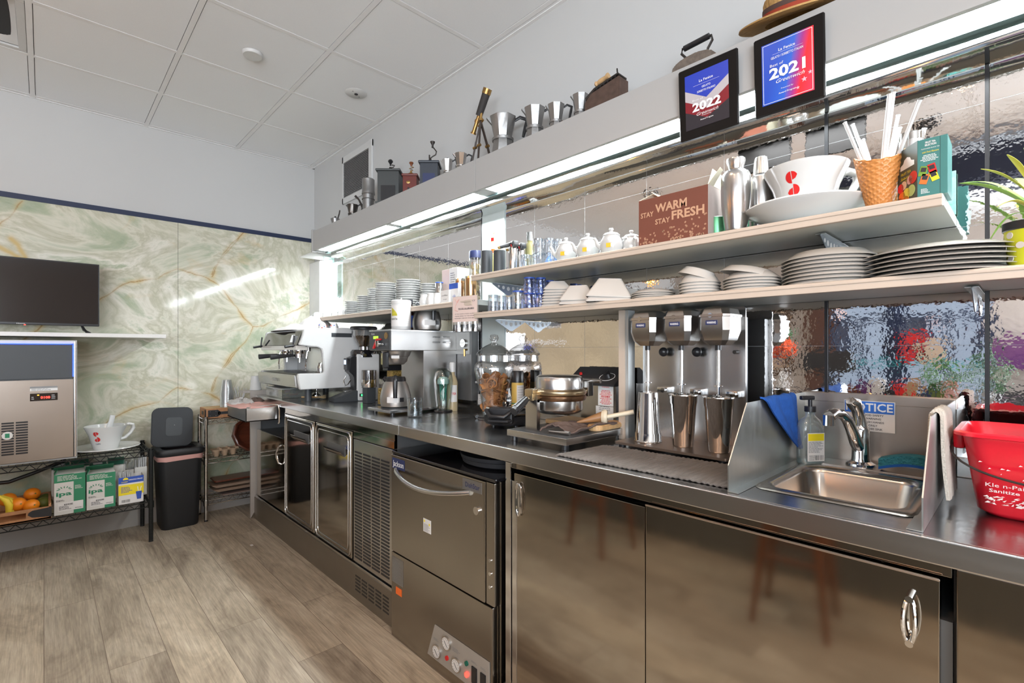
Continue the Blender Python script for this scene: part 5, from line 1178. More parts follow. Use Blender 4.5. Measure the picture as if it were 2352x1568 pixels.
# ================================================================ things on the wall shelves
def lay(px, z, x=None, y=None):
    """x given: place on the sight line through px at that depth"""
    y, s = atx(px, x); return x, y, s
WHICH = lambda n, k: 'bottom' if k == 0 else ('top' if k == n - 1 else ORD[k] + ' from bottom')
def stack(name, cat, proto, x, y, z, n, dz, where, group, tilt=None, jit=.0015, sc=1.0, start=0):
    """n single pieces one on another, each its own thing"""
    for k in range(n):
        o = copy_tree(proto) if proto.get('used') else proto
        proto['used'] = 1
        o.location = (x + random.uniform(-jit, jit), y + random.uniform(-jit, jit), z + dz * k); o.rotation_euler = (0, 0, random.uniform(0, 6)) if cat != 'bowl ' else (0, 0, .1)
        if tilt and k == n - 1: o.rotation_euler = tilt[:3]; o.location.z += tilt[3] if len(tilt) > 3 else 0; o.location.y += tilt[4] if len(tilt) > 4 else 0
        o.scale = (sc, sc, sc)
        o['label'] = '%s, %s of %s' % (name, WHICH(n, k), where); o['group'] = group; o['category'] = cat
def plate(name, r, h, m, foot=.55, th=.0035):
    return MB().lathe([(0, 0), (r * foot, 0), (r * (foot + .04), .002), (r * .70, .004), (r * .97, h - .001), (r, h), (r * .995, h + .0018), (r * .93, h), (r * .68, .0065), (0, .0055)], n=52).build(name, m)
def keep(o, label='plate', cat='plate'): return tag(o, label, cat)
# saucer stacks on the far shelf, left to right in the photo
sau = keep(plate('saucer', .060, .0115, 'porc'))
ST = [(812, 1.55, 692, 712, 19), (838, 1.56, 679, 711, 18), (862, 1.58, 662, 708, 18), (886, 1.52, 650, 706, 24), (903, 1.60, 660, 700, 19), (938, 1.56, 644, 697, 28), (984, 1.62, 650, 690, 19)]
WH = ['the short left end stack on the far shelf', 'the second saucer stack of the far shelf', 'the third saucer stack of the far shelf', 'the tall fourth stack on the far shelf', 'the slim fifth stack on the far shelf', 'the widest tallest stack on the far shelf', 'the right end stack on the far shelf']
for (px, x, pt, pb, hw), wh in zip(ST, WH):
    y, s = atx(px, x); r = hw * s; top = zz(pt, s); n = max(3, round((top - SH3) / .0135)); dz = (top - SH3 - .004) / n
    stack('white saucer', 'saucer', sau, x, y, SH3 + .0005, n, dz, wh, 'saucers in ' + wh, sc=r / .060 if True else 1)
# inverted cups on the left end
ec = thing('espresso_cup', 'x', 'cup', (0, 0, 0), 0, 'cups at the left end of the far shelf')
MB().lathe([(.030, 0), (.0295, .012), (.023, .045), (.015, .052), (0, .052)], n=28).build('cup', 'porc', ec)
MB().tube([(.029, 0, .012), (.043, 0, .014), (.042, 0, .032), (.026, 0, .036)], .0035).build('handle', 'porc', ec)
pc = copy_tree(ec)
MB().surf(wrap(.0305, -1.2, .6, .006, .030), 12, 2, .0003).build('dark_pattern', mat('brown pattern', (.06, .04, .05), .5, nz=(90, .9)), pc)
for i, (px, x, src, lab) in enumerate(((728, 1.50, ec, 'plain white upturned cup, first at the left end of the far shelf'), (749, 1.50, ec, 'white upturned cup with tiny emblem, second at the left end of the far shelf'), (770, 1.50, pc, 'upturned cup with dark brown pattern, third on the far shelf'), (785, 1.50, pc, 'upturned cup with dark brown pattern, fourth on the far shelf'), (797, 1.53, pc, 'patterned upturned cup leaning against the first saucer stack'))):
    y, s = atx(px, x); o = src if i in (0, 2) else copy_tree(src)
    o.location = (x, y, SH3); o.rotation_euler = (0, 0, 2.2 + i * .4); o['label'] = lab; o['group'] = 'cups at the left end of the far shelf'
y, s = atx(749, 1.50); 
# small white pitchers, canister, boxes, shakers at the right end of the far shelf
def cream(px, x, lab):
    y, s = atx(px, x)
    o = thing('cream_pitcher', lab, 'pitcher', (x, y, SH3), 1.2, 'white pitchers on the far shelf')
    MB().lathe([(0, 0), (.024, 0), (.028, .012), (.026, .035), (.021, .05), (.024, .06), (.022, .06), (.019, .05), (0, .006)], n=24).build('body', 'porc', o)
    MB().tube([(.024, 0, .05), (.042, 0, .052), (.042, 0, .025), (.027, 0, .018)], .0035).build('handle', 'porc', o)
cream(975, 1.46, 'small white pitcher in front of the last saucer stack, left one'); cream(991, 1.46, 'small white pitcher in front of the last saucer stack, middle one'); cream(1005, 1.48, 'small white pitcher next to the blue-lidded tumbler')
def can(name, px, x, z, hw, pt, m, lab, cat, capm=None, caph=0, rz=0, grp=None, n=32):
    y, s = atx(px, x); o = thing(name, lab, cat, (x, y, z), rz, grp); r = hw * s; h = zz(pt, s) - z
    MB().lathe([(0, 0), (r * .96, 0), (r, .003), (r, h - caph), (r * .98, h - caph + .0005), (0, h - caph + .0005)], n=n).build('body', m, o)
    if capm: MB().lathe([(0, h - caph), (r * 1.03, h - caph), (r * 1.03, h - .002), (r * .95, h), (0, h)], n=n).build('lid', capm, o)
    return o, r, h
can('tumbler', 1009, 1.50, SH3, 9, 648, 'stp', 'small steel tumbler with a blue lid on the far shelf', 'tumbler', 'blue', .006)
can('sugar_shaker', 1057, 1.50, SH3, 11, 640, 'pepper', 'brassy metal shaker, left of two by the food allergy card', 'shaker', 'stp', .012, grp='metal shakers on the far shelf')
can('sugar_shaker', 1082, 1.50, SH3, 13, 634, 'pepper', 'brassy metal shaker, right of two by the food allergy card', 'shaker', 'stp', .012, grp='metal shakers on the far shelf')
def cbox(name, pxl, pxr, x, z, pt, depth, m, lab, cat='box'):
    yl, s = atx(pxl, x); yr, _ = atx(pxr, x); h = zz(pt, s) - z
    o = thing(name, lab, cat, (x, yl, z), RW); MB().box(0, yl - yr, 0, depth, 0, h, .001).build('box', m, o); return o, yl - yr, h
o, w, h = cbox('tea_box', 1015, 1032, 1.55, SH3, 621, .10, 'pinkp', 'tall pale pink and white box behind the paper packets on the far shelf')
MB().box(w, w + .07, .0, .10, 0, h + .003, .001).build('white_side', 'paper', o); MB().bars(w + .01, w + .06, h * .55, h * .9, 6, 0).build('small_print', 'inkg', o, smooth=0)
o, w, h = cbox('napkin_packet', 1032, 1052, 1.47, SH3, 652, .03, 'paper', 'white packet with blue band and scribbled writing on the far shelf', 'packet')
MB().box(0, w, -.001, 0, h * .72, h, 0).build('blue_band', 'blue', o, smooth=0); MB().text('uSa', w * .55, h * .35, .012, -.0006, None, shear=.4).build('lettering', 'blue', o, smooth=0)
o, w, h = cbox('paper_bag', 1012, 1031, 1.445, SH3, 668, .012, 'paper', 'small paper bag with handwriting leaning before the tea box', 'bag')
MB().text('coffee', w * .5, h * .6, .007, -.0004, w * .7, shear=.3).text('to go', w * .55, h * .3, .006, -.0004, w * .4, shear=.3).build('lettering', 'ink', o, smooth=0)
# food allergy card hanging from the shelf corner
y0, s = atx(1041, 1.415); y1, _ = atx(1091, 1.415); w = y0 - y1; zt = zz(680, s) - .004; zb = zz(743, s)
o = thing('notice_card', 'pink FOOD ALLERGIES card in a clear sleeve hanging from the far shelf end', 'sign', (1.412, y0, 0), RW + .12)
MB().box(-.004, w + .004, 0, .001, zb - .006, zt).build('sleeve', 'plas', o, smooth=0)
c_ = MB().box(.002, w - .003, -.0012, 0, zb + .006, zt - .002).build('card', 'pinkp', o, smooth=0); h = zt - zb
MB().text('LA FENICE', w * .72, zt - h * .2, h * .055, -.0014, w * .40, shear=.35).text('FOOD ALLERGIES?', w * .56, zt - h * .47, h * .055, -.0014, w * .62, bold=.02).text('IF YOU HAVE A FOOD ALLERGY', w * .52, zt - h * .66, h * .035, -.0014, w * .82).text('PLEASE SPEAK TO THE OWNER,', w * .52, zt - h * .74, h * .035, -.0014, w * .82).text('MANAGER, CHEF OR YOUR SERVER', w * .52, zt - h * .82, h * .035, -.0014, w * .86).box(w * .25, w * .87, -.0016, -.0013, zt - h * .505, zt - h * .498).build('lettering', 'ink', c_, smooth=0)
MB().tube([(w * .10, -.0014, zt - .012), (w * .20, -.0014, zt - .030), (w * .28, -.0014, zt - .014), (w * .22, -.0014, zt - .020), (w * .12, -.0014, zt - .045), (w * .10, -.0014, zt - .065), (w * .22, -.0014, zt - .070)], .0014, 4).build('bird_emblem', mat('rose ink', (.62, .32, .28), .6), c_)

# ---- upper shelf
def jar_at(px, x, z): y, s = atx(px, x); return y, s
# wafer stick jar (behind, standing on the far shelf)
y, s = atx(1092, 1.575); o = thing('wafer_jar', 'tall clear jar of patterned sticks with navy lid left of the black cylinders', 'jar', (1.575, y, SH3)); h = zz(577, s) - SH3; r = 14.5 * s
MB().lathe([(0, 0), (r * .95, 0), (r, .003), (r, h - .035), (r - .002, h - .035), (r - .002, .006), (0, .005)], n=28).build('glass_body', 'glass', o)
MB().lathe([(0, h - .036), (r * 1.03, h - .036), (r * 1.03, h - .004), (r * .96, h), (0, h)], n=28).build('lid', 'navy', o)
t = MB()
for k in range(3):
    for q in range(7): t.box(-.006, .006, -.006, .006, 0, .026, .001, Mx=Matrix.Translation((.012 * math.cos(k * 2.1), .012 * math.sin(k * 2.1), .012 + q * .027)) @ Matrix.Rotation(.6 * (-1) ** (q + k), 4, 'X'))
t.build('wafer_sticks', mat('striped wafer', (.62, .48, .24), .7, nz=(20, .2)), o, smooth=0)
can('storage_cylinder', 1118, 1.475, SH1, 13.5, 577, 'dgrey', 'matt black cylinder, left of the pair at the upper shelf end', 'canister', grp='black cylinders on the upper shelf')
can('storage_cylinder', 1147, 1.475, SH1, 13.5, 576, 'dgrey', 'matt black cylinder, right of the pair at the upper shelf end', 'canister', grp='black cylinders on the upper shelf')
y, s = atx(1138, 1.60); o = thing('liqueur_bottle', 'pale yellow liqueur bottle with white cap behind the black cylinders', 'bottle', (1.60, y, SH1), -.9); H = lambda py: zz(py, s) - SH1
MB().lathe([(0, 0)] + [(a * s, H(b)) for a, b in ((12, 630), (13, 625), (13, 553), (11, 546), (6.5, 541), (6, 534), (0, 534))], n=28).build('body', 'lemon', o)
MB().lathe([(0, H(536)), (7 * s, H(536)), (7 * s, H(515)), (0, H(515))], n=24).build('cap', 'white', o)
MB().surf(wrap(13.2 * s, -.9, .5, H(585), H(558)), 12, 1, .0002).build('label', 'paper', o); MB().surf(wrap(13.4 * s, -.6, .1, H(583), H(574)), 8, 1, .0002).build('fruit_picture', 'orange', o)
MB().surf(wrap(13.3 * s, -.7, -.1, H(556), H(548)), 8, 1, .0002).build('red_emblem', 'red', o)
def torch(px, x, pt, lab):
    y, s = atx(px, x); o = thing('kitchen_torch', lab, 'blowtorch', (x, y, SH1), -.35, 'kitchen torches on the upper shelf'); h = zz(pt, s) - SH1
    MB().lathe([(0, 0), (.017, 0), (.018, .003), (.018, h - .032), (.013, h - .024), (0, h - .024)], n=24).build('body', 'sth', o)
    MB().box(-.014, .016, -.03, .018, h - .028, h - .004, .005).cyl((-.008, .0, h - .014), (-.062, .0, h - .034), .009, .007, 14).build('head', 'black', o)
    MB().cyl((-.045, 0, h - .028), (-.068, 0, h - .036), .0075, .006, 14).build('nozzle', 'brass', o)
    MB().cyl((.012, -.004, h - .012), (.020, -.012, h - .008), .006).cyl((-.012, -.012, h - .022), (-.012, -.017, h - .024), .005).build('red_button', 'red', o)
torch(1178, 1.47, 553, 'steel and black kitchen torch, left one, by the black cylinders'); torch(1196, 1.52, 558, 'steel and black kitchen torch, right one, behind the short glass')
def tumbler(px, x, z, hw, h, lab, m='gcut', grp='clear tumblers on the upper shelf', flare=.9, rim=None, fac=0):
    y, s = atx(px, x); r = hw * s; o = thing('drinking_glass', lab, 'glass', (x, y, z), 0, grp)
    MB().lathe([(r, 0), (r * .99, h * .2), (r * flare, h), (r * flare - .002, h), (r * flare - .003, h - .008), (r * .98 - .002, h * .2), (r - .002, 0), (r, 0)], n=8 * fac if fac else 28).build('glass', m, o)
    MB().lathe([(0, h - .010), (r * flare - .003, h - .010), (r * flare - .001, h), (0, h)], n=24).build('thick_base', m, o)
    if rim: MB().lathe([(r * flare + .0003, h - .006), (r * flare + .0003, h), (r * flare - .003, h + .0005), (r * flare - .003, h - .001), (r * flare + .0003, h - .006)], n=28).build('rim', rim, o)
    return o
tumbler(1207, 1.47, SH1, 13.5, .055, 'short upturned glass tumbler in front, left of the tall glasses')
for px, x, n, wd in ((1236, 1.52, 2, 'left'), (1261, 1.55, 2, 'middle'), (1281, 1.59, 2, 'right')):
    for k in range(n): tumbler(px, x, SH1 + .062 * k, 13.5, .064, 'upturned clear glass, %s of the %s stacked pair on the upper shelf' % (['lower', 'upper'][k], wd))
tumbler(1229, 1.46, SH1, 11, .045, 'short upturned glass in front of the left stacked pair')
y, s = atx(1272, 1.66); o = MB().lathe([(0, 0), (.02, .003), (.04, .012), (.045, .016), (.04, .018), (0, .006)], n=36, Mx=Matrix.Rotation(-1.35, 4, 'Y')).build('decorated_plate', mat('blue and white plate', (.10, .22, .45), .2, nz=(60, .8)), loc=(1.665, y, SH1 + .047)); tag(o, 'small blue and white patterned plate leaning behind the first teapot', 'plate')
# teapots
def teapot(px, x, pt, lab, rz, first=[None]):
    y, s = atx(px, x); H_ = zz(pt, s) - SH1
    o = thing('teapot', lab, 'teapot', (x, y, SH1), rz, 'white teapots on the upper shelf'); k = H_ / .115
    MB().lathe([(0, 0), (.033, 0), (.041, .008), (.048, .035), (.046, .058), (.036, .075), (.035, .080), (0, .080)], n=40).build('body', 'porct', o)
    MB().lathe([(0, .079), (.036, .079), (.037, .082), (.030, .090), (.012, .096), (.007, .099), (.008, .103), (.010, .108), (.008, .113), (0, .115)], n=36).build('lid', 'porct', o)
    MB().tube([(.044, 0, .066), (.062, 0, .070), (.071, 0, .058), (.066, 0, .035), (.050, 0, .020), (.044, 0, .018)], .0055, 10).build('handle', 'porct', o)
    MB().tube([(-.040, 0, .030), (-.058, 0, .045), (-.064, 0, .064), (-.072, 0, .074)], [.012, .009, .0065, .006], 12).build('spout', 'porct', o)
    MB().box(-.0095, .0095, -.0005, .0005, .0, .018, .0003, Mx=Matrix.Translation((-.010, -.0478, .024)) @ Matrix.Rotation(-.2, 4, 'Z')).build('tea_tag', mat('yellow tea tag', (.80, .42, .02), .6), o)
    o.scale = (k,) * 3
teapot(1300, 1.49, 545, 'white teapot with yellow tag, first and smallest looking from the left', -1.0)
teapot(1350, 1.49, 535, 'white teapot with yellow tag, second from the left', -1.0)
teapot(1404, 1.49, 523, 'white teapot with yellow tag, third from the left, next to last', -1.0)
teapot(1450, 1.55, 528, 'white teapot turned away beside the brown carton, yellow tag showing', -2.3)
# brown carton
yl, s = atx(1467, 1.435); yr, s2 = atx(1626, 1.435); w = yl - yr; h = zz(462, s) - SH1
o = thing('coffee_carton', 'brown STAY WARM STAY FRESH carton with open gable flaps', 'carton', (1.435, yl, SH1), RW)
MB().box(0, w, 0, .14, 0, h, .001).build('box', 'choc', o)
MB().box(w + .0002, w + .001, .0, .14, 0, h).build('side', mat('carton side print', (.40, .33, .30), .6), o, smooth=0)
MB().prism([(0.02, h), (w * .25, h + .035), (w * .30, h + .037), (w * .80, h + .037), (w * .86, h + .03), (w * .94, h)], .125, .127, 'y').build('back_flap', 'choc', o)
MB().prism([(0, 0), (.035, .0), (.06, .055), (.038, .058)], 0, .001, 'x', Mx=Matrix.Translation((w, 0, h)) @ Matrix.Rotation(.35, 4, 'Y')).prism([(0, 0), (.13, 0), (.11, .055), (.05, .060)], 0, .0015, 'x', Mx=Matrix.Translation((w, 0, h)) @ Matrix.Rotation(-.15, 4, 'Y')).build('handle_flap', 'kraftin', o)
MB().prism([(0, 0), (.13, 0), (.10, .04), (.03, .04)], 0, .0015, 'x', Mx=Matrix.Translation((0.001, 0, h)) @ Matrix.Rotation(.95, 4, 'Y')).prism([(0.02, 0), (.12, 0), (.10, .03), (.04, .03)], 0, .0015, 'x', Mx=Matrix.Translation((.035, 0, h + .027)) @ Matrix.Rotation(2.3, 4, 'Y')).build('side_flap', 'kraftin', o)
MB().prism([(.055, h + .018), (.085, h + .018), (.07, h + .045)], 0, .002, 'x', Mx=Matrix.Translation((w - .0095, 0, 0))).build('handle_slot', 'choc', o)
MB().text('STAY', w * .135, h * .655, h * .105, -.0002, w * .20, bold=.02).text('WARM', w * .49, h * .745, h * .17, -.0002, w * .46, bold=.03).text('STAY', w * .37, h * .46, h * .105, -.0002, w * .22, bold=.02).text('FRESH', w * .73, h * .53, h * .17, -.0002, w * .45, bold=.03).build('lettering', 'tan', o, smooth=0)
t = MB(); rnd = random.Random(9)
for k in range(85):
    a = rnd.uniform(.02, .98) * w; b2 = h * .34 * rnd.random() ** 1.3 * (.45 + .75 * a / w) + .004
    an = rnd.uniform(0, 3); c, s_ = math.cos(an), math.sin(an)
    for q in (-1, 1): t.poly([(a + c * u_ * .0036 - s_ * v_ * .0021, b2 + s_ * u_ * .0036 + c * v_ * .0021) for u_, v_ in ((-1, q * .25), (0, q * .25), (1, q * .25), (.6, q * 1), (-.6, q * 1))], -.0004)
t.build('bean_print', 'tan', o, smooth=0)
# green tin, shakers
o, r, h = can('tea_tin', 1645, 1.50, SH1, 21, 501, mat('green tin', (.10, .32, .16), .3, .5, nz=(20, .3)), 'small green tin between the brown carton and the steel shaker', 'tin', 'alu', .002)
def shaker(px, x, prof, capprof, lab):
    y, s = atx(px, x); o = thing('cocktail_shaker', lab, 'cocktail shaker', (x, y, SH1), 0, 'steel cocktail shakers'); H = lambda py: zz(py, s) - SH1
    MB().lathe([(0, 0)] + [(a * s, max(0, H(b))) for a, b in prof], n=44).build('body', 'sth', o)
    MB().lathe([(a * s, H(b)) for a, b in capprof], n=36).build('cap', 'sth', o)
shaker(1690, 1.475, [(23, 530), (24, 526), (31, 470), (32, 440), (32, 412), (31, 405), (27, 397), (17, 390), (0, 390)], [(0, 391), (16, 391), (17, 385), (21, 370), (20, 366), (0, 366)], 'large steel cocktail shaker with flared cap beside the green tin')
shaker(1748, 1.56, [(22, 530), (24, 520), (28, 470), (27, 425), (26, 410), (16, 402), (0, 402)], [(0, 403), (17, 402), (15, 375), (13, 363), (9, 361), (0, 360)], 'steel cocktail shaker with tapered cap behind the large saucer')
shaker(1782, 1.64, [(15, 515), (17, 500), (18, 450), (17, 430), (10, 424), (0, 424)], [(0, 425), (10, 424), (8, 390), (7, 383), (0, 382)], 'slim steel shaker tucked behind the giant cup')
can('tea_tin', 1725, 1.60, SH1, 12, 500, 'green', 'small green tin mostly hidden behind the large shaker', 'tin', 'alu', .002)
# giant cup and saucer
S_LOGO = lambda h: None
def slogo(mb, r, ang, z, h):
    """red S of two half discs, set round a cup wall"""
    P_ = []
    def arc(cx, cz, r0, a0, a1, n=12): return [(cx + r0 * math.cos(math.radians(a0 + (a1 - a0) * k / n)), cz + r0 * math.sin(math.radians(a0 + (a1 - a0) * k / n))) for k in range(n + 1)]
    u = h / 2
    shapes = [arc(-.03, .5, .46, 90, 270) , arc(.03, .5, .46, 90, 20) + [(.30, .42), (.03, .30)], arc(.03, -.5, .46, 90, -90), [(-.03, -.30), (-.30, -.42)] + arc(-.03, -.5, .46, 200, 270)]
    for sh in shapes:
        vs = []
        for a, b2 in sh:
            X = a * u; Z = b2 * u; rr_ = r(z + Z) if callable(r) else r
            vs.append(mb.bm.verts.new((rr_ * math.sin(ang + X / rr_), -rr_ * math.cos(ang + X / rr_), z + Z)))
        mb.bm.faces.new(vs)
    return mb
def giant_cup(name, lab, loc, k, rz, logo_ang):
    o = thing(name, lab, 'cup', loc, rz); o.scale = (k, k, k)
    pr_ = [(.062, .0), (.068, .006), (.079, .050), (.093, .105), (.117, .158), (.119, .165)]
    MB().lathe([(0, 0)] + pr_ + [(r_ - .004, z_ + .001) for r_, z_ in pr_[::-1]] + [(0, .01)], n=64).build('bowl', 'porc', o)
    MB().tube([(.108, 0, .150), (.135, 0, .160), (.163, 0, .152), (.167, 0, .130), (.148, 0, .095), (.115, 0, .066), (.083, 0, .060)], [.010, .012, .012, .012, .011, .011, .012], 14, flat=1.3).build('handle', 'porc', o)
    def rr_(z_):
        for (r1, z1), (r2, z2) in zip(pr_, pr_[1:]):
            if z1 <= z_ <= z2: return r1 + (r2 - r1) * (z_ - z1) / (z2 - z1) + .0008
        return pr_[-1][0] + .0008
    slogo(MB(), rr_, logo_ang, .102, .072).build('red_emblem', 'red', o, smooth=0)
    t = MB(); t.text('CAFFE', 0, 0, .0085, 0, .030, bold=.01)
    for v in t.bm.verts: X, Z = v.co.x, v.co.z + .052; R_ = rr_(Z) + .0002; v.co = Vector((R_ * math.sin(logo_ang + X / R_), -R_ * math.cos(logo_ang + X / R_), Z))
    t.build('lettering', 'navy', o, smooth=0); return o
def giant_saucer(lab, loc, r, h):
    return tag(MB().lathe([(0, .004), (r * .42, .004), (r * .44, 0), (r * .48, 0), (r * .62, h * .25), (r * .97, h * .9), (r, h), (r * .985, h + .004), (r * .93, h * .95), (r * .60, h * .42), (r * .50, .014), (0, .014)], n=72).build('saucer', 'porc', loc=loc), lab, 'saucer')
y, s = atx(1850, 1.545); k = 84 * s / .120 * 1.0
giant_saucer('giant white saucer under the big logo cup on the upper shelf', (1.545, y, SH1), 128 * s, .050)
giant_cup('giant_cup', 'giant white cup with red S emblem on the upper shelf', (1.545, y, SH1 + .0145), k * 1.03, -.75, -.92)
y, s = atx(1940, 1.66); tag(MB().lathe([(0, 0), (.015, 0), (.020, .01), (.034, .035), (.0325, .036), (.018, .012), (0, .008)], n=32).build('small_bowl', 'porc', loc=(1.665, y, SH1 + .045)), 'small white bowl behind the giant cup handle', 'bowl')
tag(MB().lathe([(0, 0), (.03, 0), (.034, .045), (0, .045)], n=28).build('bowl_stand', 'porc', loc=(1.665, y, SH1)), 'white upturned cup carrying the small bowl behind the giant cup', 'cup')
# waffle cone tumbler with straws
y, s = atx(2020, 1.50); H = lambda py: zz(py, s) - SH1
o = thing('cone_holder', 'ice cream cone shaped resin holder full of white straws', 'holder', (1.50, y, SH1), .2)
yb_ = y
def cfn(u, v):
    a = 2 * PI * u; r0 = (19 + 29 * v ** .8) * s * .95; zt_ = H(352) * (1 + .05 * math.cos(a * 1 + 2.4))
    if a > 0: zt_ -= .035 * max(0, math.cos(a - 3.3)) 
    gr = .0024 * max(abs(math.sin(7 * a + 26 * v)) ** 6, abs(math.sin(7 * a - 26 * v)) ** 6)
    return Vector(((r0 + gr) * math.cos(a), (r0 + gr) * math.sin(a), .006 + v * (zt_ - .006)))
MB().surf(cfn, 180, 60, .002).build('cone', 'cone', o)
MB().lathe([(0, 0), (.026, 0), (.026, .006), (0, .008)], n=28).build('clear_foot', 'gcut', o)
def straw(pa, pb, x, r, lab, grp, x2=None, base=None):
    (ax, ay), (bx, by) = pa, pb; x2 = x if x2 is None else x2
    ya, sa = atx(ax, x); yb2, sb2 = atx(bx, x2); A = Vector((x, ya, zz(ay, sa))); B = Vector((x2, yb2, zz(by, sb2)))
    o = MB().cyl(tuple(A), tuple(B), r, n=10); d = (B - A).normalized()
    o.cyl(tuple(B), tuple(B + d * .006), r * .9, r * 1.25, 8)
    return tag(o.build('paper_straw', 'straw'), lab, 'straw', grp)
GS = 'white paper straws in the cone holder'
for i, (a, b2, x, x2, wd) in enumerate((((2008, 440), (1942, 286), 1.485, 1.475, 'leaning farthest left'), ((2010, 430), (1960, 290), 1.495, 1.50, 'second leaning left'), ((2012, 420), (1973, 325), 1.515, 1.53, 'short, leaning left'), ((2014, 420), (1983, 325), 1.50, 1.52, 'shortest, leaning left'), ((2022, 420), (2042, 222), 1.49, 1.47, 'tall, nearly upright, left of two'), ((2026, 420), (2052, 218), 1.51, 1.51, 'tall, nearly upright, right of two'), ((2030, 420), (2062, 270), 1.53, 1.54, 'shorter, behind the two tall ones'), ((2035, 430), (2110, 236), 1.49, 1.46, 'long, leaning right in front'), ((2040, 400), (2066, 298), 1.55, 1.57, 'short, behind, leaning right'))):
    straw(a, b2, x, .0042, 'white paper-wrapped straw in the cone holder, %s' % wd, GS, x2)
# steel shaker jar behind the tea box
y, s = atx(2092, 1.63); o, r, h = can('steel_canister', 2092, 1.63, SH1, 24, 308, 'sth', 'tall brushed steel canister behind the tea box', 'canister', 'stp', .02)
straw((2095, 400), (2122, 300), 1.68, .005, 'white straw poking out right behind the steel canister', 'loose straws behind the tea box')
# tea box, its corner towards the aisle
yl, s = atx(2109, 1.445)
o = thing('tea_box', 'teal FRUIT TEA SELECTION box standing on its end at the shelf corner', 'box', (1.432, yl, SH1), RW)
yr, _ = atx(2177, 1.432 + .0); w = yl - yr; h = zz(327, s) - SH1
MB().box(0, w, 0, .085, 0, h, .001).build('box', 'tealb', o)
# left face turned towards the camera, a second panel hinged open
yl2, s3 = atx(2062, 1.49); L2 = math.hypot(1.49 - 1.432, yl2 - yl); an = math.atan2(1.49 - 1.432, yl2 - yl)
p2 = MB().box(-L2, 0, 0, .0025, 0, h, Mx=Matrix.Rotation(-an, 4, 'Z')).build('front_panel', mat('dark tea print', (.045, .065, .055), .3), o, smooth=0)
RM = Matrix.Rotation(-an, 4, 'Z')
t = MB().text('FRUIT TEA', -L2 * .55, h * .54, h * .045, -.0004, L2 * .5).text('Selection', -L2 * .55, h * .46, h * .05, -.0004, L2 * .55, shear=.4).text('BLACK TEA', -L2 * .55, h * .40, h * .025, -.0004, L2 * .35); t.bm.transform(RM); t.build('lettering', 'yel', p2, smooth=0)
t = MB().prism([(-L2 * .85, h * .62), (-L2 * .15, h * .62), (-L2 * .15, h * .70), (-L2 * .30, h * .73), (-L2 * .36, h * .79), (-L2 * .5, h * .82), (-L2 * .64, h * .79), (-L2 * .70, h * .73), (-L2 * .85, h * .70)], -.0004, 0, 'y'); t.bm.transform(RM); t.build('crest', 'paper', p2, smooth=0)
for (a, b2, r_, m_) in ((-.82, .30, .011, 'redp'), (-.66, .33, .010, mat('pale apple', (.75, .5, .35), .4)), (-.2, .40, .014, 'red'), (-.36, .38, .010, 'pink'), (-.52, .16, .013, mat('lemon skin', (.8, .65, .08), .4)), (-.28, .18, .013, mat('cut lime', (.5, .6, .2), .4)), (-.75, .14, .012, 'orange'), (-.85, .05, .011, mat('brown red nut', (.35, .07, .02), .5)), (-.55, .05, .010, 'orange')):
    t = MB().cyl((a * L2, -.0010, b2 * h), (a * L2, -.0002, b2 * h), r_, n=20); t.bm.transform(RM); t.build('fruit_picture', m_, p2, smooth=0)
t = MB().text('FRUIT TEA', w * .44, h * .93, h * .032, -.0004, w * .34, bold=.02).text('SELECTION', w * .44, h * .885, h * .032, -.0004, w * .38, bold=.02).text('FLAVOURED BLACK TEA', w * .44, h * .825, h * .018, -.0004, w * .60).bars(w * .1, w * .7, h * .60, h * .72, 5, -.0002, center=True).bars(w * .12, w * .42, h * .05, h * .14, 4, -.0002).build('lettering', 'inkw', o, smooth=0)
MB().text('with Fruit Flavours', w * .44, h * .765, h * .03, -.0004, w * .55, shear=.4).build('lettering', 'yel', o, smooth=0)
for (a, b2, rot_, m_) in ((.20, .44, .25, 'leafg'), (.50, .46, -.2, 'red'), (.24, .30, .3, 'orange'), (.56, .33, -.3, 'yel')):
    MB().box(-w * .13, w * .13, -.0014, -.0004, -h * .085, h * .085, Mx=Matrix.Translation((a * w, 0, b2 * h)) @ Matrix.Rotation(rot_, 4, 'Y')).build('sachet_picture', m_, o, smooth=0)
    MB().box(-w * .09, w * .09, -.0020, -.0014, -h * .01, h * .06, Mx=Matrix.Translation((a * w, 0, b2 * h)) @ Matrix.Rotation(rot_, 4, 'Y')).build('sachet_label', 'ink', o, smooth=0)
MB().box(w * .76, w * .765, -.0006, 0, 0, h).build('fold', 'ink', o, smooth=0)
yl, s = atx(2176, 1.70); yr, _ = atx(2190, 1.70)
tag(MB().box(1.700, 1.704, yr - .005, yl + .004, zz(498, s) + .03 if False else 1.582, zz(395, s), 0).build('patterned_card', mat('mint pattern card', (.18, .42, .34), .5, nz=(70, .7)), smooth=0), 'mint green patterned card standing against the mirror behind the tea box', 'card')

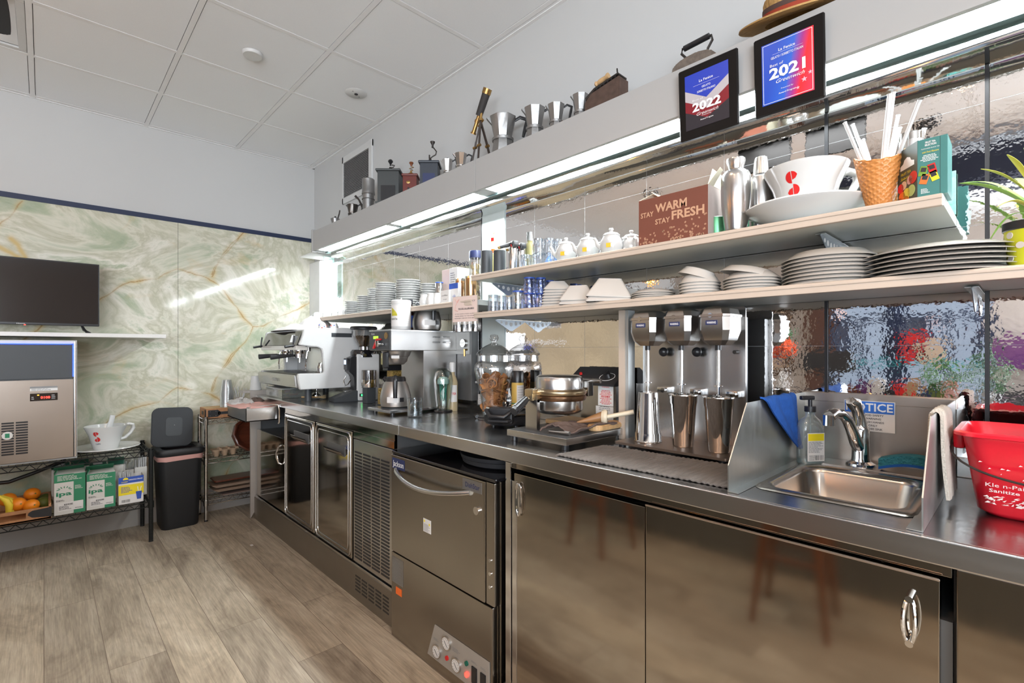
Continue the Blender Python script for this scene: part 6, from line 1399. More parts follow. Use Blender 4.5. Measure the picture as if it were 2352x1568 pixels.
# ---- lower shelf
tumbler(1133, 1.47, SH2, 13, .075, 'clear straight glass with copper glints, first at the left end of the lower shelf', 'gcut', 'glasses on the lower shelf')
tumbler(1152, 1.49, SH2, 12, .070, 'clear straight glass, second at the left end of the lower shelf', 'gcut', 'glasses on the lower shelf')
tumbler(1170, 1.52, SH2, 12, .066, 'clear straight glass, third at the left end of the lower shelf', 'gcut', 'glasses on the lower shelf')
tumbler(1190, 1.47, SH2, 14, .080, 'wavy glass with a blue rim, single one in front', 'gcut', 'blue rimmed glasses', .9, 'blue')
for px, x, n, hw, wd in ((1216, 1.49, 2, 15, 'left'), (1242, 1.53, 2, 13, 'right'), (1262, 1.62, 2, 12, 'rear left'), (1279, 1.66, 2, 10, 'rear right')):
    for k in range(n): tumbler(px, x, SH2 + .066 * k, hw, .068, 'wavy blue glass, %s of the %s stacked pair beside the square bowls' % (['lower', 'upper'][k], wd), 'gblue', 'blue rimmed glasses', .88, 'blue')
def sqbowl():
    o = thing('square_bowl', 'x', 'bowl', (0, 0, 0), 0, 'square bowls')
    t = bmesh.new(); R = []
    for hw, z_ in ((.060, 0), (.0605, .003), (.033, .050), (.031, .052), (.0295, .050), (.057, .004), (.058, 0)):
        R.append([t.verts.new((a, b2, z_)) for a, b2 in rr(-hw, hw, -hw, hw, .008, 3)])
    for a, b2 in zip(R, R[1:]):
        for i in range(len(a)): t.faces.new((a[i], a[(i + 1) % len(a)], b2[(i + 1) % len(a)], b2[i]))
    bmesh.ops.recalc_face_normals(t, faces=t.faces); q = MB(); q._app(t); q.build('bowl', 'porc2', o, smooth=30)
    MB().prism(rr(-.031, .031, -.031, .031, .006, 3), .0495, .0525, 'z').build('foot', 'porc2', o); return o
sq = sqbowl()
def sqstack(px, x, n, dz, sc, rz, where, tl=None):
    y, s = atx(px, x)
    for k in range(n):
        o = copy_tree(sq) if sq.get('used') else sq; sq['used'] = 1
        o.location = (x, y, SH2 + .0005 + dz * k); o.rotation_euler = (0, 0, rz + .05 * k); o.scale = (sc, sc, sc if n < 5 else sc * .72)
        if tl and k == n - 1: o.rotation_euler = (tl, 0, rz)
        o['label'] = 'upturned grey square bowl, %s of %s' % (WHICH(n, k), where); o['group'] = 'bowls in ' + where
sqstack(1281, 1.50, 7, .011, .92, .4, 'the tall square stack beside the blue glasses')
sqstack(1331, 1.50, 2, .014, 1.12, .45, 'the middle pair of square bowls')
sqstack(1400, 1.50, 2, .014, 1.32, .55, 'the right pair of square bowls', .06)
sqstack(1448, 1.63, 1, 0, 1.1, .3, 'the single spot behind the right square pair')
dp = keep(MB().lathe([(0, .0), (1, .0)], n=4).build('plate', 'porc2')); bpy.data.objects.remove(dp)
def dinner(r, h, foot=.5, m='porc2', nm='plate'):
    # plates are stored upside down: foot up
    p_ = [(0, h), (r * foot, h), (r * (foot + .03), h - .001), (r * .72, h - .004), (r * .97, .003), (r, .001), (r * .99, 0), (r * .95, .0012), (r * .70, h - .008), (0, h - .005)]
    return keep(MB().lathe(p_, n=64).build(nm, m))
def pstack(px, x, n, dz, r_px, h, foot, where, tl=None, nm='plate', cat='plate', adj='plate'):
    y, s = atx(px, x); r = r_px * s; p_ = dinner(r, h, foot, 'porc2', nm)
    stack('upturned off-white %s' % adj, cat, p_, x, y, SH2 + .0005, n, dz, where, '%ss in %s' % (cat, where), tilt=tl)
pstack(1500, 1.52, 4, .0065, 49, .016, .5, 'the low pile right of the square bowls')
pstack(1607, 1.52, 6, .0095, 46, .030, .45, 'the rounded pile left of centre', (.30, .12, 0, .010, .008), 'bowl', 'bowl', 'bowl')
pstack(1727, 1.52, 6, .0085, 62, .024, .45, 'the leaning pile in front of the middle bulb', (.20, .05, 0, .008, .010))
pstack(1905, 1.545, 8, .0098, 97, .026, .45, 'the big pile under the cone holder')
pstack(2157, 1.56, 6, .0105, 152, .020, .5, 'the widest pile next to the yellow pot')
y, s = atx(1650, 1.64); tag(dinner(.05, .03, .5, 'porc', 'bowl'), 'small pale bowl behind the rounded pile', 'bowl').location = (1.65, y, SH2)
y, s = atx(1800, 1.66); tag(dinner(.05, .022, .5, 'porc', 'bowl'), 'small pale bowl behind the leaning pile', 'bowl').location = (1.66, y, SH2)
# yellow pot with plant
y, s = atx(2352, 1.50)
po = thing('potted_plant', 'chartreuse pot with spiky yellow green leaves at the right end of the lower shelf', 'potted plant', (1.50, y - .012, SH2))
MB().lathe([(0, 0), (.034, 0), (.036, .004), (.043, .082), (.044, .085), (.041, .085), (.034, .01), (0, .008)], n=36).build('pot', 'potg', po)
MB().lathe([(.0435, .078), (.0455, .080), (.0455, .096), (.041, .097), (.040, .08), (0, .085)], n=36).build('inner_pot', 'black', po)
t = MB()
for a in range(7):
    for b2 in (.02, .045, .068): ang = a * .9 + b2 * 20; R_ = .0365 + b2 * .085; t.cyl((R_ * .985 * math.cos(ang), R_ * .985 * math.sin(ang), b2), ((R_ + .0009) * math.cos(ang), (R_ + .0009) * math.sin(ang), b2), .007, n=14)
t.build('dot', 'porc2', po)
MB().tube([(0, 0, .09), (.002, .004, .14), (-.002, .002, .17)], .007).build('stem', 'leafg', po)
def leaf(base, tip, wd, bend, m_):
    A, B = Vector(base), Vector(tip); d = B - A; sd = d.cross(Vector((0, 0, 1))).normalized()
    def fn(u, v): 
        c_ = A + d * u + Vector((0, 0, bend * math.sin(PI * u))); k = math.sin(PI * min(1, u * .9 + .08)) ** .8 * wd
        return c_ + sd * (v - .5) * k + Vector((0, 0, abs(v - .5) * k * .35))
    MB().surf(fn, 18, 4, .0006).build('leaf', m_, po)
# leaves: tips measured on the sight lines, at their own depths
def LT(px, py, x): y_, s_ = atx(px, x); return (x - 1.50, y_ - (y - .012), zz(py, s_) - SH2)
for tp_, wd, bd, m_, bz in ((LT(2204, 421, 1.47), .022, .012, 'leafg', .125), (LT(2253, 388, 1.49), .018, .010, 'leafy', .15), (LT(2313, 355, 1.48), .018, .006, 'leafy', .17), (LT(2330, 410, 1.62), .014, .01, 'leafg', .15), (LT(2210, 420, 1.62), .012, .02, 'leafg', .13), (LT(2290, 475, 1.45), .012, .015, 'leafy', .12), (LT(2352, 340, 1.50), .018, 0, 'leafg', .17), ((.05, -.12, .22), .02, .02, 'leafg', .14), ((-.08, -.10, .20), .02, .02, 'leafy', .14), (LT(2268, 560, 1.58), .006, .03, 'leafg', .11)):
    leaf((0, 0, bz), tp_, wd, bd, m_)
# ================================================================ collection on top of the soffit
ZS = SOF
def onsof(px, x=1.60): y, s = atx(px, x); return x, y, s
# plaques on the fascia
def plaque(c4, lab, year, first):
    (ax, ay), (bx, by), (cx_, cy_), (dx, dy) = c4     # TL TR BR BL
    xt = 1.474; ya, sa = atx(ax, xt); yb_, sb_ = atx(bx, xt); zt_ = (zz(ay, sa) + zz(by, sb_)) / 2; w = ya - yb_
    yd, sd = atx(dx, xt + .012); zb_ = zz(dy, sd); h = zt_ - zb_
    o = thing('award_plaque', lab, 'plaque', (xt, ya, zb_), RW, 'award plaques'); 
    ti = math.atan2(.012, h)
    T_ = Matrix.Translation((0, .012, 0)) @ Matrix.Rotation(ti, 4, 'X')
    def B(q, nm, m, par=None, sm=0): q.bm.transform(T_); return q.build(nm, m, par or o, smooth=sm)
    B(MB().box(0, w, .0, .011, 0, h, .0035, 1), 'board', mat('dark walnut lacquer', (.008, .0065, .006), .55, spec=.15))
    mgx, mgt, mgb = w * (.13), h * .105, h * .115
    x0, x1, z0, z1 = w * .125, w * .86, h * .12, h * .885
    return o, B, (x0, x1, z0, z1), w, h
def gradmat(name, stops, rot=0.0, sc=1.0):
    """printed blend across a card"""
    m = bpy.data.materials.new(name); m.use_nodes = True; N = m.node_tree.nodes; L = m.node_tree.links; b = N['Principled BSDF']; b.inputs['Roughness'].default_value = .3
    tc = N.new('ShaderNodeTexCoord'); mp = N.new('ShaderNodeMapping'); L.new(tc.outputs['Generated'], mp.inputs[0]); mp.inputs['Rotation'].default_value = (0, rot, 0); mp.inputs['Scale'].default_value = (sc, sc, sc)
    sp_ = N.new('ShaderNodeSeparateXYZ'); L.new(mp.outputs[0], sp_.inputs[0]); r = N.new('ShaderNodeValToRGB'); cr = r.color_ramp
    cr.elements[0].position = stops[0][0]; cr.elements[0].color = (*stops[0][1], 1); cr.elements[1].position = stops[-1][0]; cr.elements[1].color = (*stops[-1][1], 1)
    for p, c in stops[1:-1]: e = cr.elements.new(p); e.color = (*c, 1)
    L.new(sp_.outputs['X'], r.inputs[0]); L.new(r.outputs[0], b.inputs['Base Color']); return m
def star(cx, cz, r, n=5, rot=0): return [(cx + (r if k % 2 == 0 else r * .4) * math.sin(PI * k / n + rot), cz + (r if k % 2 == 0 else r * .4) * math.cos(PI * k / n + rot)) for k in range(2 * n)]
o, B, (x0, x1, z0, z1), w, h = plaque(((1557, 166), (1693, 107), (1698, 283), (1563, 327)), 'award plaque reading Best of 2022 with blue, white and dark red chevrons', 2022, 0)
W_, H_ = x1 - x0, z1 - z0; xm = (x0 + x1) / 2
cd = B(MB().box(x0, x1, -.0012, 0, z0, z1), 'card', mat('charcoal print', (.025, .022, .03), .3))
B(MB().poly([(x0, z1 - H_ * .42), (x0, z1 - H_ * .66), (xm, z1 - H_ * .86), (x1, z1 - H_ * .66), (x1, z1 - H_ * .40), (xm, z1 - H_ * .60)], -.0014), 'red_chevron', mat('dark red print', (.22, .01, .02), .35), cd)
B(MB().poly([(x0, z1 - H_ * .25), (x0, z1 - H_ * .46), (xm, z1 - H_ * .68), (x1, z1 - H_ * .42), (x1, z1 - H_ * .22), (xm, z1 - H_ * .48)], -.0016), 'white_chevron', mat('silver print', (.50, .46, .48), .35), cd)
B(MB().poly([(x0, z1), (x0, z1 - H_ * .27), (xm, z1 - H_ * .50), (x1, z1 - H_ * .24), (x1, z1)], -.0018), 'blue_chevron', mat('royal blue print', (.02, .05, .45), .3), cd)
t = MB().text('La Fenice', xm, z1 - H_ * .17, H_ * .045, -.0020, W_ * .32, bold=.01).text('GELATO', xm, z1 - H_ * .29, H_ * .035, -.0020, W_ * .20, bold=.01).text('SORBETTO ITALIANO', xm, z1 - H_ * .36, H_ * .035, -.0020, W_ * .42, bold=.01).quad(x0 + W_ * .2, x1 - W_ * .2, z1 - H_ * .235, z1 - H_ * .232, -.0021).text('Presented By:', xm, z0 + H_ * .20, H_ * .02, -.0020, W_ * .22).text('Award Program', xm, z0 + H_ * .13, H_ * .025, -.0020, W_ * .30, bold=.01).text('Best of', x0 + W_ * .3, z1 - H_ * .49, H_ * .03, -.0020, W_ * .25)
B(t, 'lettering', 'inkw', cd)
B(MB().text('2022', xm, z1 - H_ * .62, H_ * .145, -.0022, W_ * .66, bold=.035), 'year', 'inkw', cd); B(MB().text('Greenwich', xm + W_ * .02, z1 - H_ * .755, H_ * .055, -.0024, W_ * .50, shear=.45), 'town_name', 'inkw', cd)
o, B, (x0, x1, z0, z1), w, h = plaque(((1730, 95), (1893, 24), (1898, 220), (1736, 273)), 'award plaque reading Best of 2021 on blue to red ground with stars', 2021, 0)
W_, H_ = x1 - x0, z1 - z0; xm = (x0 + x1) / 2
cd = B(MB().box(x0, x1, -.0012, 0, z0, z1), 'card', gradmat('blue to red print', [(.05, (.01, .07, .50)), (.40, (.02, .12, .60)), (.55, (.35, .03, .25)), (.68, (.80, .02, .03)), (.95, (.75, .04, .10))], -.25))
B(MB().box(x0 + .003, x1 - .003, -.0014, -.0012, z1 - .0042, z1 - .003).box(x0 + .003, x1 - .003, -.0014, -.0012, z0 + .003, z0 + .0042).box(x0 + .003, x0 + .0042, -.0014, -.0012, z0 + .003, z1 - .003).box(x1 - .0042, x1 - .003, -.0014, -.0012, z0 + .003, z1 - .003), 'white_border', 'inkw', cd)
t = MB().text('La Fenice', xm, z1 - H_ * .165, H_ * .045, -.0020, W_ * .32, bold=.01).text('GELATO / SORBETTO ITALIAN', xm, z1 - H_ * .265, H_ * .038, -.0020, W_ * .62, bold=.01).quad(x0 + W_ * .22, x1 - W_ * .2, z1 - H_ * .212, z1 - H_ * .209, -.0021).text('Best of', x0 + W_ * .30, z1 - H_ * .385, H_ * .045, -.0020, W_ * .26).text('Presented By:', xm, z0 + H_ * .20, H_ * .02, -.0020, W_ * .24).text('Award Program', xm, z0 + H_ * .13, H_ * .025, -.0020, W_ * .34, bold=.01)
B(t, 'lettering', 'inkw', cd)
B(MB().text('2021', xm, z1 - H_ * .52, H_ * .165, -.0022, W_ * .70, bold=.035), 'year', 'inkw', cd); B(MB().text('Greenwich', xm + W_ * .06, z1 - H_ * .665, H_ * .06, -.0024, W_ * .55, shear=.45), 'town_name', 'inkw', cd)
B(MB().poly(star(x0 + W_ * .82, z0 + H_ * .22, .008), -.0016).poly(star(x0 + W_ * .70, z0 + H_ * .12, .005), -.0016).poly(star(x0 + W_ * .93, z0 + H_ * .30, .006), -.0016), 'star', mat('pink star', (.75, .45, .55), .4), cd)

# straw hat
y, s = atx(1828, 1.60)
o = thing('straw_hat', 'straw boater hat with brown and rust red ribbon on top of the soffit', 'hat', (1.60, y - .01, ZS + .055))
o.rotation_euler = (.10, -.33, 0)
R_ = 112 * s
MB().lathe([(R_ * .55, .0), (R_ * .80, -.001), (R_, .002), (R_ * .995, .006), (R_ * .80, .004), (R_ * .58, .006), (R_ * .55, .0)], n=64, sy=1.15).build('brim', 'hatst', o)
t = MB()
for k in range(7): r_ = R_ * (.62 + .055 * k); t.tube([(r_ * math.cos(a), 1.15 * r_ * math.sin(a), .0055) for a in [2 * PI * i / 48 for i in range(48)]], .0026, 6, True)
t.build('brim_plait', 'hatst', o)
cr_ = [(R_ * .58, .004), (R_ * .585, .055), (R_ * .56, .066), (R_ * .30, .078), (0, .080)]
MB().lathe(cr_, n=64, sy=1.15).build('crown', 'hatst', o)
for z_, hh, m_, rr__ in ((.004, .011, 'ribb', .594), (.015, .014, 'ribr', .592), (.029, .013, 'ribb', .594)):
    MB().lathe([(R_ * rr__, z_), (R_ * (rr__ + .004), z_ + hh * .5), (R_ * rr__, z_ + hh)], n=64, sy=1.15).build('ribbon_band', m_, o)
MB().box(-.0, .006, -.012, .012, 0, .045, .002, Mx=Matrix.Rotation(3.95, 4, 'Z') @ Matrix.Translation((R_ * .66, 0, .003))).build('ribbon_knot', 'ribr', o)

# flat irons
x, y, s = onsof(1600); H = lambda py: zz(py, s) - ZS
o = thing('flat_iron', 'old rusty flat iron with black grip behind the 2022 plaque', 'iron', (x, y, ZS), RW)
MB().prism([(-52 * s, 0), (52 * s, 0), (56 * s, H(155)), (40 * s, H(138)), (10 * s, H(131)), (-25 * s, H(133)), (-45 * s, H(141)), (-52 * s, H(150))], -.035, .035, 'y', .006).build('body', 'rust', o)
MB().tube([(-23 * s, 0, H(137)), (-26 * s, 0, H(122)), (-37 * s, 0, H(108)), (-35 * s, 0, H(98)), (0, 0, H(96)), (35 * s, 0, H(97)), (37 * s, 0, H(108)), (27 * s, 0, H(122)), (24 * s, 0, H(133))], .0042, 8).build('bracket', 'iron', o)
MB().cyl((-30 * s, 0, H(99)), (30 * s, 0, H(96)), .0095, n=20).build('grip', 'black', o)
x, y, s = onsof(1392); H = lambda py: zz(py, s) - ZS
o = thing('charcoal_iron', 'old charcoal iron with turned wooden handle beside the moka pots', 'iron', (x, y, ZS), RW)
MB().prism([(-48 * s, 0), (48 * s, 0), (48 * s, H(198)), (-30 * s, H(210)), (-48 * s, H(226))], -.032, .032, 'y', .003).build('body', mat('rusty brown iron', (.10, .06, .045), .7, .2, nz=(40, .5), bump=(140, .4, .003)), o)
MB().prism([(-45 * s, H(222)), (-20 * s, H(206)), (44 * s, H(194)), (44 * s, H(190)), (-22 * s, H(200)), (-47 * s, H(214))], -.030, .030, 'y', .001).build('lid', 'iron', o)
t = MB()
for k in range(6): a = (-14 + 10 * k) * s; zc_ = H(206 - 1.6 * k); t.poly([(a, zc_ - .004), (a + .004, zc_ + .004), (a + .008, zc_ - .004)], -.0335)
t.build('vent_notch', 'black', o, smooth=0)
MB().tube([(-18 * s, 0, H(208)), (-20 * s, 0, H(190)), (-24 * s, 0, H(181))], .003).tube([(33 * s, 0, H(196)), (31 * s, 0, H(180)), (30 * s, 0, H(170))], .003).tube([(-44 * s, 0, H(210)), (-46 * s, 0, H(200)), (-40 * s, 0, H(196))], .004).build('bracket', 'iron', o)
MB().lathe([(0, 0), (.007, 0), (.012, .006), (.008, .013), (.0105, .025), (.0095, .04), (.008, .052), (.012, .060), (.012, .066), (0, .066)], n=20, Mx=Matrix.Translation((-30 * s, 0, H(184))) @ Matrix.Rotation(PI / 2 - .20, 4, 'Y')).build('grip', 'woodl', o)

# moka pots
def moka(px, top, wpx, lab, m='alu', rz=-.75, x=1.60, grp='moka pots on the soffit', hd='black', knob='black'):
    x, y, s = onsof(px, x); Ht = zz(top, s) - ZS; k = wpx * s / .052
    o = thing('moka_pot', lab, 'moka pot', (x, y, ZS), rz, grp)
    q = k
    hb = Ht * .44
    MB().lathe([(0, 0), (.046 * q, 0), (.047 * q, .003), (.038 * q, hb * .93), (0, hb * .93)], n=8, tw=.5).build('boiler', m, o)
    MB().lathe([(0, hb * .90), (.041 * q, hb * .90), (.042 * q, hb * 1.02), (.037 * q, hb * 1.06), (0, hb * 1.06)], n=32).build('collar', m, o)
    MB().lathe([(0, hb * 1.04), (.035 * q, hb * 1.04), (.052 * q, Ht * .90), (.053 * q, Ht * .91), (0, Ht * .91)], n=8, tw=.5).prism([(-.034 * q, Ht * .70), (-.064 * q, Ht * .90), (-.040 * q, Ht * .90)], -.010 * q, .010 * q, 'y', .001).build('jug', m, o)
    MB().lathe([(.053 * q, Ht * .905), (.030 * q, Ht * .94), (0, Ht * .95)], n=8, tw=.5).build('lid', m, o)
    MB().lathe([(0, Ht * .94), (.006 * q, Ht * .94), (.010 * q, Ht * .985), (.008 * q, Ht), (0, Ht)], n=16).build('lid_knob', knob, o)
    MB().tube([(.046 * q, 0, Ht * .86), (.066 * q, 0, Ht * .93), (.094 * q, 0, Ht * .88), (.088 * q, 0, Ht * .72), (.078 * q, 0, Ht * .50)], [.006 * q, .007 * q, .009 * q, .008 * q, .005 * q], 8, flat=.7).build('handle', hd, o)
    return o
moka(1155, 262, 31, 'big octagonal aluminium moka pot, largest of the row, right of the telescope')
moka(1228, 242, 25, 'medium aluminium moka pot, second after the telescope')
moka(1277, 235, 20, 'smaller aluminium moka pot, third after the telescope')
moka(1333, 213, 19, 'aluminium moka pot tucked against the charcoal iron')
moka(1028, 363, 13, 'tiny shiny moka pot beside the dark blue grinder', 'stp')
moka(1058, 349, 15, 'small shiny moka pot with a black figure print beside the telescope', 'stp', -.5)
moka(810, 467, 13, 'small dark moka pot, second item from the left soffit end', mat('tarnished metal', (.12, .11, .10), .3, .9))
x, y, s = onsof(770, 1.6); o = thing('moka_pot', 'little pot of which only lid and raised handle show at the left soffit end', 'moka pot', (x, y, ZS), -.7, 'moka pots on the soffit')
MB().lathe([(0, 0), (.028, 0), (.026, .05), (.034, .078), (.020, .086), (0, .088)], n=20).build('body', 'alu', o); MB().cyl((0, 0, .086), (0, 0, .097), .007).build('lid_knob', 'black', o)
MB().tube([(.02, 0, .085), (.030, 0, .12), (.034, 0, .145)], .005).build('handle', 'iron', o)
# tall tin coffee pot
x, y, s = onsof(846); H = lambda py: zz(py, s) - ZS
o = thing('coffee_dripper', 'tall aluminium cylinder coffee pot with a curved spout near the vent grille', 'coffee pot', (x, y, ZS), -.75)
MB().lathe([(0, 0), (13 * s, 0), (13 * s, H(448)), (14.5 * s, H(447)), (14.5 * s, H(441)), (14 * s, H(440)), (14 * s, H(413)), (12 * s, H(411)), (0, H(411))], n=36).build('body', 'alu', o)
MB().lathe([(14.2 * s, H(447)), (15 * s, H(446)), (14.2 * s, H(445))], n=36).lathe([(14.2 * s, H(459)), (14.8 * s, H(458)), (13.2 * s, H(457))], n=36).build('band', 'alu', o)
MB().tube([(-12 * s, 0, H(478)), (-17 * s, 0, H(468)), (-22 * s, 0, H(458)), (-30 * s, 0, H(450))], [.010, .007, .006, .008], 10).build('spout', 'iron', o)
# coffee mills
def mill(px, w2, top, body_m, lab, crank, draw, x=1.60, lidm=None, rz=-.75):
    x, y, s = onsof(px, x); hb = zz(top, s) - ZS; w = w2 * s
    o = thing('coffee_mill', lab, 'coffee mill', (x, y, ZS), rz, 'old box coffee mills')
    MB().box(-w * 1.08, w * 1.08, -w * 1.08, w * 1.08, 0, .010, .003).box(-w * .92, w * .92, -w * .92, w * .92, .008, hb - .012, .002).build('body', body_m, o)
    MB().box(-w * 1.08, w * 1.08, -w * 1.08, w * 1.08, hb - .014, hb, .005).build('top_board', lidm or body_m, o)
    d = MB().box(-w * .62, w * .62, -w * .95, -w * .90, .018, hb * .52).build('drawer', draw, o)
    MB().lathe([(0, 0), (w * .5, 0), (w * .42, .012), (w * .15, .020), (w * .12, .032), (0, .034)], c=(0, 0, hb), n=24).build('hopper', crank, o)
    return o, hb, w, s
o, hb, w, s = mill(897, 26, 396, 'tin', 'largest anthracite box coffee mill with an open drawer gap', 'iron', 'black')
MB().tube([(0, 0, hb + .028), (.020, 0, hb + .034), (.026, 0, hb + .044), (.008, 0, hb + .048)], .0035).build('crank', 'iron', o)
MB().lathe([(0, 0), (.006, .0), (.005, .008), (.016, .024), (.014, .032), (.007, .038), (0, .040)], c=(-.0, 0, hb + .044), n=20).build('crank_knob', 'black', o)
o, hb, w, s = mill(944, 17, 404, mat('dark red lacquer', (.15, .025, .018), .35, nz=(8, .3)), 'small red brown coffee mill with oval badge', 'brass', mat('dark red lacquer', (.15, .025, .018), .35))
MB().lathe([(0, 0), (.008, 0), (0, .0015)], n=20, sx=1.5, Mx=Matrix.Translation((-w * .2, -w * .93, hb * .62)) @ Matrix.Rotation(PI / 2, 4, 'X')).build('badge', 'brass', o)
MB().tube([(0, 0, hb + .028), (.012, 0, hb + .034), (-.010, 0, hb + .044), (.016, 0, hb + .052), (.004, 0, hb + .060)], .003).build('crank', 'brass', o)
MB().lathe([(0, 0), (.005, .0), (.006, .008), (.013, .018), (.012, .024), (0, .027)], c=(.002, 0, hb + .058), n=20).build('crank_knob', 'woodr', o)
MB().cyl((-w * .1, -w * .95, .04), (-w * .1, -w * 1.25, .04), .006).build('drawer_knob', 'black', o)
o, hb, w, s = mill(988, 22, 376, mat('dark slate paint', (.035, .042, .055), .4), 'dark slate blue coffee mill with tall curved crank', 'iron', 'navy')
MB().tube([(0, 0, hb + .030), (.012, 0, hb + .040), (.032, 0, hb + .052), (.036, 0, hb + .070), (.022, 0, hb + .088), (.014, 0, hb + .096)], .0035).cyl((-.004, 0, hb + .03), (-.004, 0, hb + .05), .004).build('crank', 'iron', o)
MB().lathe([(0, 0), (.006, .0), (.005, .014), (.013, .028), (.014, .034), (0, .038)], c=(.014, 0, hb + .092), n=20).build('crank_knob', 'iron', o)
# telescope on tripod
x, y, s = onsof(1100, 1.60)
o = thing('telescope', 'small brass and leather telescope on a folding wooden tripod', 'telescope', (x, y, ZS), RW); H = lambda py: zz(py, s) - ZS; X_ = lambda px: (px - 1100) * s
A, B_ = Vector((X_(1100), 0, H(266))), Vector((X_(1126), 0, H(224)))
MB().cyl(tuple(A), tuple(B_), .0175, .0205, 24).build('leather_barrel', mat('dark leather', (.035, .03, .028), .7), o)
d = (B_ - A).normalized()
MB().cyl(tuple(B_ - d * .004), tuple(B_ + d * .022), .0225, n=28).build('front_ring', 'brass', o)
C_ = Vector((X_(1081), 0, H(298)))
MB().cyl(tuple(A + d * .004), tuple(A - d * .022), .010).cyl(tuple(A - d * .020), tuple(A - d * .034), .013).cyl(tuple(A - d * .032), tuple(C_), .0095, .011).cyl(tuple(C_), tuple(C_ - d * .008), .015).build('eyepiece', 'brass', o)
ap = Vector((X_(1106), 0, H(276)))
MB().cyl(tuple(ap), (X_(1108), 0, H(262)), .008).lathe([(0, 0), (.014, 0), (.014, .012), (0, .012)], c=(ap.x, 0, ap.z - .010)).cyl((X_(1098), 0, H(290)), (X_(1116), 0, H(280)), .005).build('head_joint', 'brass', o)
for (fx, fy, mx2) in ((1080, -.02, 0), (1112, -.03, 0), (1128, .04, 0)):
    ft = Vector((X_(fx) + 0, fy, .0)); md = ap.lerp(ft, .55)
    l_ = MB().cyl(tuple(ap - Vector((0, 0, .012))), tuple(md), .0055, n=4).cyl(tuple(ap - Vector((-.008, .004, .012))), tuple(md + Vector((.007, -.003, 0))), .004, n=4).cyl(tuple(md - (ft - ap) * .12), tuple(ft), .006, n=4).build('leg', mat('dark tripod wood', (.05, .035, .028), .5), o)
    MB().cyl(tuple(md - Vector((.010, 0, 0))), tuple(md + Vector((.010, 0, 0))), .0075).cyl(tuple(ft), tuple(ft + Vector((0, 0, .012))), .0075).build('leg_clamp', 'brass', l_)
# vent grille on the wall
yl, s = atx(789, WX); yr, _ = atx(858, WX); zt_ = zz(320, atx(857, WX)[1]); zb_ = zz(470, atx(790, WX)[1]); w = yl - yr
o = thing('vent_grille', 'white framed dark mesh vent high on the mirror wall near the corner', 'vent', (WX - .001, yl, 0), RW)
MB().box(0, w, -.012, 0, zt_ - .050, zt_, .002).box(0, w, -.012, 0, zb_, zb_ + .045, .002).box(0, .02, -.012, 0, zb_, zt_, .002).box(w - .045, w, -.016, 0, zb_, zt_, .002).build('frame', 'white', o)
MB().box(.02, w - .045, -.004, 0, zb_ + .04, zt_ - .04).build('duct', 'black', o, smooth=0)
t = MB(); x0, x1, z0, z1 = .02, w - .045, zb_ + .045, zt_ - .05
n = 20
for k in range(n): a = x0 + (x1 - x0) * (k + .5) / n; t.box(a - .0016, a + .0016, -.0075, -.005, z0, z1)
n = 22
for k in range(n): a = z0 + (z1 - z0) * (k + .5) / n; t.box(x0, x1, -.0085, -.006, a - .0022, a + .0022)
t.build('mesh', 'alu', o, smooth=0)

# ================================================================ the onyx wall side
# quartz shelf and television
o = tag(MB().box(-1.2, .585, 3.93, WY - .009, 1.312, 1.336, .002).build('wall_shelf', 'quartz'), 'white quartz shelf on the onyx wall under the television', 'shelf')
tv = thing('television', 'black flat screen television with two splayed feet on the quartz shelf', 'television', (-.105, 4.15, 1.337), 0)
MB().box(-.365, .365, -.008, .030, .048, .448, .004).build('case', 'black', tv)
MB().box(-.358, .358, -.0095, -.007, .062, .441).build('screen', mat('dark screen', (.012, .012, .014), .12, coat=.3), tv, smooth=0)
MB().text('Hisense', .005, .055, .0055, -.0095, .036, bold=.01).build('lettering', 'inkw', tv, smooth=0)
MB().box(.018, .026, -.0105, -.008, .045, .049).build('standby_light', 'ledr', tv, smooth=0)
for sx_ in (-1, 1): MB().tube([(sx_ * .28, .01, .05), (sx_ * .29, -.03, .025), (sx_ * .30, -.085, .006)], .007, 8).tube([(sx_ * .28, .01, .05), (sx_ * .29, .05, .025), (sx_ * .325, .10, .006)], .007, 8).build('foot', 'black', tv)
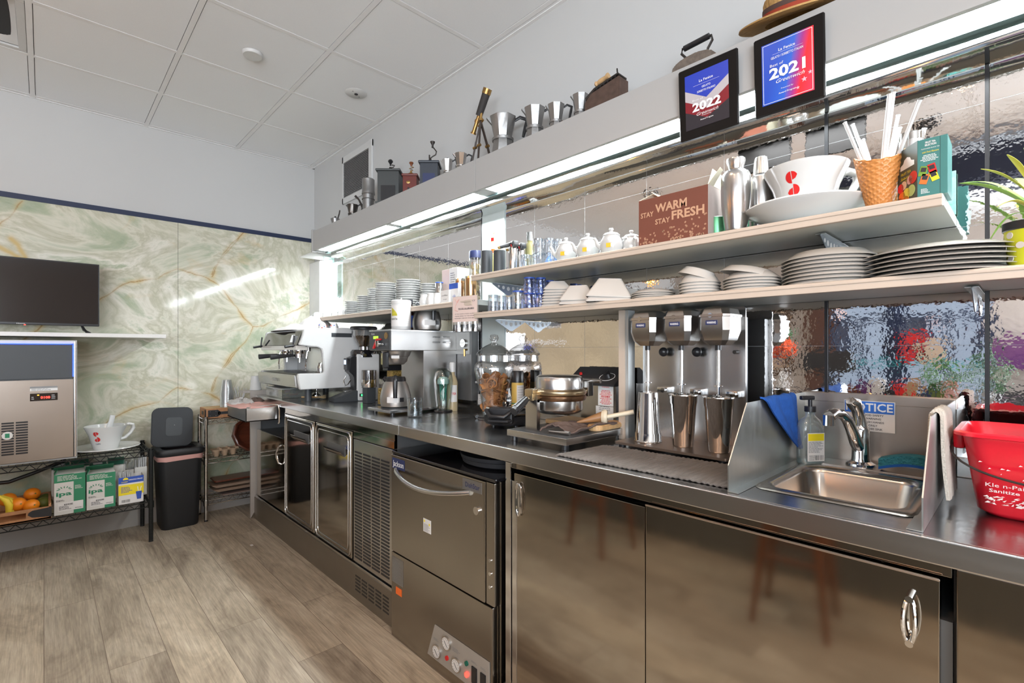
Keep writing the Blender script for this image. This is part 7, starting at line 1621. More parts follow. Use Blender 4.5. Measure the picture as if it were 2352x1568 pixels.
# wire racks
def wire_rack(name, lab, x0, x1, y0, y1, zs, ztop, m, wire=.0028, posts=.0125, wst=.028):
    o = thing(name, lab, 'wire rack')
    for px_, py_ in ((x0, y0), (x1, y0), (x0, y1), (x1, y1)):
        t = MB().cyl((px_, py_, .012), (px_, py_, ztop), posts, n=16)
        k = .06
        while k < ztop: t.cyl((px_, py_, k), (px_, py_, k + .0015), posts * 1.04, n=16); k += .0254
        t.build('post', m, o); MB().cyl((px_, py_, 0), (px_, py_, .018), posts * 1.05, posts * .9, 16).build('foot', 'black', bpy.data.objects[-1] if False else o)
    for z in zs:
        t = MB()
        for (a, b2), (c, d) in (((x0, y0), (x1, y0)), ((x0, y1), (x1, y1)), ((x0, y0), (x0, y1)), ((x1, y0), (x1, y1))):
            A, B2 = Vector((a, b2, z)), Vector((c, d, z)); L_ = (B2 - A).length; u_ = (B2 - A) / L_
            t.tube([A, B2], .0034, 6).tube([A - Vector((0, 0, .030)), B2 - Vector((0, 0, .030))], .0034, 6)
            n = max(3, int(L_ / .055)); p = []
            for k in range(n * 2 + 1): p.append(A + u_ * (L_ * k / (n * 2)) - Vector((0, 0, .030 if k % 2 else 0)))
            t.tube(p, wire, 5)
        k = x0 + wst
        while k < x1 - .01: t.tube([(k, y0, z + .002), (k, y1, z + .002)], .0019, 5); k += wst
        for q in (.33, .67): t.tube([(x0, y0 + (y1 - y0) * q, z - .002), (x1, y0 + (y1 - y0) * q, z - .002)], .003, 5)
        for px_, py_ in ((x0, y0), (x1, y0), (x0, y1), (x1, y1)): t.cyl((px_, py_, z - .036), (px_, py_, z + .004), posts * 1.35, n=14)
        t.build('wire_shelf', m, o)
    return o
RT, RL = .582, .255
wire_rack('wire_rack', 'black epoxy wire rack along the onyx wall under the ice machine', -.62, .50, 3.905, 4.29, (RL, RT), .60, 'rackb')
# ice machine
im = thing('ice_machine', 'stainless ice machine with dark flap and red digital display on the black rack', 'ice machine', (-.32, 3.925, RT + .004), 0)
x1 = .455
MB().box(-.28, .465, .012, .355, 0, .705, .004).build('cabinet', 'white', im)
f_ = MB().box(-.28, .448, -.004, .012, .012, .475, .003).build('front_panel', mat('warm shaded steel', (.34, .29, .25), .33, .85, nz=(4, .1)), im)  # dim warm light on this front, put into the steel's colour
MB().box(-.28, .452, -.010, .012, .478, .680, .006).build('flap', 'dgrey', im)
MB().box(-.28, .458, -.006, .012, .684, .700, .002).build('top_strip', 'white', im)
MB().box(-.28, .440, -.012, -.009, .6805, .6835).box(.444, .4475, -.0125, -.009, .49, .683).build('blue_light', 'ledb', im, smooth=0)
MB().box(.449, .462, -.010, .012, .012, .700, .003).build('side_trim', 'sth', im)
d_ = MB().box(.262, .378, -.007, -.004, .355, .398, .003).build('display', 'blackg', f_)
MB().text('0108', .326, .374, .013, -.0072, .040, bold=.02).build('digits', 'ledr', d_, smooth=0)
MB().box(.292, .300, -.0075, -.007, .386, .391).build('amber_light', 'ledo', d_, smooth=0)
MB().bars(.352, .372, .362, .39, 3, -.0072, fill=.7).bars(.268, .282, .362, .382, 2, -.0072, fill=.7).build('button', 'inkg', d_, smooth=0)
s_ = MB().box(.262, .378, -.0046, -.0038, .412, .438).build('caution_label', 'paper', f_, smooth=0)
MB().box(.262, .378, -.005, -.0045, .427, .438).build('label_header', 'inkg', s_, smooth=0)
MB().bars(.268, .372, .413, .426, 3, -.0047).build('small_print', 'inkg', s_, smooth=0)
t = MB()
for c in range(7):
    for r in range(13): a = .205 - c * .056 ; t.box(a, a + .049, -.0055, -.0035, .060 + r * .0145, .069 + r * .0145, .001, 1)
t.build('vent_slot', 'black', f_, smooth=0)
MB().cyl((.172, -.0065, .17), (.172, -.005, .17), .022, n=28).build('round_sticker', 'paper', f_)
MB().box(.163, .181, -.0075, -.0064, .158, .182).build('sticker_print', 'green', f_, smooth=0)
# cable under the rack top
tag(MB().tube([(-.3, 4.1, .47), (-.15, 4.12, .46), (-.02, 4.14, .50), (.10, 4.16, .545)], .011, 10).build('drain_hose', 'black'), 'thick black hose curving beneath the rack top behind the fruit', 'hose')
# big cup on the rack
x, z = YP(243, 1018, 4.08)
y = 4.085; x, s = aty(243, y)
giant_saucer('giant white saucer under the logo cup on the black wire rack', (x, y, RT + .006), 64 * s, .026)
k = 40 * s / .120
giant_cup('giant_cup', 'giant white cup with red S emblem and white scoop on the wire rack', (x, y, RT + .013), k, .35, -.95)
MB_ = MB().tube([(0, 0, 0), (.012, 0, .05), (.022, 0, .085), (.030, 0, .125)], [.018, .016, .014, .014], 10, flat=.45)
sc_ = MB_.build('scoop', 'white', loc=(x + .005, y, RT + .105)); tag(sc_, 'white plastic scoop handle sticking up from the rack cup', 'scoop')
# filter boxes
def ipabox(px0, px1, y0, z0, ptop, dep, lab, open_=True, ry=0):
    xa, s = aty(px0, y0); xb, _ = aty(px1, y0); w = xb - xa; h = zz(ptop, s) - z0
    o = thing('carton_box', lab, 'box', (xa, y0, z0), ry, 'green and white cartons on the rack')
    MB().box(0, w, 0, dep, 0, h, .002).build('box', 'boxw', o)
    MB().box(w * .62, w + .0006, -.0006, 0, 0, h * .99).box(0, w * .62, -.0006, 0, h * .80, h).build('green_field', mat('carton green', (.03, .22, .11), .55), o, smooth=0)
    MB().box(w * .62, w * 1.001, -.0009, -.0005, 0, h * .10).build('white_foot', 'boxw', o, smooth=0) if False else None
    t = MB(); cz = h * .63
    for k in range(-3, 4):
        a = k * .50; cx2 = w * .32 + w * .19 * math.sin(a); cz2 = cz + w * .105 * math.cos(a) - w * .02
        L_ = w * .048 * (1 if abs(k) < 3 else 1.3); W2 = w * .017
        t.poly([(cx2 + (u_ * L_) * math.sin(a * 1.15) + (v_ * W2) * math.cos(a * 1.15), cz2 + (u_ * L_) * math.cos(a * 1.15) - (v_ * W2) * math.sin(a * 1.15)) for u_, v_ in ((-1, 0), (-.5, -.8), (.3, -1), (1, -.3), (1, .3), (.3, 1), (-.5, .8))][::-1], -.0010)
    t.text('ipa', w * .31, h * .52, w * .17, -.0006, w * .50, bold=.03)
    t.build('logo', 'green', o, smooth=0)
    t = MB().text('ESSSE', w * .46, h * .245, h * .035, -.0016, w * .28, bold=.03).bars(w * .06, w * .40, h * .33, h * .38, 2, -.0006).text('PP5061', w * .78, h * .13, h * .022, -.0016, w * .22, bold=.02).bars(w * .15, w * .55, h * .12, h * .22, 4, -.0016)
    MB().box(w * .12, w * .93, -.0014, -.0006, h * .09, h * .30).build('sticker', 'paper', o, smooth=0); t.build('lettering', 'ink', o, smooth=0)
    MB().bars(w * .66, w * .92, h * .60, h * .70, 4, -.0008).bars(w * .1, w * .9, h * .84, h * .97, 4, -.0008).build('small_print', 'boxw', o, smooth=0)
    t = MB()
    t.prism([(0, 0), (dep * .55, 0), (dep * .52, .03), (dep * .05, .03)], 0, .002, 'x', Mx=Matrix.Translation((0, 0, h)) @ Matrix.Rotation(.5, 4, 'Y'))
    t.box(0, w, 0, .002, 0, dep * .48, Mx=Matrix.Translation((0, dep, h)) @ Matrix.Rotation(1.05, 4, 'X'))
    t.build('flap', mat('carton green', (.03, .22, .11), .55), o, smooth=0); return o
ipabox(124, 196, 3.93, RL + .006, 1092, .15, 'green and white carton with leaf logo, front left one beside the fruit crate')
ipabox(199, 265, 3.93, RL + .006, 1090, .14, 'green and white carton with leaf logo, front one beside the straw box')
for i, (a, b2, pt, lab) in enumerate(((118, 205, 1080, 'green and white carton standing behind the front left one'), (207, 288, 1076, 'green and white carton standing behind the one next to the straw box'))):
    xa, s = aty(a, 4.12); xb, _ = aty(b2, 4.12); w = xb - xa; h = zz(pt, s) - RL - .006
    o = thing('carton_box', lab, 'box', (xa, 4.12, RL + .006), 0, 'green and white cartons at the back of the rack')
    MB().box(0, w, 0, .12, 0, h, .002).build('box', 'boxw', o)
    MB().box(w * .4, w * .62, -.0006, 0, h * .55, h * .95).build('leaf_logo', mat('grey green print', (.30, .32, .27), .6), o, smooth=0)
    MB().box(0, w * .48, 0, .002, 0, .07, Mx=Matrix.Translation((0, .02, h + .002)) @ Matrix.Rotation(-1.25, 4, 'X')).box(w * .52, w, 0, .002, 0, .075, Mx=Matrix.Translation((0, .02, h + .004)) @ Matrix.Rotation(-1.1, 4, 'X')).build('flap', mat('dark carton green', (.02, .11, .07), .5), o, smooth=0)
    MB().box(w * .1, w * .36, -.001, 0, .03, .055, Mx=Matrix.Translation((0, .02, h + .004)) @ Matrix.Rotation(-1.25, 4, 'X')).build('sticker', 'paper', o, smooth=0)
# drinking straw box
xa, s = aty(272, 3.925); xb, _ = aty(330, 3.925); w = xb - xa; h = zz(1098, s) - RL - .006
o = thing('straw_box', 'open blue, yellow and white drinking straws box on the rack', 'box', (xa, 3.925, RL + .006))
MB().box(0, w, 0, .0015, 0, h).box(0, w, .098, .10, 0, h).box(0, .0015, 0, .1, 0, h).box(w - .0015, w, 0, .1, 0, h).box(0, w, 0, .1, 0, .002).build('box', 'paper', o, smooth=0)
MB().box(0, w, -.0006, 0, h * .77, h).build('blue_band', 'blue', o, smooth=0); MB().box(0, w, -.0006, 0, h * .34, h * .71).build('yellow_band', 'yel', o, smooth=0)
MB().text('DRINKING STRAWS', w * .68, h * .885, h * .045, -.0008, w * .55, bold=.02, shear=.2).build('lettering', 'inkw', o, smooth=0)
t = MB().poly([(w * .28 + w * .11 * math.cos(a), h * .90 + w * .11 * math.sin(a)) for a in [PI * k / 12 for k in range(13)]], -.0009).text('SUNSET', w * .24, h * .825, h * .035, -.0008, w * .26, bold=.02); t.build('sun_logo', 'yel', o, smooth=0)
MB().poly([(w * .68, h * .42), (w * .93, h * .42), (w * .89, h * .13), (w * .73, h * .13)], -.0010).bars(w * .1, w * .55, h * .42, h * .65, 5, -.0010).build('cup_picture', 'blue', o, smooth=0)
MB().poly([(w * .77, h * .42), (w * .80, h * .42), (w * .77, h * .60), (w * .74, h * .60)], -.0011).poly([(w * .83, h * .42), (w * .86, h * .42), (w * .92, h * .60), (w * .89, h * .60)], -.0011).build('straw_picture', 'inkw', o, smooth=0)
t = MB(); rnd = random.Random(6); q = w * .12
while q < w * .45: t.quad(q, q + .001, h * .07, h * .17, -.0008); q += rnd.choice((.0018, .0026, .0034))
t.build('barcode', 'ink', o, smooth=0)
t = MB()
for k in range(40): a, b2 = rnd.uniform(.006, w * .55), rnd.uniform(.01, .085); t.cyl((a, b2, .01), (a + rnd.uniform(-.006, .006), b2, h + rnd.uniform(.015, .028)), .0028, n=6)
ss = t.build('wrapped_straws', 'straw'); ss.location = (xa, 3.925, RL + .006); tag(ss, 'dense bundle of white wrapped straws filling the blue and yellow box', 'straws', kind='stuff')
for gi, (px, y, n, top) in enumerate(((297, 4.14, 16, 1052), (322, 4.13, 22, 1045))):
    xa2, s = aty(px, y); h2 = zz(top, s) - RL - .006
    b_ = MB().box(-.035, .035, -.03, -.028, 0, h2 * .72).box(-.035, .035, .028, .03, 0, h2 * .72).box(-.035, -.033, -.03, .03, 0, h2 * .72).box(.033, .035, -.03, .03, 0, h2 * .72).box(-.035, .035, -.03, .03, 0, .002).build('open_carton', 'boxw', loc=(xa2, y, RL + .006), smooth=0)
    tag(b_, ['pale open carton of wrapped cutlery behind the straw box, left one', 'pale open carton of wrapped straws behind the straw box, right one'][gi], 'box')
    t = MB()
    for k in range(n): a, b2 = rnd.uniform(-.028, .028), rnd.uniform(-.022, .022); t.cyl((a, b2, .01), (a * 1.1, b2, h2 + rnd.uniform(-.03, .0)), .0035, n=6)
    ss = t.build('wrapped_straws', 'plas' if gi == 0 else 'straw'); ss.location = (xa2, y, RL + .006); tag(ss, ['clear wrapped pieces bunched in the left pale carton', 'white wrapped straws bunched in the right pale carton'][gi], 'straws', kind='stuff')
# fruit crate
xb, s = aty(118, 3.90); cr_ = thing('fruit_crate', 'shallow wooden crate of fruit with black corner plate on the black rack', 'crate', (xb - .50, 3.90, RL + .006))
t = MB().box(0, .50, 0, .34, 0, .010).box(0, .012, 0, .34, 0, .085, .002).box(.488, .50, 0, .34, 0, .085, .002).box(0, .50, .328, .34, 0, .085, .002)
t.box(0, .50, 0, .012, 0, .020, .001).box(0, .50, 0, .012, .052, .070, .001).box(.395, .50, 0, .012, .02, .052, .001).box(0, .26, 0, .012, .02, .052, .001)
t.build('crate', 'dwood', cr_)
MB().prism([(.402, .038), (.42, .022), (.4995, .012), (.4995, .066), (.42, .060), (.406, .050)], -.002, 0, 'y').box(.4995, .5015, 0, .05, .012, .066).build('corner_plate', 'blackm', cr_, smooth=0)
def orange(px, py, y, r, lab):
    x, s = aty(px, y); o = thing('orange', lab, 'fruit', (x, y, zz(py, s)), 0, 'oranges in the crate')
    MB().ball((0, 0, 0), r, (1, 1, .93), 28).build('fruit', 'orangef', o); MB().cyl((.35 * r, -.86 * r, .18 * r), (.38 * r, -.93 * r, .2 * r), .004).build('stem_scar', 'lime', o)
orange(18, 1147, 4.10, .040, 'orange at the far left of the crate'); orange(40, 1158, 4.00, .041, 'large orange at the front left, over the bananas'); orange(74, 1134, 4.10, .038, 'orange on top of the pile in the crate'); orange(72, 1160, 3.98, .037, 'orange at the front right of the pile'); orange(52, 1162, 4.12, .036, 'orange partly hidden behind the front two')
x, s = aty(100, 4.08); o = tag(MB().ball((0, 0, 0), .036, (1.15, 1, 1), 20).build('green_fruit', 'lime', loc=(x, 4.08, zz(1155, s))), 'dark green fruit beside the crate end', 'fruit')
x, s = aty(104, 4.2); o = tag(MB().ball((0, 0, 0), .034, (1, 1, 1), 20).build('green_fruit', 'lime', loc=(x, 4.2, zz(1146, s))), 'dark green fruit at the back of the crate', 'fruit')
for k in range(3):
    x, s = aty(4 + 6 * k, 3.96 + .03 * k); z_ = zz(1150, s)
    p = [(-.02, 0, .035), (-.005, 0, .022), (.018, -.003, .0), (.030, -.005, -.03), (.028, -.006, -.065), (.018, -.005, -.08)]
    tag(MB().tube(p, [.004, .007, .015, .017, .014, .004], 10).build('banana', 'banana', loc=(x, 3.955 + .032 * k, z_)), 'ripe banana in the crate, %s of the bunch' % ['front one', 'middle one', 'rear one'][k], 'banana', 'bananas in the crate')
# trash bin
bx, by = .69, 4.175
tb_ = thing('trash_bin', 'tall black plastic trash bin with raised lid and pink liner', 'trash bin', (bx, by, 0))
t = bmesh.new(); R = []
for hw, hd, z_ in ((.100, .105, .004), (.108, .113, .0), (.112, .117, .02), (.130, .132, .50), (.127, .129, .50), (.110, .115, .03)):
    R.append([t.verts.new((a, b2, z_)) for a, b2 in rr(-hw, hw, -hd, hd, .045, 6)])
R = [R[0]] + R[1:]
for a, b2 in zip(R, R[1:]):
    for i in range(len(a)): t.faces.new((a[i], a[(i + 1) % len(a)], b2[(i + 1) % len(a)], b2[i]))
t.faces.new(R[0][::-1]); t.faces.new(R[-1]); bmesh.ops.recalc_face_normals(t, faces=t.faces); q = MB(); q._app(t); q.build('body', mat('bin black', (.011, .012, .014), .5), tb_, smooth=50)
t = bmesh.new(); R = []
for hw, hd, z_ in ((.133, .135, .470), (.136, .138, .49), (.135, .137, .515), (.130, .131, .515)):
    R.append([t.verts.new((a * (1 + .01 * math.sin(14 * a * 10)), b2, z_ + .006 * math.sin(30 * a) + .004 * math.cos(40 * b2))) for a, b2 in rr(-hw, hw, -hd, hd, .045, 6)])
for a, b2 in zip(R, R[1:]):
    for i in range(len(a)): t.faces.new((a[i], a[(i + 1) % len(a)], b2[(i + 1) % len(a)], b2[i]))
q = MB(); q._app(t); q.build('bag_liner', 'pink', tb_, smooth=50)
t = bmesh.new(); R = []
for hw, hd, z_ in ((.139, .141, .505), (.145, .146, .512), (.145, .146, .540), (.138, .140, .550), (.100, .103, .548), (.098, .10, .53)):
    R.append([t.verts.new((a, b2, z_)) for a, b2 in rr(-hw, hw, -hd, hd, .05, 6)])
R.append(R[0])
for a, b2 in zip(R, R[1:]):
    for i in range(len(a)): t.faces.new((a[i], a[(i + 1) % len(a)], b2[(i + 1) % len(a)], b2[i]))
bmesh.ops.recalc_face_normals(t, faces=t.faces); q = MB(); q._app(t); q.build('rim', mat('bin black', (.011, .012, .014), .5), tb_, smooth=50)
ld = rr(-.130, .118, .0, .275, .045, 6)
LM = Matrix.Translation((0, .085, .545)) @ Matrix.Rotation(PI / 2 - .12, 4, 'X') @ Matrix.Rotation(.05, 4, 'Z')
LM = Matrix.Translation((-.025, .03, .548)) @ Matrix.Rotation(-.10, 4, 'X') @ Matrix.Rotation(.04, 4, 'Y')
ldo = MB().prism([(a, b2) for a, b2 in ld], -.008, .008, 'y', .005, Mx=LM).build('lid', mat('bin lid', (.014, .017, .021), .45), tb_)
MB().prism([(a * .40 + .005, b2 * .47 + .075) for a, b2 in ld], -.0115, -.008, 'y', .002, Mx=LM).build('lid_panel', 'dgrey', ldo)
MB().ball((.005, -.0118, .15), .003, (1, .4, 1), 10, Mx=LM).build('dimple', 'inkg', ldo)
# chrome rack in the corner
CRX, CRY = .845, 4.085
wire_rack('wire_rack', 'chrome wire rack in the corner beside the worktop end', CRX, 1.58, CRY, 4.295, (.148, .445, .728), .752, 'stp', .0022, .0115, .03)
# case on top of chrome rack
ct = thing('wooden_case', 'wooden crate with black metal straps on top of the chrome rack', 'crate', (CRX + .005, 4.105, .735))
MB().box(0, .62, 0, .20, .0, .070, .003).build('case', 'dwood', ct)
MB().box(.006, .60, .010, .19, .0702, .0712).build('top', 'woodl', ct, smooth=0)
MB().box(.012, .075, -.002, 0, .010, .060).box(.075, .62, -.002, 0, .025, .045).prism([(.075, .010), (.092, .025), (.092, .045), (.075, .060)], -.002, 0, 'y').box(-.002, 0, .0, .035, .008, .062).build('strap', 'blackm', ct, smooth=0)
MB().box(-.0015, 0, .08, .13, .022, .048).build('hand_hole', 'black', ct, smooth=0)
t = MB()
for a, b2 in ((.025, .02), (.025, .05), (.062, .02), (.062, .05), (.085, .035)): t.ball((a, -.003, b2), .0022, n=8)
t.build('rivet', 'alu', ct)
# stacked clear cups
x, s = aty(521, 4.17)
n = 11
cs = thing('plastic_cup', 'x', 'cup', (x, 4.17, .8065)); 
MB().lathe([(.046, 0), (.044, .012), (.030, .105), (.029, .105), (.043, .012), (.045, 0), (.046, 0)], n=28).lathe([(0, .103), (.029, .103), (.030, .105), (0, .105)], n=28).build('cup', 'plas', cs)
for k in range(n):
    o = cs if k == 0 else copy_tree(cs); o.location = (x, 4.17, .8065 + .0098 * k); o['label'] = 'clear plastic cup upside down, %s in the stack on the wooden crate' % WHICH(n, k); o['group'] = 'clear cups stacked on the wooden crate'
x, s = aty(551, 4.18); o = thing('cone_holder', 'brown paper cone cup holding white straws on the wooden crate', 'holder', (x, 4.18, .8065))
MB().lathe([(.016, 0), (.019, .0), (.030, .062), (.029, .062), (.018, .002), (.016, 0)], n=24).build('cone', 'card', o)
for k in range(8):
    a = k * .8; d_ = .020 + .012 * (k % 3); tag(MB().cyl((x + .010 * math.cos(a), 4.18 + .008 * math.sin(a), .812), (x + 1.6 * d_ * math.cos(a), 4.18 + d_ * math.sin(a), .812 + .115 + .012 * (k % 3)), .0032, n=8).build('paper_straw', 'straw'), 'white paper straw in the brown cone cup, %s of eight around it' % ORD[k], 'straw', 'straws in the brown cone cup')
x, s = aty(560, 4.09); n = 4
for k in range(n): tag(MB().lathe([(0, 0), (.038, 0), (.040, .002), (.040, .006), (.036, .0085), (0, .0085)], n=28).build('cup_cover', 'blackm', loc=(x, 4.155, .8068 + .0088 * k)), 'round black cup lid, %s in the short pile on the wooden crate' % WHICH(n, k), 'lid', 'black lids on the wooden crate')
# cups on end panel top
x, s = aty(587, 3.99); n = 1
def papercup(x, y, z, lab, m, r=.040, h=.105):
    o = tag(MB().lathe([(r, 0), (r * 1.03, .003), (r * .98, .006), (r * .72, h), (0, h)], n=28).build('paper_cup', m, loc=(x, y, z)), lab, 'cup')
y = 4.0; x, s = aty(587, y)
tag(MB().box(1.05, 1.40, 3.948, 4.07, .918, .934, .001).build('ledge_board', mat('grey ledge', (.45, .42, .39), .5)), 'grey ledge behind the worktop end carrying upturned cups', 'ledge')
papercup(x, 4.0, .9345, 'white paper cup upside down on the ledge at the worktop end', 'white')
x, s = aty(604, 4.03); papercup(x + .01, 4.03, .9345, 'clear plastic cup upside down beside the white paper cup', 'plas', .032, .05)
# wooden bowl, egg carton, trays
x, s = aty(560, 4.2)
o = thing('wooden_bowl', 'large dark red brown wooden bowl leaning on the middle chrome shelf', 'bowl', (1.165, 4.19, .575), 0)
o.scale = (.88, .88, .88)
BM_ = Matrix.Rotation(1.20, 4, 'X') @ Matrix.Rotation(.2, 4, 'Y')
MB().lathe([(0, -.05), (.09, -.05), (.150, -.02), (.158, .03), (.150, .035), (.135, .028), (.125, -.01), (.08, -.03), (0, -.032)], n=10, Mx=BM_).build('bowl', 'woodd', o, smooth=20)
x, s = aty(510, 4.13)
o = thing('cup_carrier', 'moulded pulp cup carrier tray on the middle chrome shelf', 'carrier', (.975, 4.15, .452))
t = MB().prism(rr(-.085, .085, -.05, .05, .02), .040, .048, 'z', .003)
for a in (-.055, .0, .055):
    for b2 in (-.028, .028): t.lathe([(.012, 0), (.015, .0), (.024, .044), (.020, .044), (.012, 0)], n=14, c=(a, b2, 0)).ball((a + .027, b2, .046), .014, (1, 1, .8), 10)
t.build('tray', 'pulp', o)
for k, (z_, m_, lab, dx_) in enumerate(((.156, mat('grey brown tray', (.25, .19, .16), .7), 'flat grey brown tray, lowest on the bottom chrome shelf', .05), (.190, mat('tan plastic tray', (.34, .24, .17), .6), 'tan slotted tray, second up on the bottom chrome shelf', .01), (.222, mat('tan plastic tray', (.34, .24, .17), .6), 'tan tray with upturned rim, third up on the bottom chrome shelf', 0), (.262, 'woodd', 'dark wooden board on top of the trays on the bottom chrome shelf', .0))):
    t = MB().prism(rr(CRX + .06 + dx_, 1.50, 4.10, 4.27, .02), z_, z_ + .010, 'z', .003)
    if k in (1, 2): t.prism(rr(CRX + .045 + dx_, 1.51, 4.095, 4.275, .02), z_ + .012, z_ + .018, 'z', .002)
    tag(t.build('tray', m_), lab, 'tray')
# litter
x, y, s = atz(578, 1252, 0); tag(MB().box(x - .008, x + .008, y - .012, y + .012, .0002, .003, .001).build('paper_scrap', 'paper'), 'small scrap of white paper on the brown floor before the fridge', 'litter')
# ================================================================ cafe side, seen in the mirrors and polished doors
def stool(x, y, rz, lab):
    o = thing('bar_stool', lab, 'stool', (x, y, 0), rz, 'wooden bar stools')
    MB().lathe([(0, .64), (.15, .64), (.172, .652), (.172, .668), (.15, .672), (0, .664)], n=36).build('seat', 'woodr', o)
    for k in range(4):
        a = PI / 4 + k * PI / 2; MB().tube([(.11 * math.cos(a), .11 * math.sin(a), .645), (.155 * math.cos(a), .155 * math.sin(a), .35), (.205 * math.cos(a), .205 * math.sin(a), 0)], [.014, .019, .014], 12).build('leg', 'woodr', o)
    for k in range(4):
        a, b2 = PI / 4 + k * PI / 2, PI / 4 + (k + 1) * PI / 2; z_ = .30 if k % 2 else .38; r_ = .165
        MB().tube([(r_ * math.cos(a), r_ * math.sin(a), z_), (r_ * .70 * math.cos((a + b2) / 2), r_ * .70 * math.sin((a + b2) / 2), z_), (r_ * math.cos(b2), r_ * math.sin(b2), z_)], [.009, .013, .009], 10).build('stretcher', 'woodr', o)
stool(-.29, 1.86, .15, 'reddish wooden bar stool reflected in the left polished door')
stool(-.26, .74, -.1, 'reddish wooden bar stool reflected in the right polished door')
# bar counter
bc = thing('bar_counter', 'dark low service counter opposite, seen only as a reflection', 'counter')
MB().box(-1.05, -.72, -1.2, 3.0, 0, .86, .004).build('body', mat('dark green grey panel', (.15, .14, .12), .5), bc)
MB().box(-1.10, -.66, -1.25, 3.05, .86, .90, .004).build('top', mat('dark stone top', (.03, .03, .035), .2), bc)
# pendants
for i, p in enumerate(PEND_AND_FILL[:3]):
    o = thing('pendant_lamp', ['amber glass pendant bulb, nearest the sink in the mirror', 'amber glass pendant bulb, middle one seen in the mirror', 'amber glass pendant bulb, farthest left in the mirror'][i], 'pendant lamp', p, 0, 'amber pendant lamps')
    MB().lathe([(0, -.105), (.055, -.055), (.085, .0), (.062, .055), (.025, .075), (0, .078)], n=8).build('bulb_glass', 'bulbg', o, smooth=0)
    MB().tube([(-.012, 0, .04), (-.014, 0, -.05), (-.004, 0, -.06), (.004, 0, -.06), (.014, 0, -.05), (.012, 0, .04)], .004, 6).build('filament', 'fil', o)
    MB().cyl((0, 0, .075), (0, 0, .13), .022).cyl((0, 0, .13), (0, 0, CZ - p[2] - .02), .003).build('cord', 'black', o)
    MB().lathe([(0, 0), (.065, 0), (.05, -.035), (0, -.04)], n=24, c=(0, 0, CZ - p[2])).build('canopy', 'black', o)
def MP(px, py, xr):
    """real point behind the camera whose reflection in the mirror wall shows at px, py"""
    y, s = atx(px, 2 * (WX - .006) - xr); return y, zz(py, s)
# monitor
ya, za = MP(1846, 805, -.75); yb_, zb_ = MP(1957, 856, -.75)
o = thing('monitor', 'black till monitor on the service counter, dark in the mirror left of the window', 'monitor', (-.75, (ya + yb_) / 2, .90))
MB().box(-.015, .015, -abs(ya - yb_) / 2, abs(ya - yb_) / 2, zb_ - .90, za - .90, .004).build('screen', 'blackm', o); MB().box(-.01, .01, -.02, .02, 0, zb_ - .90 + .01).lathe([(0, 0), (.09, 0), (.09, .008), (0, .008)], n=24).build('stand', 'blackm', o)
# orange flowers in a vase
y, z_ = MP(1797, 804, -.8); o = thing('flower_vase', 'orange red flowers in a vase on the service counter, seen in the mirror', 'flowers', (-.8, y, .90))
MB().lathe([(0, 0), (.03, 0), (.04, .06), (.025, .16), (.03, .18), (0, .18)], n=20).build('vase', 'white', o)
t = MB(); rnd = random.Random(3)
for k in range(60): a = rnd.uniform(0, 6.28); b2 = rnd.uniform(-.5, 1.5); r_ = .075; t.ball((r_ * math.cos(a) * math.cos(b2), r_ * math.sin(a) * math.cos(b2), z_ - .90 + r_ * math.sin(b2)), .022, n=6)
t.build('blossoms', mat('orange blossom', (.75, .10, .02), .6), o)
t = MB()
for k in range(14): t.ball((rnd.uniform(-.03, .03), rnd.uniform(-.07, .07), z_ - .90 + .10 + rnd.uniform(0, .05)), .018, (1, .5, 1.6), 6)
t.build('leaves', 'leafd', o)
# plants by the window
for i, (px, pa, pb, xr, wd) in enumerate(((2165, 840, 915, -1.0, 'left'), (2225, 815, 915, -1.0, 'right'))):
    y, zt_ = MP(px, pa, xr); y -= .09 * i; o = thing('potted_plant', 'dark green leafy plant on the service counter, %s one in the mirror' % wd, 'potted plant', (xr, y, .90), 0, 'plants seen in the mirror')
    MB().lathe([(0, 0), (.04, 0), (.055, .07), (0, .07)], n=20).build('pot', 'white', o)
    t = MB(); h = zt_ - .90
    for k in range(70):
        a = rnd.uniform(0, 6.28); q = rnd.random(); r_ = .10 * math.sin(PI * min(1, q + .15)); t.ball((r_ * math.cos(a), r_ * math.sin(a), .06 + q * h), .028, (1, .35, .8), 6, Mx=None)
    t.build('foliage', 'leafd' if i else mat('mid leaf', (.06, .22, .05), .5), o)
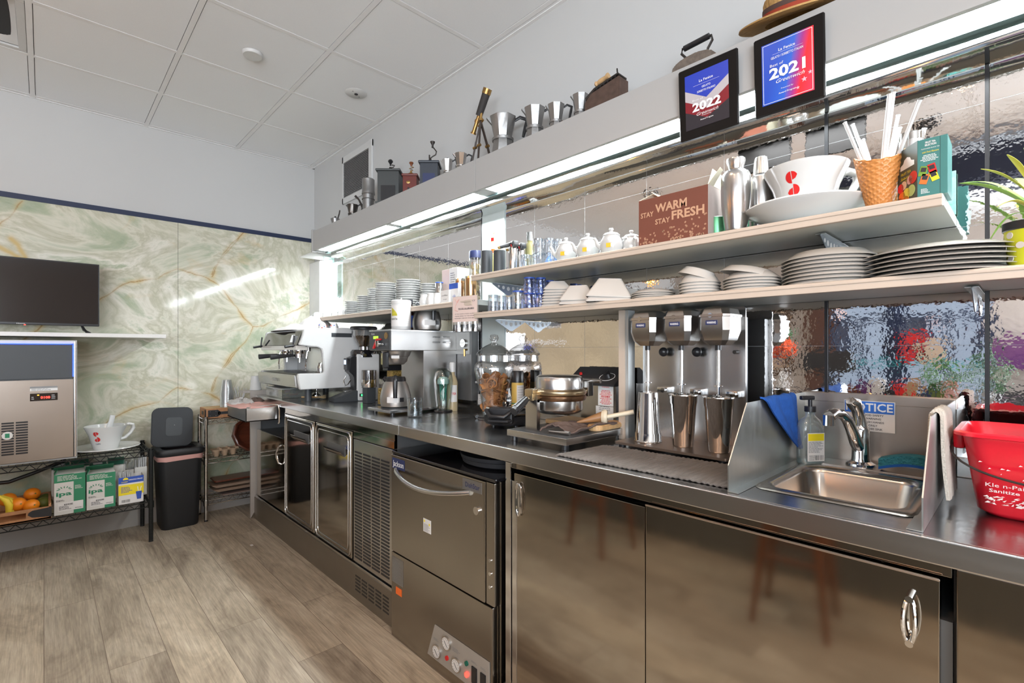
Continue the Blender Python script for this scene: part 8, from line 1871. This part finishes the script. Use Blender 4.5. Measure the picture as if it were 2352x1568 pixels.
# picture on the far wall, shelves and colour seen between the windows
y, z_ = MP(1800, 755, XL + .06)
o = thing('framed_picture', 'dark framed picture on the far cafe wall, seen in the mirror', 'picture', (XL + .01, 2.75, 1.28))
MB().box(0, .03, -.34, .34, -.40, .55, .004).build('frame', mat('dark picture frame', (.06, .03, .015), .4), o); MB().box(.03, .034, -.26, .26, -.32, .47).build('canvas', 'beige', o, smooth=0); MB().prism([(-.2, -.25), (.0, -.1), (.05, .2), (-.1, .3), (-.22, .1)], .034, .036, 'x').build('shape', mat('violet green paint', (.12, .10, .16), .6), o, smooth=0)
for i, (px, py, w_, h_, m_, lab) in enumerate(((2098, 780, .22, .14, 'red', 'red sign in the window, upper one in the mirror'), (2095, 815, .22, .12, 'red', 'red sign in the window, lower one in the mirror'), (2135, 812, .26, .30, 'beige', 'beige paper bag on the window sill in the mirror'))):
    y, z_ = MP(px, py, XL + .2); tag(MB().box(XL + .17, XL + .23, y - w_ / 2, y + w_ / 2, z_ - h_ / 2, z_ + h_ / 2, .004).build(['window_sign', 'window_sign', 'paper_bag'][i], m_), lab, 'sign' if i < 2 else 'bag')
y, z_ = MP(2165, 832, XL + .2)
tag(MB().box(XL + .10, XL + .30, -.3, 1.9, z_ - .03, z_, .003).build('window_shelf', mat('turquoise edge', (.03, .30, .32), .5)), 'turquoise edged shelf across the cafe window, seen in the mirror', 'shelf')
rnd = random.Random(8)
for k in range(10):
    px = 1960 + 28 * k; y, z2 = MP(px, 905, -1.0)
    m_ = ['woodr', 'violet', 'white', 'black', 'red', 'card', 'navy', 'lime', 'pink', 'white'][k]; hh = .06 + .03 * (k % 3)
    tag(MB().box(-1.03, -.95, y - .035, y + .035, .90, .90 + hh, .006).build('storage_tin', m_), '%s tin on the service counter reflected low in the mirror, %s from the left' % (['wood brown', 'purple', 'white', 'black', 'red', 'kraft', 'navy', 'green', 'pink', 'pale white'][k], ORD[k]), 'tin', 'tins on the service counter')
o = thing('shelf_cabinet', 'dark open cabinet with purple boxes on the far right cafe wall in the mirror', 'cabinet', (XL + .02, -.15, 0))
MB().box(0, .35, -.32, .42, 0, .75, .004).build('body', 'blackm', o); MB().box(0, .35, -.32, .42, 1.05, 1.15, .003).build('shelf', 'violet', o); MB().box(.02, .3, -.3, .4, 1.15, 1.35, .003).build('boxes', mat('plum boxes', (.14, .04, .14), .6), o)

# ---------------------------------------------------------------- put each root Empty at the base of its thing
bpy.context.view_layer.update()
def desc(o):
    for c in o.children:
        yield c; yield from desc(c)
for o in list(bpy.data.objects):
    if o.type == 'EMPTY' and o.parent is None and o.location.length < 1e-6:
        ds = [c for c in desc(o) if c.type == 'MESH']
        if not ds or any(c.location.length > 1e-6 for c in ds): continue
        pts = [Vector(b2) for c in ds for b2 in c.bound_box]
        lo = Vector([min(p[i] for p in pts) for i in range(3)]); hi = Vector([max(p[i] for p in pts) for i in range(3)])
        c0 = Vector(((lo.x + hi.x) / 2, (lo.y + hi.y) / 2, lo.z))
        for c in ds: c.data.transform(Matrix.Translation(-c0))
        o.location = c0
        for c in ds:      # keep object-space textures where they were
            pass
